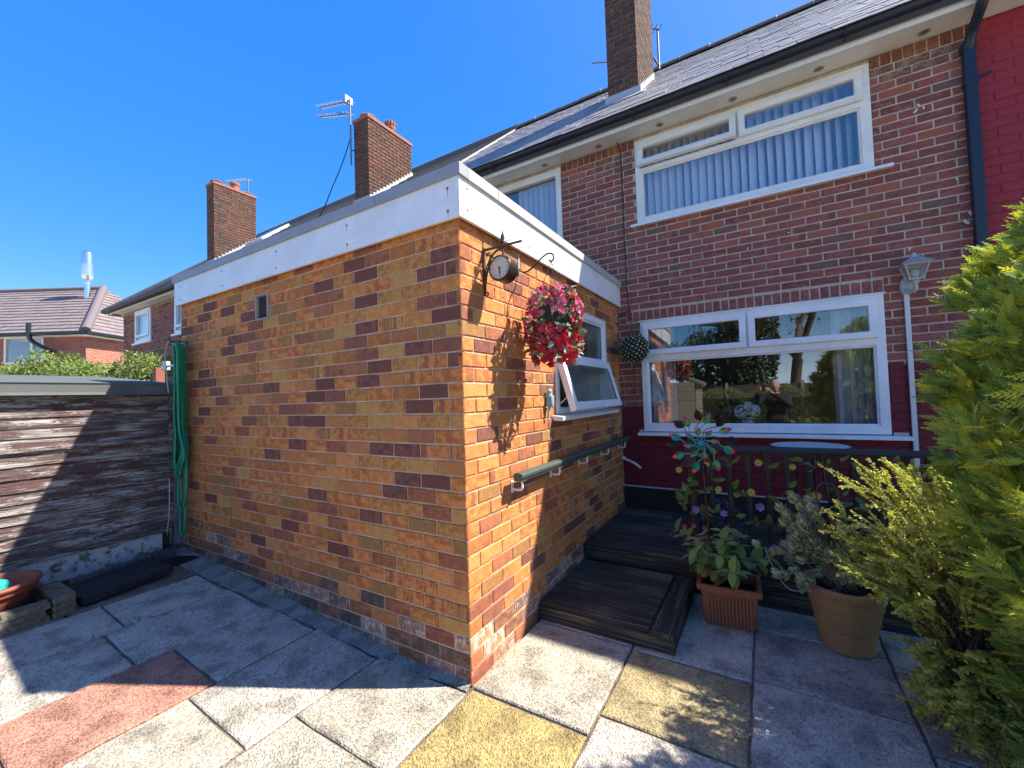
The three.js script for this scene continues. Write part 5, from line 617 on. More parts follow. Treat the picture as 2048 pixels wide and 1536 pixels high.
{ // variegated shrub in the round pot
  rnd = rngOf(511); const cx = 1.79, cz = -1.36; const t = thing('round_pot', 'large round sandy clay pot with raised bands', 'pot', [cx, 0, cz]); const cm = std(0.34, 0.205, 0.09, 0.85, { map: T.fineM, bumpMap: T.fineMB, bumpScale: 0.0015 });
  part(t, 'body', lathe([[0, 0], [0.125, 0], [0.132, 0.008], [0.15, 0.13], [0.154, 0.134], [0.158, 0.142], [0.156, 0.15], [0.174, 0.255], [0.18, 0.26], [0.183, 0.268], [0.18, 0.276], [0.19, 0.325], [0.198, 0.332], [0.204, 0.345], [0.206, 0.372], [0.2, 0.382], [0.188, 0.382], [0.182, 0.36], [0.18, 0.33], [0, 0.32]], 56), cm);
  const orn = []; for (let k = 0; k < 26; k++) { const a = k / 26 * 6.283, y = 0.2 + 0.018 * Math.sin(k * 2.3); const r = 0.165; orn.push(clean(new THREE.SphereGeometry(0.012, 7, 5).scale(1.3, 0.7, 0.35).rotateZ(k * 1.3).translate(0, y, r).rotateY(a))); } for (let k = 0; k < 60; k++) orn.push(clean(new THREE.CapsuleGeometry(0.004, 0.012, 2, 5).translate(0, 0.357, 0.2045).rotateY(k / 60 * 6.283))); part(t, 'relief', merge(orn), cm); part(t, 'compost', lathe([[0, 0.345], [0.178, 0.34], [0.18, 0.325]], 24), M.soil);
  const p = thing('variegated_shrub', 'straggly shrub with cream-edged grey-green leaves in the round pot', 'shrub', [cx, 0.34, cz]); const out = leafGeo(0.32, 0.25, 0.35, 4), inn = leafGeo(0.19, 0.25, 0.35, 3).scale(1, 0.86, 1).translate(0, 0.05, 0.012); const rosO = [], rosI = []; for (let k = 0; k < 11; k++) { const a = k * 2.4, tl = 0.55 + 0.09 * k; const f = g => clean(g.clone().rotateX(Math.max(0.25, 1.7 - tl * 0.9)).rotateY(a).translate(0, k * 0.03, 0)); rosO.push(f(out)); rosI.push(f(inn), f(inn.clone().translate(0, 0, -0.026))); }
  const gO = merge(rosO), gI = merge(rosI), mO = leafM(0.56, 0.57, 0.30, 0.25), mI = leafM(0.20, 0.27, 0.14, 0.25), stems = []; let c = 0;
  for (let i = 0; i < 36; i++) { const a = i < 16 ? rr(2.0, 4.2) : rr(0, 6.283), L = rr(0.2, 0.5), up = rr(0.08, 0.52); const b = V(rr(-0.08, 0.08), 0, rr(-0.08, 0.08)), e = V(b.x + Math.cos(a) * L * 0.9, up - (L > 0.34 ? 0.12 : 0), b.z + Math.abs(Math.sin(a)) * L * 0.35 + 0.02), m = V(lerp(b.x, e.x, 0.45), Math.max(up, 0.08) * 0.45 + rr(0, 0.06), lerp(b.z, e.z, 0.45)); const cu = new THREE.CatmullRomCurve3([b, m, e]); stems.push(clean(new THREE.TubeGeometry(cu, 10, 0.0035, 5)));
    for (const s of [0.55, 0.75, 0.9, 1]) { if (rnd() < 0.3) continue; const q = cu.getPoint(s), d = cu.getTangent(s).add(V(0, 0.6, 0)).add(rdir().multiplyScalar(0.5)).normalize(); const r = part(p, 'leaf_rosette', gO, mO); r.position.copy(q); r.quaternion.copy(aim(d, rr(0, 6.3))); r.scale.setScalar(rr(0.04, 0.058)); part(r, 'leaf_centres', gI, mI); c++; } }
  part(p, 'stems', merge(stems), std(0.26, 0.22, 0.16, 0.9)); part(p, 'trailing_stem', tube([[-0.05, 0.02, 0.1], [-0.15, 0.03, 0.16], [-0.28, 0.0, 0.15], [-0.36, 0.1, 0.1], [-0.4, 0.2, 0.08]], 0.004, 24, 6), std(0.28, 0.25, 0.2, 0.9)); }
{ // wind spinner
  rnd = rngOf(521); const hub = V(1.045, 1.205, -1.28); const t = thing('wind_spinner', 'metal garden wind spinner with green and pink leaf blades and blue hub', 'wind spinner', [hub.x, hub.y, hub.z], 0.12); const mt = (r, g, b) => std(r, g, b, 0.32, { metalness: 0.55 }); const teal = mt(0.02, 0.30, 0.26), green = mt(0.02, 0.24, 0.12), olive = mt(0.2, 0.27, 0.04), pink = mt(0.55, 0.05, 0.12), bronze = mt(0.05, 0.03, 0.03), wire = mt(0.10, 0.42, 0.38);
  const bladeShape = (() => { const s = [[0, 0]]; const n = 6; for (let i = 0; i <= n; i++) { const y = i / n, w = 0.36 * Math.sin(Math.PI * Math.min(1, 0.12 + y * 0.8)); s.push([w * 0.86, y * 0.86], [w * 1.04, y * 0.86 + 0.05]); } s.push([0, 1.02]); const l = s.slice(1, -1).reverse().map(([x, y]) => [-x, y]); return shapeOf([...s, ...l]); })();
  const cup = g => { const p = g.attributes.position; for (let i = 0; i < p.count; i++) p.setZ(i, p.getZ(i) + 0.9 * p.getX(i) ** 2 + 0.16 * Math.sin(p.getY(i) * 2.6)); g.computeVertexNormals(); return clean(g); }; const bg = cup(new THREE.ExtrudeGeometry(bladeShape, { depth: 0.02, bevelEnabled: false })), tipG = cup(new THREE.ExtrudeGeometry(shapeOf([[0.16, 0.72], [0.2, 0.86], [0.12, 0.9], [0.12, 1.0], [0.05, 0.97], [0, 1.14], [-0.05, 0.97], [-0.12, 1.0], [-0.12, 0.9], [-0.2, 0.86], [-0.16, 0.72], [0, 0.62]]), { depth: 0.02, bevelEnabled: false }).translate(0, 0, 0.03)), rib = cup(new THREE.ExtrudeGeometry(shapeOf([[-0.14, 0.2], [0, 0.06], [0.14, 0.2], [0.1, 0.66], [0, 0.78], [-0.1, 0.66]]), { depth: 0.01, bevelEnabled: false }).translate(0, 0, 0.022));
  const ring = (n, r0, size, z, tw, mats, off, back) => { for (let k = 0; k < n; k++) { const a = k / n * 6.283 + off, b = part(t, 'blade', bg, pick(mats)); b.position.set(Math.sin(a) * r0, Math.cos(a) * r0, z); b.rotation.set(0, 0, -a - tw); b.scale.setScalar(size); if (!back) { part(b, 'blade_tip', tipG, pink); part(b, 'blade_inlay', rib, k % 2 ? olive : green); } const c = Math.sin(a), d = Math.cos(a); part(t, 'wire_arm', tube([[c * 0.02, d * 0.02, z], [Math.sin(a - 0.5) * r0 * 0.55, Math.cos(a - 0.5) * r0 * 0.55, z + 0.004], [c * r0, d * r0, z]], 0.0028, 12, 6), back ? bronze : wire); } };
  ring(8, 0.135, 0.075, 0.01, 0.25, [green, teal, green], 0.2); ring(8, 0.06, 0.05, 0.03, 0.2, [teal, green], 0.55); ring(8, 0.15, 0.085, -0.07, -0.3, [bronze], 0.0, true);
  part(t, 'hub', clean(new THREE.SphereGeometry(0.024, 20, 14).translate(0, 0, 0.045)), std(0.015, 0.19, 0.34, 0.45)); part(t, 'axle', bar([0, 0, 0.04], [0, 0, -0.1], 0.006), bronze); part(t, 'pole', merge([bar([0, -0.01, -0.05], [0.03, -0.99, -0.05], 0.0065), bar([0.012, -0.28, -0.05], [0.045, -0.18, -0.045], 0.003)]), bronze); }
{ // solar watering can lantern on a hooked stake
  const t = thing('watering_can_light', 'bronze filigree watering can solar light on a hooked stake', 'garden light', [1.765, 0.715, -1.28]); const br = std(0.10, 0.05, 0.025, 0.5, { metalness: 0.5 }), dark = std(0.04, 0.042, 0.045, 0.4, { metalness: 0.4 });
  const g = new THREE.CylinderGeometry(0.054, 0.046, 0.125, 28, 1, true); part(t, 'can_body', merge([clean(g), clean(new THREE.CylinderGeometry(0.046, 0.046, 0.006, 24).translate(0, -0.06, 0))]), br); const bumps = []; for (let j = 0; j < 6; j++) for (let k = 0; k < 16; k++) { const a = (k + j % 2 * 0.5) / 16 * 6.283, y = -0.05 + j * 0.02; bumps.push(clean(new THREE.TorusGeometry(0.0075, 0.0018, 4, 7).translate(0, y, 0.05 + y * 0.064).rotateY(a))); } part(t, 'filigree', merge(bumps), br); part(t, 'lid', clean(new THREE.CylinderGeometry(0.055, 0.057, 0.012, 28).translate(0, 0.068, 0)), dark); part(t, 'solar_panel', merge([box(-0.03, 0.03, 0.0745, 0.0765, -0.03, 0.03)]), std(0.02, 0.03, 0.06, 0.15)); part(t, 'panel_strip', box(-0.028, 0.028, 0.0768, 0.0774, -0.002, 0.002), std(0.45, 0.45, 0.45, 0.4));
  part(t, 'spout', tube([[0.045, -0.02, 0.01], [0.09, 0.01, 0.01], [0.12, 0.05, 0.01]], 0.01, 12, 8), br); part(t, 'handle', tube([[-0.035, 0.07, 0], [-0.03, 0.12, 0], [0.01, 0.135, 0], [0.035, 0.1, 0]], 0.004, 16, 6), std(0.28, 0.25, 0.2, 0.4, { metalness: 0.6 })); part(t, 'side_handle', tube([[-0.05, 0.05, 0], [-0.1, 0.06, 0], [-0.1, 0.0, 0], [-0.05, -0.03, 0]], 0.004, 16, 6), std(0.28, 0.25, 0.2, 0.4, { metalness: 0.6 }));
  part(t, 'stake', tube([[0.03, -0.37, 0.01], [-0.02, -0.1, 0.0], [-0.075, 0.1, 0], [-0.095, 0.2, 0], [-0.07, 0.262, 0], [-0.015, 0.262, 0], [0.012, 0.22, 0], [0.008, 0.14, 0]], 0.0045, 40, 7), std(0.09, 0.08, 0.06, 0.45, { metalness: 0.5 })); }
{ // artificial flower garland wound through the balustrade
  rnd = rngOf(531); const t = thing('flower_garland', 'artificial vine with yellow and mauve flowers wound along the balustrade', 'garland'); const pts = []; for (let i = 0; i <= 46; i++) { const x = 0.86 + i * 0.032; pts.push(V(x, 0.83 + 0.05 * Math.sin(i * 0.9) - 0.02 * Math.cos(i * 0.4), -1.675 + 0.02 * Math.sin(i * 1.7))); } const pts2 = []; for (let i = 0; i <= 40; i++) { const x = 0.98 + i * 0.034; pts2.push(V(x, 1.045 + 0.03 * Math.sin(i * 0.8), -1.675 + 0.02 * Math.sin(i * 1.9))); } const dropP = [V(0.87, 0.84, -1.665), V(0.85, 0.72, -1.655), V(0.88, 0.62, -1.66), V(1.0, 0.64, -1.665), V(1.2, 0.63, -1.67), V(1.4, 0.60, -1.67), V(1.62, 0.58, -1.66)];
  const cs = [pts, pts2, dropP].map(p => new THREE.CatmullRomCurve3(p)); part(t, 'vine', merge(cs.map(c => clean(new THREE.TubeGeometry(c, 120, 0.0022, 5)))), std(0.05, 0.085, 0.03, 0.8)); const lg = leafGeo(0.33, 0.3, 0.25), lm = [leafM(0.15, 0.24, 0.06, 0.25), leafM(0.22, 0.29, 0.08, 0.25), leafM(0.1, 0.17, 0.05, 0.25)];
  for (let i = 0; i < 105; i++) { const c = cs[i % 3], s = rnd(), p = c.getPoint(s), l = part(t, 'leaf', lg, pick(lm)); l.position.copy(p); const d = V(rr(-1, 1), rr(-0.7, 0.8), rr(0.1, 0.9)).normalize(); l.quaternion.copy(aim(d, rr(-0.6, 0.6))); l.scale.setScalar(rr(0.045, 0.08)); }
  const flo = (n, w) => { const ps = []; for (let k = 0; k < n; k++) ps.push(leafGeo(w, -0.2, 0.15, 4).rotateX(0.5).rotateZ(k / n * 6.283)); return merge(ps); }; const y = flo(10, 0.17), m = flo(6, 0.34), ym = petalM(0.62, 0.50, 0.10), mm = petalM(0.33, 0.2, 0.52), eye = std(0.28, 0.15, 0.03, 0.8);
  const put = (g, mt, x, yy, s, ez) => { const f = part(t, 'flower', g, mt); f.position.set(x, yy, -1.63); f.quaternion.setFromUnitVectors(V(0, 0, 1), V(rr(-0.4, 0.4), rr(-0.3, 0.5), 1).normalize()); f.scale.setScalar(s); if (ez) part(f, 'eye', new THREE.SphereGeometry(0.2, 8, 6), eye); };
  for (const [x, yy] of [[0.83, 0.955], [1.10, 0.83], [1.32, 0.82], [1.56, 0.84], [1.70, 0.83], [1.37, 1.03], [1.57, 1.02], [1.98, 1.0], [1.03, 1.0], [2.2, 0.86]]) put(y, ym, x, yy, rr(0.032, 0.042), true); for (const [x, yy] of [[0.95, 0.66], [1.13, 0.645], [1.37, 0.72], [1.61, 0.68], [1.64, 0.74], [1.44, 0.45], [1.72, 0.5]]) put(m, mm, x, yy, rr(0.034, 0.05), false);
  for (const [x, yy] of [[0.86, 0.52], [0.9, 0.5], [0.93, 0.53], [0.88, 0.47], [1.0, 0.53]]) put(m, petalM(0.6, 0.14, 0.18), x, yy, 0.03, true); }
{ // pot of dark pansies on the deck
  rnd = rngOf(541); const t = thing('pansy_pot', 'pot of small violet flowers on the deck behind the newel post', 'pot plant', [1.09, 0.266, -1.95]); part(t, 'pot', lathe([[0, 0], [0.09, 0], [0.12, 0.2], [0.128, 0.2], [0.128, 0.23], [0.115, 0.23], [0.1, 0.2], [0, 0.19]], 28), std(0.05, 0.05, 0.055, 0.7)); const lg = leafGeo(0.35, 0.3, 0.2), ms = [], c = []; for (let i = 0; i < 260; i++) { const d = rdir(); d.y = Math.abs(d.y); ms.push(mat4(V(d.x * 0.13, 0.22 + d.y * 0.17, d.z * 0.13), aim(d.add(rdir().multiplyScalar(0.6))), rr(0.02, 0.035))); c.push(rnd() < 0.45 ? C(rr(0.1, 0.26), rr(0.08, 0.2), rr(0.3, 0.5)) : C(0.03, rr(0.05, 0.09), 0.03)); } instPart(t, 'foliage', lg, leafM(1, 1, 1, 0.2), ms, c); }
// golden-tipped conifer and honeysuckle shrub at the edge of the patio
{ rnd = rngOf(551); const bx = 2.60, bz = -0.46; const t = thing('golden_conifer', 'tall golden-green conifer beside the patio', 'conifer', [bx, 0, bz]); part(t, 'trunk', merge([tube([[0, -0.05, 0], [0.01, 0.8, 0.01], [0, 1.6, 0], [0.02, 2.5, 0]], 0.035, 12, 8), tube([[0.02, 0.3, 0], [-0.12, 0.8, 0.05], [-0.2, 1.5, 0.1]], 0.02, 10, 6), tube([[0.02, 0.2, 0], [0.1, 0.8, 0.15], [0.12, 1.6, 0.2]], 0.02, 10, 6)]), M.bark);
  // one feathery spray: a rib with flat scale-leaf twigs
  const sp = []; const twig = (x, y, a, L) => { const w = 0.1, c = Math.cos(a), s = Math.sin(a); for (let k = 0; k < 2; k++) { const t0 = k / 2 * L, t1 = t0 + L * 0.62, b = w * (1 - k * 0.25); const P = (u, v, z) => [x + s * u + c * v, y + c * u - s * v, z + u * u * 0.25 * 0 - 0.12 * (y + u * 0.5) ** 2]; sp.push(...P(t0, -b, 0.01), ...P(t0, b, 0), ...P(t1, 0, 0.02)); } };
  for (let i = 0; i < 4; i++) { const y = i * 0.22, L = 0.48 * (1 - i * 0.14); twig(0, y, 0.75, L); twig(0, y + 0.05, -0.75, L); } twig(0, 0.85, 0, 0.3); const sg = new THREE.BufferGeometry(); sg.setAttribute('position', new THREE.Float32BufferAttribute(sp, 3)); sg.computeVertexNormals();
  const rad = y => { const P = [[0, 0.30], [0.3, 0.34], [0.7, 0.37], [1.15, 0.42], [1.39, 0.50], [1.62, 0.52], [1.85, 0.45], [2.05, 0.34], [2.2, 0.22], [2.34, 0.09], [2.42, 0.0]]; for (let i = 0; i + 1 < P.length; i++) if (y <= P[i + 1][0]) return lerp(P[i][1], P[i + 1][1], (y - P[i][0]) / (P[i + 1][0] - P[i][0])); return 0; };
  const lump = (a, y) => 1 + 0.13 * Math.sin(a * 3 + y * 4.2) + 0.13 * Math.sin(a * 7 - y * 9) + 0.09 * Math.sin(a * 13 + y * 21); const ms = [], cs = [];
  for (let c = 0; c < 1700; c++) { const y = rr(0.04, 2.4), a = rr(0, 6.283), R = rad(y) * lump(a, y); if (R < 0.015 || rnd() > R / 0.42 + 0.2) continue; const h = V(Math.cos(a), 0, Math.sin(a)), f = c % 4 ? rr(0.86, 1.03) : rr(0.5, 0.85), p0 = V(h.x * R * f, y, h.z * R * f), d0 = h.clone().multiplyScalar(0.9).add(V(0, rr(0.2, 1.0), 0)).add(rdir().multiplyScalar(0.3)).normalize(), tone = rnd(), n = 14 + Math.floor(rr(0, 8));
    for (let i = 0; i < n; i++) { const d = d0.clone().add(rdir().multiplyScalar(0.75)).normalize(), p = p0.clone().addScaledVector(d, rr(-0.03, 0.045)).add(rdir().multiplyScalar(0.016)); ms.push(mat4(p, aim(d, rr(0, 6.3)), V(0.72, 1, 1).multiplyScalar(rr(0.045, 0.08)))); const k = clamp(tone * 0.6 + rnd() * 0.55); cs.push(C(lerp(0.13, 0.70, k * k), lerp(0.25, 0.70, k * k), lerp(0.018, 0.05, k))); } }
  instPart(t, 'foliage', sg, leafM(1, 1, 1, 0.35), ms, cs); }
{ rnd = rngOf(561); const bx = 2.17, bz = -0.84; const t = thing('golden_shrub', 'loose shrub with arching sprays of tiny yellow-green leaves beside the round pot', 'shrub', [bx, 0, bz]); const br = [], ms = [], cs = []; const lg = new THREE.BufferGeometry(); lg.setAttribute('position', new THREE.Float32BufferAttribute([0, 0, 0, 0.26, 0.3, 0.05, 0.22, 0.75, 0.02, 0, 0, 0, 0.22, 0.75, 0.02, 0, 1, -0.08, 0, 0, 0, 0, 1, -0.08, -0.22, 0.75, 0.02, 0, 0, 0, -0.22, 0.75, 0.02, -0.26, 0.3, 0.05], 3)); lg.computeVertexNormals();
  const leafy = (cu, s0, n) => { for (let k = 0; k < n; k++) { const s = s0 + (1 - s0) * k / n, p = cu.getPoint(s), d = cu.getTangent(s), sd = new THREE.Vector3().crossVectors(d, V(0.1, 1, 0.2)).normalize(); for (const q of [1, -1]) { const dir = sd.clone().multiplyScalar(q).addScaledVector(d, 0.75).add(rdir().multiplyScalar(0.35)); ms.push(mat4(p.clone().add(rdir().multiplyScalar(0.002)), aim(dir, rr(-0.8, 0.8) + (q > 0 ? 0 : 3.14)), rr(0.015, 0.024))); const y = rnd(); cs.push(C(lerp(0.26, 0.68, y), lerp(0.33, 0.64, y), lerp(0.03, 0.09, y))); } } };
  for (let i = 0; i < 360; i++) { const low = rnd() < 0.36; const a = low ? rr(-0.6, 3.7) : rr(0, 6.283), L = rr(0.2, 0.56) * (low ? 0.85 : 1), h = low ? rr(0.05, 0.4) : rr(0.35, 1.2); const toL = low ? 0.5 : Math.cos(a) < 0 ? 1.0 : 0.7; const b = V(rr(-0.1, 0.1), rr(0.02, h * 0.45), rr(-0.1, 0.1)), e = V(Math.cos(a) * L * toL, !low && Math.cos(a) < -0.3 ? Math.max(h, 0.5 + L * 0.3) : h - (L > 0.4 ? 0.06 : 0), Math.sin(a) * L * 0.72), m = V(e.x * 0.5, lerp(b.y, e.y, 0.68) + 0.06, e.z * 0.5); const cu = new THREE.CatmullRomCurve3([b, m, e]); br.push(clean(new THREE.TubeGeometry(cu, 6, 0.0018, 3))); leafy(cu, 0.4, 26);
    for (let s = 0; s < 2; s++) { const t0 = rr(0.5, 0.85), q = cu.getPoint(t0), d = cu.getTangent(t0).add(rdir().multiplyScalar(0.8)).normalize(), e2 = q.clone().addScaledVector(d, rr(0.07, 0.16)); const c2 = new THREE.CatmullRomCurve3([q, q.clone().lerp(e2, 0.5).add(V(0, 0.01, 0)), e2]); leafy(c2, 0.1, 13); } }
  part(t, 'branches', merge(br), std(0.1, 0.075, 0.05, 0.9)); instPart(t, 'foliage', lg, leafM(1, 1, 1, 0.45), ms, cs); }
// ---------------------------------------------------------------- the shed side of the garden
const boardMats = []; { const t = [0, 1, 2].map(k => { const c = T.board.clone(); c.offset.set(0.37 * k, 0.21 * k); c.needsUpdate = true; const b = T.boardB.clone(); b.offset.copy(c.offset); b.needsUpdate = true; return new THREE.MeshStandardMaterial({ map: c, bumpMap: b, bumpScale: 0.006, roughness: 0.9 }); }); boardMats.push(...t); }
{ rnd = rngOf(601); const sx = -3.55; const t = thing('garden_shed', 'weathered timber shed with flaking dull red boards and felt roof', 'shed'); const z0 = 0.06, z1 = 3.3;
  function plank(y0, y1, k, za, wav) { const n = 34, P = [], U = [], row = k * 2 + 0.1; const edge = (i, s) => wav * (0.6 * Math.sin(i * 0.5 + k * 2 + s) + 0.6 * Math.sin(i * 0.23 + k * 5 + s * 3)); const X = [sx + 0.006, sx + 0.022 + rr(0, 0.004)];
    for (let i = 0; i < n; i++) { const a = i / n, b = (i + 1) / n, za_ = lerp(za, z1, a), zb_ = lerp(za, z1, b), la = y0 + edge(i, 1), lb = y0 + edge(i + 1, 1); const v = (x, y, z, u, w) => { P.push(x, y, z); U.push(u, w); }; const q = (p, r, s, w) => { for (const e of [p, r, s, p, s, w]) v(...e); }; const u0 = a * 1.7 + k * 0.19, u1 = b * 1.7 + k * 0.19, w0 = (k % 16) / 16 + 0.004, w1 = w0 + 0.054;
      q([X[1], la, za_, u0, w0], [X[0], y1 + 0.012, za_, u0, w1], [X[0], y1 + 0.012, zb_, u1, w1], [X[1], lb, zb_, u1, w0]); q([X[1] - 0.02, la, za_, u0, w0], [X[1], la, za_, u0, w0 + 0.003], [X[1], lb, zb_, u1, w0 + 0.003], [X[1] - 0.02, lb, zb_, u1, w0]); }
    const g = new THREE.BufferGeometry(); g.setAttribute('position', new THREE.Float32BufferAttribute(P, 3)); g.setAttribute('uv', new THREE.Float32BufferAttribute(U, 2)); g.computeVertexNormals(); part(t, 'board', g, boardMats[k % 3]); }
  const ys = [0.425, 0.52, 0.61, 0.70, 0.775, 0.86, 0.95, 1.04, 1.14, 1.25]; for (let i = 0; i + 1 < ys.length; i++) plank(ys[i], ys[i + 1], i, z0, 0.006); const yu = [1.285, 1.36, 1.44, 1.52, 1.60, 1.70]; for (let i = 0; i + 1 < yu.length; i++) plank(yu[i], yu[i + 1], i + 9, z0 + 0.035, 0.002);
  const gm = boardMats[1]; part(t, 'rail', rbox(sx + 0.002, sx + 0.04, 1.25, 1.285, z0, z1, 0.004), gm); part(t, 'bottom_rail', rbox(sx + 0.002, sx + 0.045, 0.385, 0.425, z0 + 0.02, z1, 0.004), gm); part(t, 'corner_strip', rbox(sx + 0.0, sx + 0.036, 1.28, 1.70, z0 + 0.0, z0 + 0.034, 0.003), gm);
  part(t, 'wall_core', merge([box(-5.5, sx, 0.0, 1.70, z0 + 0.02, z1)]), std(0.05, 0.03, 0.025, 0.95));
  const felt = std(0.105, 0.115, 0.11, 0.95, { map: T.fineM, bumpMap: T.fineMB, bumpScale: 0.002 }); const rf = part(t, 'roof', merge([extrude(shapeOf([[3.44, 1.695], [3.455, 1.69], [3.46, 1.78], [3.45, 1.795], [5.6, 1.98], [5.6, 1.93], [3.56, 1.74], [3.47, 1.735]].map(([x, y]) => [-x, y])), z1 - 0.0, 0.004).translate(0, 0, 0.02)]), felt);
  part(t, 'base_board', boxUV(new THREE.BoxGeometry(0.05, 0.36, z1 - 0.1).translate(sx + 0.0, 0.205, z1 / 2 + 0.1)), std(0.85, 0.85, 0.85, 0.95, { map: scaled(T.lime, 0.8), bumpMap: scaled(T.dirtB, 0.3), bumpScale: 0.008 }), 'lime-washed concrete gravel board'); }
{ const p = thing('concrete_post', 'grey weathered post between the shed and the brick extension', 'post', [-3.555, 0, 0.02]); part(p, 'shaft', rbox(-0.04, 0.04, 0.0, 1.31, -0.04, 0.038, 0.006), std(0.3, 0.3, 0.31, 0.95, { map: scaled(T.dirt, 0.5), bumpMap: scaled(T.dirtB, 0.2), bumpScale: 0.004 })); part(p, 'footing', rbox(-0.06, 0.09, 0.1, 0.24, -0.05, 0.06, 0.012), std(0.06, 0.062, 0.066, 0.9)); }
struct('soil_bed', boxUV(new THREE.BoxGeometry(0.45, 0.2, 3.3).translate(-3.32, 0.085, 1.65)), M.soil);
{ rnd = rngOf(607); const t = solo('dark_board', boxUV(new RoundedBoxGeometry(0.40, 0.05, 0.56, 2, 0.006)), std(0.03, 0.031, 0.034, 0.9, { map: scaled(T.dirt, 0.4), bumpMap: scaled(T.dirtB, 0.2), bumpScale: 0.004 }), 'flat black board lying on the flags by the shed', 'board'); t.position.set(-3.02, 0.215, 0.60); t.rotation.set(0.05, 0.1, -0.04);
  const em = [std(0.06, 0.062, 0.068, 0.75), std(0.085, 0.075, 0.078, 0.75)]; const lab = ['beside the post', 'behind the black board', 'behind the end of the black board', 'behind the stone block']; [[0.2, 0.06], [0.40, 0.0], [0.58, -0.1], [0.76, 0.16]].forEach(([z, r], i) => { const e = thing('edging_strip', `dark scalloped plastic edging piece ${lab[i]}`, 'edging', [-3.335 + i * 0.035, 0.18, z], Math.PI / 2 + r, 'scalloped edging along the shed'); for (let k = 0; k < 4; k++) part(e, 'scallop', merge([clean(extrude(shapeOf([[-0.021, -0.05], [0.021, -0.05], [0.021, 0.07], [0.014, 0.088], [0, 0.095], [-0.014, 0.088], [-0.021, 0.07]]), 0.03, 0.004)), clean(extrude(shapeOf([[-0.009, -0.04], [0.009, -0.04], [0.009, 0.06], [0, 0.07], [-0.009, 0.06]]), 0.008, 0.002)).translate(0, 0, 0.028)]), em[i % 2]).position.set((k - 1.5) * 0.043, k % 2 * 0.008, 0); });
}
{ rnd = rngOf(611); const rock = (L, H, D) => { const g = new THREE.BoxGeometry(L, H, D, Math.round(L / 0.02), Math.max(3, Math.round(H / 0.012)), 4), p = g.attributes.position; for (let i = 0; i < p.count; i++) { const x = p.getX(i), y = p.getY(i), z = p.getZ(i), n = hash(Math.round(x * 500), Math.round(y * 500), Math.round(z * 500) + 7) - 0.5; p.setXYZ(i, x + n * 0.008, y + n * 0.006, z + n * 0.012); } g.computeVertexNormals(); return boxUV(clean(g)); }; const sm = [std(0.36, 0.31, 0.22, 0.95, { map: scaled(T.dirt, 0.2), bumpMap: scaled(T.dirtB, 0.1), bumpScale: 0.006 }), std(0.3, 0.26, 0.21, 0.95, { map: scaled(T.dirt, 0.2), bumpMap: scaled(T.dirtB, 0.1), bumpScale: 0.006 })];
  const a = thing('stone_block', 'rock-faced walling block set across the end of the black board', 'stone block', [-2.99, 0.15, 0.955], 0.0, 'walling blocks edging the bed'); for (let k = 0; k < 3; k++) part(a, 'strip', rock(0.44, 0.043, 0.11), sm[k % 2]).position.set(rr(-0.003, 0.003), 0.022 + k * 0.047, 0);
  const b = thing('stone_block', 'rock-faced walling block in front of the terracotta bowl', 'stone block', [-2.83, 0.145, 1.24], 0.0, 'walling blocks edging the bed'); for (let k = 0; k < 3; k++) for (const s of [-1, 1]) part(b, 'strip', rock(0.11, 0.038, 0.215), sm[(k + (s > 0)) % 2]).position.set(rr(-0.003, 0.003), 0.02 + k * 0.042, s * 0.109 + (k % 2) * 0.02);
  const c = thing('stone_block', 'rock-faced walling block at the left picture edge', 'stone block', [-2.83, 0.145, 1.70], 0.02, 'walling blocks edging the bed'); for (let k = 0; k < 3; k++) for (const s of [-1, 1]) part(c, 'strip', rock(0.11, 0.038, 0.215), sm[(k + (s > 0)) % 2]).position.set(rr(-0.003, 0.003), 0.02 + k * 0.042, s * 0.109 - (k % 2) * 0.02); }
{ const t = thing('terracotta_bowl', 'wide terracotta plastic bowl planter beside the shed', 'planter', [-3.16, 0.18, 1.25]); part(t, 'bowl', lathe([[0, 0], [0.15, 0], [0.165, 0.01], [0.2, 0.09], [0.203, 0.095], [0.215, 0.13], [0.222, 0.148], [0.235, 0.15], [0.242, 0.16], [0.238, 0.178], [0.25, 0.186], [0.262, 0.2], [0.258, 0.216], [0.24, 0.22], [0.226, 0.212], [0.21, 0.17], [0.17, 0.06], [0, 0.05]], 48), std(0.27, 0.075, 0.05, 0.6, { map: T.fineM }));
  const g = new THREE.SphereGeometry(0.2, 28, 14, 0, 6.3, 0, 1.3), p = g.attributes.position; for (let i = 0; i < p.count; i++) { const n = hash(i, 2, 3); p.setXYZ(i, p.getX(i) * (0.95 + 0.1 * n), p.getY(i) * 0.45 + 0.012 * Math.sin(p.getX(i) * 50) + 0.01 * n, p.getZ(i)); } g.computeVertexNormals(); const bag = solo('teal_sheet', clean(g).scale(0.75, 1, 0.75), std(0.02, 0.33, 0.27, 0.45), 'crumpled teal plastic sheet inside the terracotta bowl', 'plastic sheet'); bag.position.set(-3.2, 0.32, 1.27); }
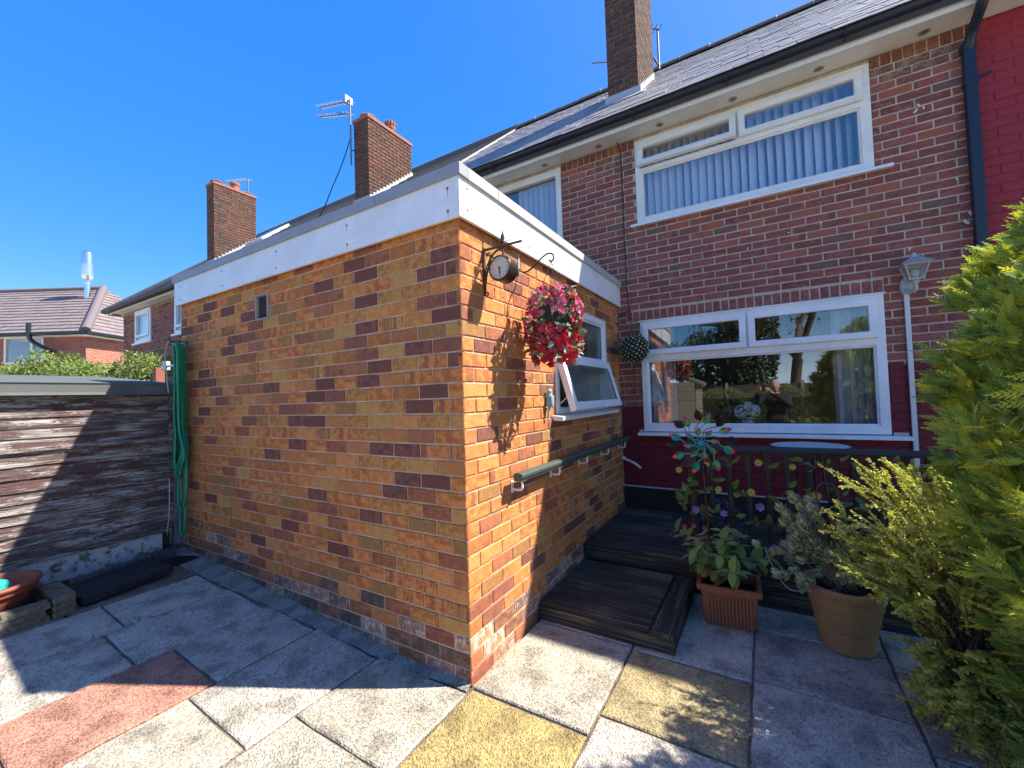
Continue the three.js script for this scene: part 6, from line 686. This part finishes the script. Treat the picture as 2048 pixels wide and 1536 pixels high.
{ // hose on its hook
  rnd = rngOf(621); const t = thing('garden_hose', 'long green garden hose looped over a hook at the end of the brick wall', 'hose'); const hm = std(0.006, 0.25, 0.135, 0.4); const top = V(-3.30, 2.17, 0.05);
  for (let k = 0; k < 9; k++) { const w = rr(0.04, 0.10), bot = pick([0.36, 0.42, 0.5, 0.62, 0.9, 0.98, 1.02]), sh = rr(-0.10, 0.06), zz = 0.03 + k * 0.012, o = -0.05 + k * 0.012; const x0 = top.x + o; const g = tube([[x0 - 0.045, 1.9, zz], [x0 - 0.035, 2.12, zz + 0.01], [x0, 2.175 - 0.01 * (k % 3), zz + 0.016], [x0 + 0.055, 2.12, zz + 0.02], [x0 + 0.06, 1.75, zz + 0.015], [x0 + sh * 0.4 + w * 0.3, 1.35, zz], [x0 + sh + w, 0.9 * 0.5 + bot * 0.5 + 0.2, zz], [x0 + sh + w * 0.7, bot + 0.05, zz + 0.01], [x0 + sh, bot, zz + 0.012], [x0 + sh - w * 0.7, bot + 0.06, zz + 0.01], [x0 + sh - w * 0.8, bot + 0.35, zz], [x0 - 0.06, 1.45, zz]], 0.0115, 90, 9, true); part(t, 'coil', g, hm); }
  part(t, 'hook', merge([tube([[-3.38, 2.19, -0.0], [-3.36, 2.2, 0.05], [-3.34, 2.19, 0.14], [-3.34, 2.22, 0.16]], 0.006, 16, 6), rbox(-3.4, -3.36, 2.14, 2.22, 0.001, 0.008, 0.002)]), M.iron); part(t, 'cord', merge([tube([[-3.36, 2.2, 0.15], [-3.41, 2.1, 0.16], [-3.38, 1.95, 0.165], [-3.33, 1.7, 0.165]], 0.004, 20, 5), tube([[-3.36, 0.9, 0.15], [-3.37, 0.6, 0.15], [-3.44, 0.4, 0.14], [-3.5, 0.35, 0.12]], 0.004, 20, 5)]), std(0.5, 0.5, 0.46, 0.8)); }
{ // fence and post seen over and beside the shed
  rnd = rngOf(631); const t = thing('red_fence', 'red-brown timber fence seen between the shed and the extension', 'fence', [0, 0, -0.62]); const fm = [std(0.34, 0.115, 0.07, 0.85, { map: T.fineM }), std(0.29, 0.095, 0.06, 0.85, { map: T.fineM })]; for (let i = 0; i < 22; i++) part(t, 'board', rbox(-6.1 + i * 0.118, -6.1 + i * 0.118 + 0.108, 0, 1.62 + rr(-0.01, 0.01), -0.01, 0.01, 0.003), fm[i % 2]); part(t, 'top_rail', rbox(-6.15, -3.54, 1.68, 1.80, 0.011, 0.05, 0.004), std(0.42, 0.27, 0.2, 0.85, { map: T.fineM })); part(t, 'brace', boxUV(new THREE.BoxGeometry(0.9, 0.08, 0.03).rotateZ(-0.5).translate(-3.85, 1.52, 0.07)), std(0.5, 0.4, 0.3, 0.85)); for (const x of [-6.06, -4.8]) part(t, 'post', rbox(x - 0.055, x + 0.055, 0, x < -5 ? 2.15 : 1.8, -0.12, -0.012, 0.006), fm[0]);
  const w = thing('line_post', 'thin rope-bound washing line pole with white fixings behind the hose', 'washing line', [-4.65, 0, -0.5]); part(w, 'pole', bar([0, 0, 0], [0, 2.42, 0], 0.012), std(0.4, 0.4, 0.4, 0.5)); part(w, 'binding', merge([...Array(9)].map((_, i) => moved(new THREE.TorusGeometry(0.018, 0.007, 6, 12), 0, 2.4 - i * 0.035, 0, 0, 1.3))), std(0.55, 0.54, 0.5, 0.8)); part(w, 'cross_arm', merge([bar([0, 2.09, 0], [-0.95, 2.14, -0.1], 0.016), rbox(-0.98, -0.86, 2.08, 2.2, -0.13, -0.07, 0.006)]), std(0.5, 0.52, 0.53, 0.5)); part(w, 'line', merge([bar([0, 1.86, 0], [-1.4, 1.9, -0.1], 0.005)]), std(0.7, 0.7, 0.68, 0.6)); }
function hedgeThing(name, label, cat, a, b, wid, hgt, n, col, seed, group) { rnd = rngOf(seed); const t = thing(name, label, cat, a, 0, group); const L = Math.hypot(b[0] - a[0], b[2] - a[2]), ux = (b[0] - a[0]) / L, uz = (b[2] - a[2]) / L, ms = [], cs = [], lg = leafGeo(0.3, 0.2, 0.3, 3); const H = s => hgt * (1 + 0.05 * Math.sin(s * 3.1) + 0.04 * Math.sin(s * 7.7 + 1)); part(t, 'core', boxUV(new THREE.BoxGeometry(L * 0.98, hgt * 0.85, wid * 0.6).rotateY(Math.atan2(-uz, ux)).translate(ux * L / 2, hgt * 0.42, uz * L / 2)), std(0.02, 0.03, 0.01, 1));
  for (let i = 0; i < n; i++) { const s = rr(0, L), h = H(s), top = rnd() < 0.45, y = top ? h * rr(0.9, 1.04) : h * Math.pow(rnd(), 0.7), w = top ? rr(-0.5, 0.5) * wid : (rnd() < 0.5 ? 1 : -1) * wid * rr(0.42, 0.56), p = V(ux * s - uz * w, y, uz * s + ux * w); ms.push(mat4(p, aim(rdir().add(V(0, 0.6, 0)), rr(0, 6)), rr(0.045, 0.08))); const k = rnd(); cs.push(C(lerp(col[0], col[3], k), lerp(col[1], col[4], k), lerp(col[2], col[5], k))); } instPart(t, 'foliage', lg, leafM(1, 1, 1, 0.4), ms, cs); return t; }
hedgeThing('privet_hedge', 'bright green privet hedge showing above the shed roof', 'hedge', [-12.2, 0, 0.9], [-8.35, 0, -1.6], 0.9, 2.38, 15000, [0.1, 0.18, 0.02, 0.30, 0.36, 0.06], 641);
// the detached house beyond
{ rnd = rngOf(651); const t = thing('far_house', 'distant brick house with brown tiled hip roof beyond the hedge', 'house', [-22.08, 0, -3.72], 0.5424); const W = [-3.32, -1.70, 3.55, 4.66];
  const lw = part(t, 'front_wall', extrude(shapeOf(rect(-11, -0.001, 0, 4.72), [rect(...W)]), 0.25).translate(0, 0, -0.25), M.mortarDark); lw.position.z = -0.006; const rw = part(t, 'side_wall', extrude(shapeOf(rect(0.25, 8, 0, 4.72)), 0.25).translate(0, 0, -0.25), M.mortarHou); rw.position.x = -0.006; rw.rotation.y = Math.PI / 2; part(t, 'rear_wall', box(-11, -0.26, 0, 4.7, -8, -7.8), M.mortarDark); part(t, 'upper_floor', box(-10.9, -0.3, 4.55, 4.7, -7.79, -0.27), M.plaster); part(t, 'room_back', box(-10.9, -0.3, 0, 4.5, -2.1, -2.0), M.plaster);
  const list = []; for (let j = 0; j < 36; j++) { const v0 = 2.05 + j * 0.075; if (v0 > 4.68) break; course(list, { wall: lw, joint: 0.012, holes: [W], z: 0.006, d: 0.02, jit: 0.002 }, v0, v0 + 0.075, joints(-6, 0.004, j % 2 ? 0.225 : 0.1125, 0.225, 0.003), () => ({ tile: pick([0, 1, 3, 8, 15, 7]), mat: M.houBrick })); const sol = v0 > 4.4; course(list, { wall: rw, joint: 0.012, z: 0.006, d: 0.02, jit: 0.002 }, v0, v0 + 0.075, joints(0.002, 6, j % 2 ? 0.1125 : 0.225, 0.225, 0.003), () => ({ tile: sol ? pick([9, 2, 12]) : pick([3, 13, 15, 7, 3, 27]), mat: M.houBrick })); } layAll(t, list, 0);
  const g = new THREE.Group(); g.name = 'window'; t.add(g); part(g, 'frame', extrude(shapeOf(rect(W[0] + 0.003, W[1] - 0.003, W[2], W[3] - 0.003), [rect(W[0] + 0.08, W[0] + 1.08, W[2] + 0.08, W[3] - 0.08), rect(W[0] + 1.17, W[1] - 0.08, W[2] + 0.08, W[3] - 0.08)]), 0.08, 0.006).translate(0, 0, -0.05), M.upvcOld); glaze(g, W[0] + 0.07, W[1] - 0.07, W[2] + 0.07, W[3] - 0.07, -0.01);
  const rm = std(0.27, 0.215, 0.205, 0.8, { map: scaled(T.slate, 1.2) }), ov = 0.35, ey = 4.72, rise = 2.95, dep = 4.0, roof = part(t, 'roof', (() => { const q = new THREE.BufferGeometry(); const A = [ov, ey, ov], B = [-11, ey, ov], Rr = [-dep + 0.8, ey + rise, -dep], Rl = [-11, ey + rise, -dep], D = [ov, ey, -8 - ov], E2 = [-11, ey, -8 - ov]; q.setAttribute('position', new THREE.Float32BufferAttribute([...B, ...A, ...Rr, ...B, ...Rr, ...Rl, ...A, ...D, ...Rr, ...D, ...E2, ...Rl, ...D, ...Rl, ...Rr], 3)); q.computeVertexNormals(); return boxUV(q); })(), std(0.1, 0.08, 0.08, 0.9, { side: THREE.DoubleSide }));
  const n = 15; for (let j = 0; j < n; j++) { const s = j / n, s2 = (j + 1.15) / n; const quad = (a, b, c, d, nrm) => { const P = [a, b, c, d].map(v => V(...v)), N = V(...nrm).normalize(), up = 0.05, lo = P.map((p, i) => p.clone().addScaledVector(N, i < 2 ? up : 0.012)), e = (x, y) => [...x.toArray(), ...y.toArray()]; const q = new THREE.BufferGeometry(), o = []; for (const k of [0, 1, 2, 0, 2, 3]) o.push(...lo[k].toArray()); for (const k of [[P[0], 0], [P[1], 0], [lo[1], 0], [P[0], 0], [lo[1], 0], [lo[0], 0]]) o.push(...k[0].toArray()); q.setAttribute('position', new THREE.Float32BufferAttribute(o, 3)); q.computeVertexNormals(); part(roof, 'tile_course', boxUV(q), rm); };
    const L = (p, q, k) => p.map((v, i) => lerp(v, q[i], Math.min(1, k))); const A = [ov, ey, ov], R = [-dep + 0.8, ey + rise, -dep], B = [-11, ey, ov], Rl = [-11, ey + rise, -dep], D = [ov, ey, -8 - ov]; quad(L(B, Rl, s), L(A, R, s), L(A, R, s2), L(B, Rl, s2), [0, dep, rise]); quad(L(A, R, s), L(D, R, s), L(D, R, s2), L(A, R, s2), [rise, dep - 0.8, 0]); }
  part(roof, 'hip_tiles', bar([ov, ey + 0.06, ov], [-dep + 0.8, ey + rise + 0.06, -dep], 0.16), std(0.16, 0.13, 0.13, 0.85)); part(roof, 'ridge_tiles', bar([-11, ey + rise + 0.05, -dep], [-dep + 0.8, ey + rise + 0.05, -dep], 0.12), std(0.16, 0.13, 0.13, 0.85)); part(t, 'gutter', merge([bar([-11, ey - 0.02, ov + 0.05], [ov + 0.05, ey - 0.02, ov + 0.05], 0.07), bar([ov + 0.05, ey - 0.02, ov + 0.05], [ov + 0.05, ey - 0.02, -8], 0.07)]), M.black); part(t, 'soffit', merge([box(-11, ov, ey - 0.12, ey - 0.1, 0.002, ov), box(0.002, ov, ey - 0.12, ey - 0.1, -8, -0.001)]), M.soffit); part(t, 'soil_pipe', tube([[-1.85, ey + 0.4, 0.42], [-1.82, ey - 0.1, 0.44], [-1.75, ey - 0.3, 0.4], [-1.25, ey - 0.75, 0.12], [-1.2, ey - 0.9, 0.1], [-1.2, 2, 0.1]], 0.075, 30, 8), M.black);
  const f = thing('steel_flue', 'tall stainless steel flue behind the brown hip roof', 'flue', [-26.1, 0, -4.72]); part(f, 'pipe', merge([lathe([[0.11, 0], [0.11, 7.6], [0.12, 7.61], [0.12, 7.8]], 24)]), M.steel); part(f, 'cowl', lathe([[0.1, 7.78], [0.17, 7.85], [0.155, 7.88], [0.2, 7.93], [0.18, 7.96], [0.225, 8.02], [0.2, 8.05], [0.23, 8.1], [0.23, 8.55], [0.245, 8.57], [0.23, 8.6], [0.245, 8.63], [0.23, 8.66], [0.23, 9.12], [0.215, 9.15], [0.2, 9.1]], 24), M.steel); part(f, 'cap', lathe([[0, 9.02], [0.2, 9.0]], 16), M.steel); }
// television aerials
function aerial(label, mast, booms, seed) { const t = thing('tv_aerial', label, 'aerial', [0, 0, 0], 0, 'aerials on the chimneys'); const am = std(0.2, 0.2, 0.21, 0.5, { metalness: 0.5 }); part(t, 'mast', bar(...mast, 0.016), am); for (const [a, b, n] of booms) { const bo = part(t, 'boom', bar(a, b, 0.012), am), d = V(...b).sub(V(...a)), side = new THREE.Vector3().crossVectors(d, UPV).normalize().multiplyScalar(0.12), g = []; for (let i = 0; i < n; i++) { const p = V(...a).lerp(V(...b), i / (n - 1)); g.push(bar(p.clone().add(side).add(V(0, 0.03, 0)).toArray(), p.clone().sub(side).sub(V(0, 0.03, 0)).toArray(), 0.006, 0.006, 5)); } part(bo, 'elements', merge(g), am); } return t; }
{ const a = aerial('twin television aerial strapped to the middle chimney', [[-5.42, 6.3, -3.58], [-5.42, 7.66, -3.58]], [[[-5.42, 7.60, -3.58], [-6.35, 7.82, -3.55], 11], [[-5.42, 7.34, -3.58], [-6.35, 7.62, -3.55], 11]]); part(a, 'strap', merge([bar([-5.42, 6.6, -3.58], [-5.38, 6.6, -3.66], 0.012)]), M.black); part(a, 'reflector', rbox(-5.5, -5.46, 7.56, 7.72, -3.68, -3.5, 0.004), std(0.4, 0.42, 0.43, 0.4)); solo('aerial_cable', tube([[-5.43, 6.9, -3.6], [-5.55, 6.4, -3.5], [-5.75, 5.9, -3.4], [-6.0, 5.2, -3.2], [-6.1, 4.95, -2.9]], 0.01, 30, 5), M.black, 'loose aerial cable hanging from the middle chimney to the roof', 'cable');
  aerial('television aerial on the far left chimney', [[-11.3, 7.5, -4.6], [-11.3, 8.25, -4.6]], [[[-11.3, 8.22, -4.6], [-12.4, 8.5, -4.6], 12]]); aerial('television aerial bracketed to the near right chimney', [[0.26, 6.55, -4.8], [0.25, 7.25, -4.85]], [[[0.28, 7.22, -4.85], [0.1, 7.24, -4.75], 4]]).children[0].add(part(new THREE.Group(), 'bracket', bar([0.2, 6.7, -4.7], [0.26, 6.6, -4.8], 0.014), M.iron)); aerial('television aerial boom showing behind the near right chimney', [[-0.45, 6.7, -6.0], [-0.45, 7.9, -6.0]], [[[-0.45, 7.85, -6.0], [-1.18, 8.05, -5.9], 8]]); }
// ---------------------------------------------------------------- the rest of the garden, behind the viewer (mirrored in the windows)
{ rnd = rngOf(701); const t = thing('rear_fence', 'dark brown board fence across the end of the garden', 'fence', [0, 0, 10.2]); const fm = std(0.10, 0.075, 0.055, 0.9); for (let i = 0; i < 44; i++) part(t, 'board', box(-7 + i * 0.34, -7 + i * 0.34 + 0.335, 0, 1.75 + rr(-0.01, 0.01), -0.01, 0.012), fm); for (let x = -7; x < 8; x += 2.4) part(t, 'post', box(x - 0.05, x + 0.05, 0, 1.85, -0.06, -0.012), std(0.3, 0.29, 0.27, 0.9)); }
{ rnd = rngOf(703); const t = thing('lap_shed', 'small grey lap-board shed further down the garden', 'shed', [-1.3, 0, 6.2]); const m = std(0.3, 0.27, 0.21, 0.9, { map: T.fineM }); for (let i = 0; i < 13; i++) { const b = part(t, 'board', box(-0.9, 0.9, 0.02 + i * 0.14, 0.175 + i * 0.14, -0.016, 0), m); b.rotation.x = -0.06; } for (let i = 0; i < 13; i++) { const b = part(t, 'side_board', box(0.9, 0.915, 0.02 + i * 0.14, 0.175 + i * 0.14, 0.01, 1.5), m); } part(t, 'core', box(-0.88, 0.89, 0, 1.86, 0.02, 1.5), std(0.05, 0.04, 0.03, 1)); part(t, 'roof', boxUV(extrude(shapeOf([[-1.05, 1.8], [0, 2.2], [1.05, 1.8], [1.05, 1.86], [0, 2.27], [-1.05, 1.86]]), 1.75).translate(0, 0, -0.12)), std(0.16, 0.16, 0.15, 0.95)); }
function tree(label, pos, h, crown, n, col, seed, leafS, bare) { rnd = rngOf(seed); const t = thing('garden_tree', label, 'tree', pos, 0, 'trees beyond the garden'); const limbs = [], tips = []; const grow = (p, d, L, r, k) => { const e = p.clone().addScaledVector(d, L), m = p.clone().lerp(e, 0.5).add(rdir().multiplyScalar(L * 0.08)); limbs.push(clean(new THREE.TubeGeometry(new THREE.CatmullRomCurve3([p, m, e]), 5, r, 6))); if (k <= 0) { tips.push(e); return; } for (let i = 0; i < 3; i++) grow(e, d.clone().add(rdir().multiplyScalar(0.75)).add(V(0, 0.15, 0)).normalize(), L * rr(0.62, 0.8), r * 0.6, k - 1); }; grow(V(0, 0, 0), V(0, 1, 0), h * 0.3, h * 0.022, bare ? 5 : 3); part(t, 'trunk', merge(limbs), M.bark);
  const ms = [], cs = [], lg = leafGeo(0.35, 0.2, 0.2, 3); for (let i = 0; i < n; i++) { const c = pick(tips), d = rdir(), p = crown ? V(d.x * crown[0], crown[2] + d.y * crown[1], d.z * crown[0]).multiplyScalar(1).lerp(V(0, crown[2], 0), Math.pow(rnd(), 2) * 0.6) : c.clone().add(rdir().multiplyScalar(rr(0.05, 0.45))); ms.push(mat4(p, aim(rdir(), rr(0, 6)), rr(0.7, 1.3) * leafS)); const k = rnd(); cs.push(C(lerp(col[0], col[3], k), lerp(col[1], col[4], k), lerp(col[2], col[5], k))); } instPart(t, 'crown', lg, leafM(1, 1, 1, 0.35), ms, cs); }
tree('broad leafy tree beyond the garden fence, mirrored left in the window', [-2.2, 0, 11.5], 6, null, 5200, [0.05, 0.09, 0.02, 0.14, 0.2, 0.05], 711, 0.16); tree('tall dark evergreen mirrored in the middle of the window', [0.9, 0, 11.2], 7, [1.1, 3.4, 3.6], 7500, [0.02, 0.05, 0.015, 0.06, 0.1, 0.03], 713, 0.16); tree('sparse spring tree with bare branches mirrored in the top light', [2.6, 0, 11.8], 9, null, 1500, [0.1, 0.13, 0.03, 0.22, 0.25, 0.07], 717, 0.12, true); tree('golden green bushy tree mirrored at the window edge', [4.6, 0, 10.8], 4, [1.6, 1.3, 1.4], 5000, [0.12, 0.16, 0.02, 0.3, 0.3, 0.06], 719, 0.14); tree('dense green tree mirrored beside the dark evergreen', [-0.7, 0, 12.5], 6, [1.4, 2.2, 3.0], 6000, [0.06, 0.1, 0.02, 0.13, 0.18, 0.04], 723, 0.15);
hedgeThing('garden_hedge', 'clipped green hedge in front of the end fence', 'hedge', [-4.5, 0, 9.3], [5.5, 0, 9.3], 0.8, 1.5, 9000, [0.1, 0.17, 0.03, 0.28, 0.33, 0.06], 731);
// ---------------------------------------------------------------- the person taking the picture, seen only mirrored in the glass
{ rnd = rngOf(801);
  function sdfMesh(c, half, res, f) { const mc = new MarchingCubes(res, new THREE.MeshBasicMaterial(), false, false, 120000); const s = mc.size, h = s / 2; for (let z = 0; z < s; z++) for (let y = 0; y < s; y++) for (let x = 0; x < s; x++) mc.field[x + y * s + z * s * s] = -f(c[0] + (x - h) / h * half, c[1] + (y - h) / h * half, c[2] + (z - h) / h * half); mc.isolation = 0; mc.update(); const n = mc.count, g = new THREE.BufferGeometry(), P = new Float32Array(n * 3); for (let i = 0; i < n; i++) for (let k = 0; k < 3; k++) P[i * 3 + k] = c[k] + mc.positionArray[i * 3 + k] * half; g.setAttribute('position', new THREE.BufferAttribute(P, 3)); g.setAttribute('normal', new THREE.BufferAttribute(mc.normalArray.slice(0, n * 3), 3)); return g; }
  const cap = (p, a, b, ra, rb) => { const dx = b[0] - a[0], dy = b[1] - a[1], dz = b[2] - a[2], t = clamp(((p[0] - a[0]) * dx + (p[1] - a[1]) * dy + (p[2] - a[2]) * dz) / (dx * dx + dy * dy + dz * dz)); return Math.hypot(p[0] - a[0] - dx * t, p[1] - a[1] - dy * t, p[2] - a[2] - dz * t) - lerp(ra, rb, t); };
  const smin = (a, b, k) => { const h = clamp(0.5 + 0.5 * (b - a) / k); return lerp(b, a, h) - k * h * (1 - h); };
  const X = 1.63, Z = 2.30; const J = { neck: [X, 1.47, Z], head: [X - 0.01, 1.62, Z - 0.02], chest: [X, 1.30, Z], waist: [X, 1.05, Z + 0.01], hip: [X, 0.92, Z + 0.01], sL: [X + 0.19, 1.42, Z], sR: [X - 0.19, 1.42, Z], eL: [X + 0.21, 1.24, Z - 0.16], eR: [X - 0.34, 1.25, Z - 0.14], hL: [1.52, 1.52, Z - 0.36], hR: [1.31, 1.53, Z - 0.36], kL: [X + 0.1, 0.5, Z - 0.02], kR: [X - 0.1, 0.5, Z], fL: [X + 0.11, 0.08, Z + 0.03], fR: [X - 0.12, 0.08, Z + 0.04] };
  const torso = p => smin(smin(cap(p, [X - 0.1, 1.34, Z], [X + 0.1, 1.34, Z], 0.12, 0.12), cap(p, J.chest, J.waist, 0.155, 0.135), 0.08), cap(p, [X - 0.07, 0.94, Z], [X + 0.07, 0.94, Z], 0.125, 0.125), 0.1), arms = p => Math.min(smin(cap(p, J.sL, J.eL, 0.06, 0.046), cap(p, J.eL, J.hL, 0.044, 0.03), 0.03), smin(cap(p, J.sR, J.eR, 0.06, 0.046), cap(p, J.eR, J.hR, 0.044, 0.03), 0.03)), legs = p => Math.min(smin(cap(p, [X + 0.085, 0.92, Z], J.kL, 0.095, 0.062), cap(p, J.kL, J.fL, 0.06, 0.042), 0.03), smin(cap(p, [X - 0.085, 0.92, Z], J.kR, 0.095, 0.062), cap(p, J.kR, J.fR, 0.06, 0.042), 0.03));
  const head = p => { const q = [(p[0] - J.head[0]) / 0.078, (p[1] - J.head[1]) / 0.118, (p[2] - J.head[2]) / 0.098]; let d = (Math.hypot(...q) - 1) * 0.085; d = smin(d, cap(p, [J.head[0], J.head[1] - 0.07, J.head[2] - 0.035], [J.head[0], J.head[1] - 0.085, J.head[2] - 0.06], 0.045, 0.03), 0.04); d = smin(d, cap(p, [J.head[0], J.head[1] + 0.012, J.head[2] - 0.093], [J.head[0], J.head[1] - 0.026, J.head[2] - 0.113], 0.008, 0.014), 0.012); for (const s of [1, -1]) { d = Math.min(d, cap(p, [J.head[0] + s * 0.079, J.head[1] + 0.015, J.head[2] + 0.005], [J.head[0] + s * 0.079, J.head[1] - 0.02, J.head[2]], 0.016, 0.01)); d = Math.max(d, -(Math.hypot(p[0] - J.head[0] - s * 0.031, p[1] - J.head[1] - 0.005, p[2] - J.head[2] + 0.098) - 0.014)); } return d; };
  const hand = (w, s) => p => { const y = 0.02; let d = cap(p, w, [w[0] + s * 0.02, w[1] + 0.03, w[2] - 0.035], 0.028, 0.034); const pal = [w[0] + s * 0.025, w[1] + 0.04, w[2] - 0.05]; for (let i = 0; i < 4; i++) { const b = [pal[0] + s * 0.006, pal[1] - 0.026 + i * 0.018, pal[2] - 0.01], m = [b[0] + s * 0.018, b[1] + 0.002, b[2] - 0.028 + Math.abs(i - 1.6) * 0.004], e = [m[0] + s * 0.026, m[1], m[2] + 0.004]; d = Math.min(d, smin(cap(p, b, m, 0.0095, 0.0088), cap(p, m, e, 0.0088, 0.0075), 0.005)); } return smin(d, smin(cap(p, [pal[0] - s * 0.002, pal[1] - 0.03, pal[2] + 0.02], [pal[0] + s * 0.02, pal[1] - 0.035, pal[2] + 0.012], 0.011, 0.01), cap(p, [pal[0] + s * 0.02, pal[1] - 0.035, pal[2] + 0.012], [pal[0] + s * 0.045, pal[1] - 0.025, pal[2] + 0.006], 0.01, 0.008), 0.006), 0.006); };
  const t = thing('person', 'person in a dark jacket holding up a phone, mirrored in the ground floor window', 'person', [0, 0, 0]);
  const body = p => { p = [p[0], p[1], p[2]]; return smin(smin(Math.min(torso(p), arms(p)), legs(p), 0.03), cap(p, J.neck, [X, 1.4, Z], 0.055, 0.065), 0.04); }; const wrap = f => (x, y, z) => f([x, y, z]);
  const skin = std(0.55, 0.33, 0.24, 0.6); part(t, 'body', boxUV(mergeGeometries([sdfMesh([X, 0.86, Z - 0.1], 0.95, 88, wrap(p => smin(body(p), head(p), 0.02))), sdfMesh([J.head[0], J.head[1], J.head[2]], 0.17, 64, wrap(p => head(p) - 0.001)), sdfMesh(J.hL, 0.13, 56, wrap(hand(J.hL, -1))), sdfMesh(J.hR, 0.13, 56, wrap(hand(J.hR, 1)))])), skin);
  part(t, 'jacket', boxUV(sdfMesh([X, 1.15, Z - 0.1], 0.55, 80, wrap(p => Math.max(smin(torso(p), arms(p), 0.05) - 0.014, 0.86 - p[1], p[1] - 1.475, -(Math.min(Math.hypot(p[0] - J.hL[0], p[1] - J.hL[1], p[2] - J.hL[2]), Math.hypot(p[0] - J.hR[0], p[1] - J.hR[1], p[2] - J.hR[2])) - 0.05))))), std(0.02, 0.02, 0.024, 0.85)); part(t, 'trousers', boxUV(sdfMesh([X, 0.5, Z], 0.52, 72, wrap(p => Math.max(Math.min(legs(p), torso(p)) - 0.013, p[1] - 0.93, 0.09 - p[1])))), std(0.03, 0.035, 0.05, 0.9)); part(t, 'hair', boxUV(sdfMesh(J.head, 0.17, 56, wrap(p => { const q = [(p[0] - J.head[0]) / 0.085, (p[1] - J.head[1] - 0.008) / 0.123, (p[2] - J.head[2] - 0.012) / 0.1]; return Math.max((Math.hypot(...q) - 1) * 0.09 + 0.004 * Math.sin(p[0] * 190) * Math.sin(p[2] * 170), -(p[1] - J.head[1] - 0.015 + (p[2] - J.head[2]) * 0.9)); }))), std(0.36, 0.35, 0.34, 0.8));
  for (const s of ['L', 'R']) { const f = J['f' + s]; part(t, 'shoe', boxUV(sdfMesh([f[0], 0.06, f[2] - 0.06], 0.2, 40, wrap(p => Math.max(smin(cap(p, [f[0], 0.04, f[2] + 0.02], [f[0], 0.03, f[2] - 0.15], 0.045, 0.04), cap(p, [f[0], 0.08, f[2]], [f[0], 0.05, f[2]], 0.052, 0.05), 0.03), 0.002 - p[1])))), std(0.03, 0.03, 0.03, 0.6)); }
  for (const s of [1, -1]) part(t, 'eye', moved(new THREE.SphereGeometry(0.011, 12, 8), J.head[0] + s * 0.031, J.head[1] + 0.005, J.head[2] - 0.087), std(0.5, 0.48, 0.45, 0.2)); part(t, 'mouth', moved(new THREE.CapsuleGeometry(0.004, 0.03, 3, 6), J.head[0], J.head[1] - 0.055, J.head[2] - 0.1, 0, 0, Math.PI / 2), std(0.4, 0.17, 0.14, 0.6));
  const ph = solo('mobile_phone', rbox(1.345, 1.49, 1.52, 1.593, 1.905, 1.913, 0.003), std(0.02, 0.02, 0.022, 0.2), 'black phone held up in both hands by the mirrored person', 'phone'); }
// nothing deeper than thing > part > sub-part
(function limitDepth() {
  scene.updateMatrixWorld(true);
  for (const top of [...scene.children]) { if (!top.isMesh && !top.isGroup) continue; const go = (o, d, sub) => { for (const c of [...o.children]) { if (c.isMesh && d >= 3) sub.attach(c); go(c, d + 1, d === 1 ? c : sub); } }; go(top, 1, null);
    const prune = o => { for (const c of [...o.children]) { prune(c); if (c.isGroup && c.children.length === 0) o.remove(c); } }; prune(top); }
})();
scene.traverse(o => { if (o.isMesh) { o.castShadow = true; o.receiveShadow = true; } });
const renderer = new THREE.WebGLRenderer({ antialias: true });
renderer.toneMapping = THREE.LinearToneMapping; renderer.toneMappingExposure = EXPOSURE;
renderer.shadowMap.enabled = true; renderer.shadowMap.type = THREE.PCFSoftShadowMap;
renderer.setSize(1024, 768);
renderer.render(scene, camera);
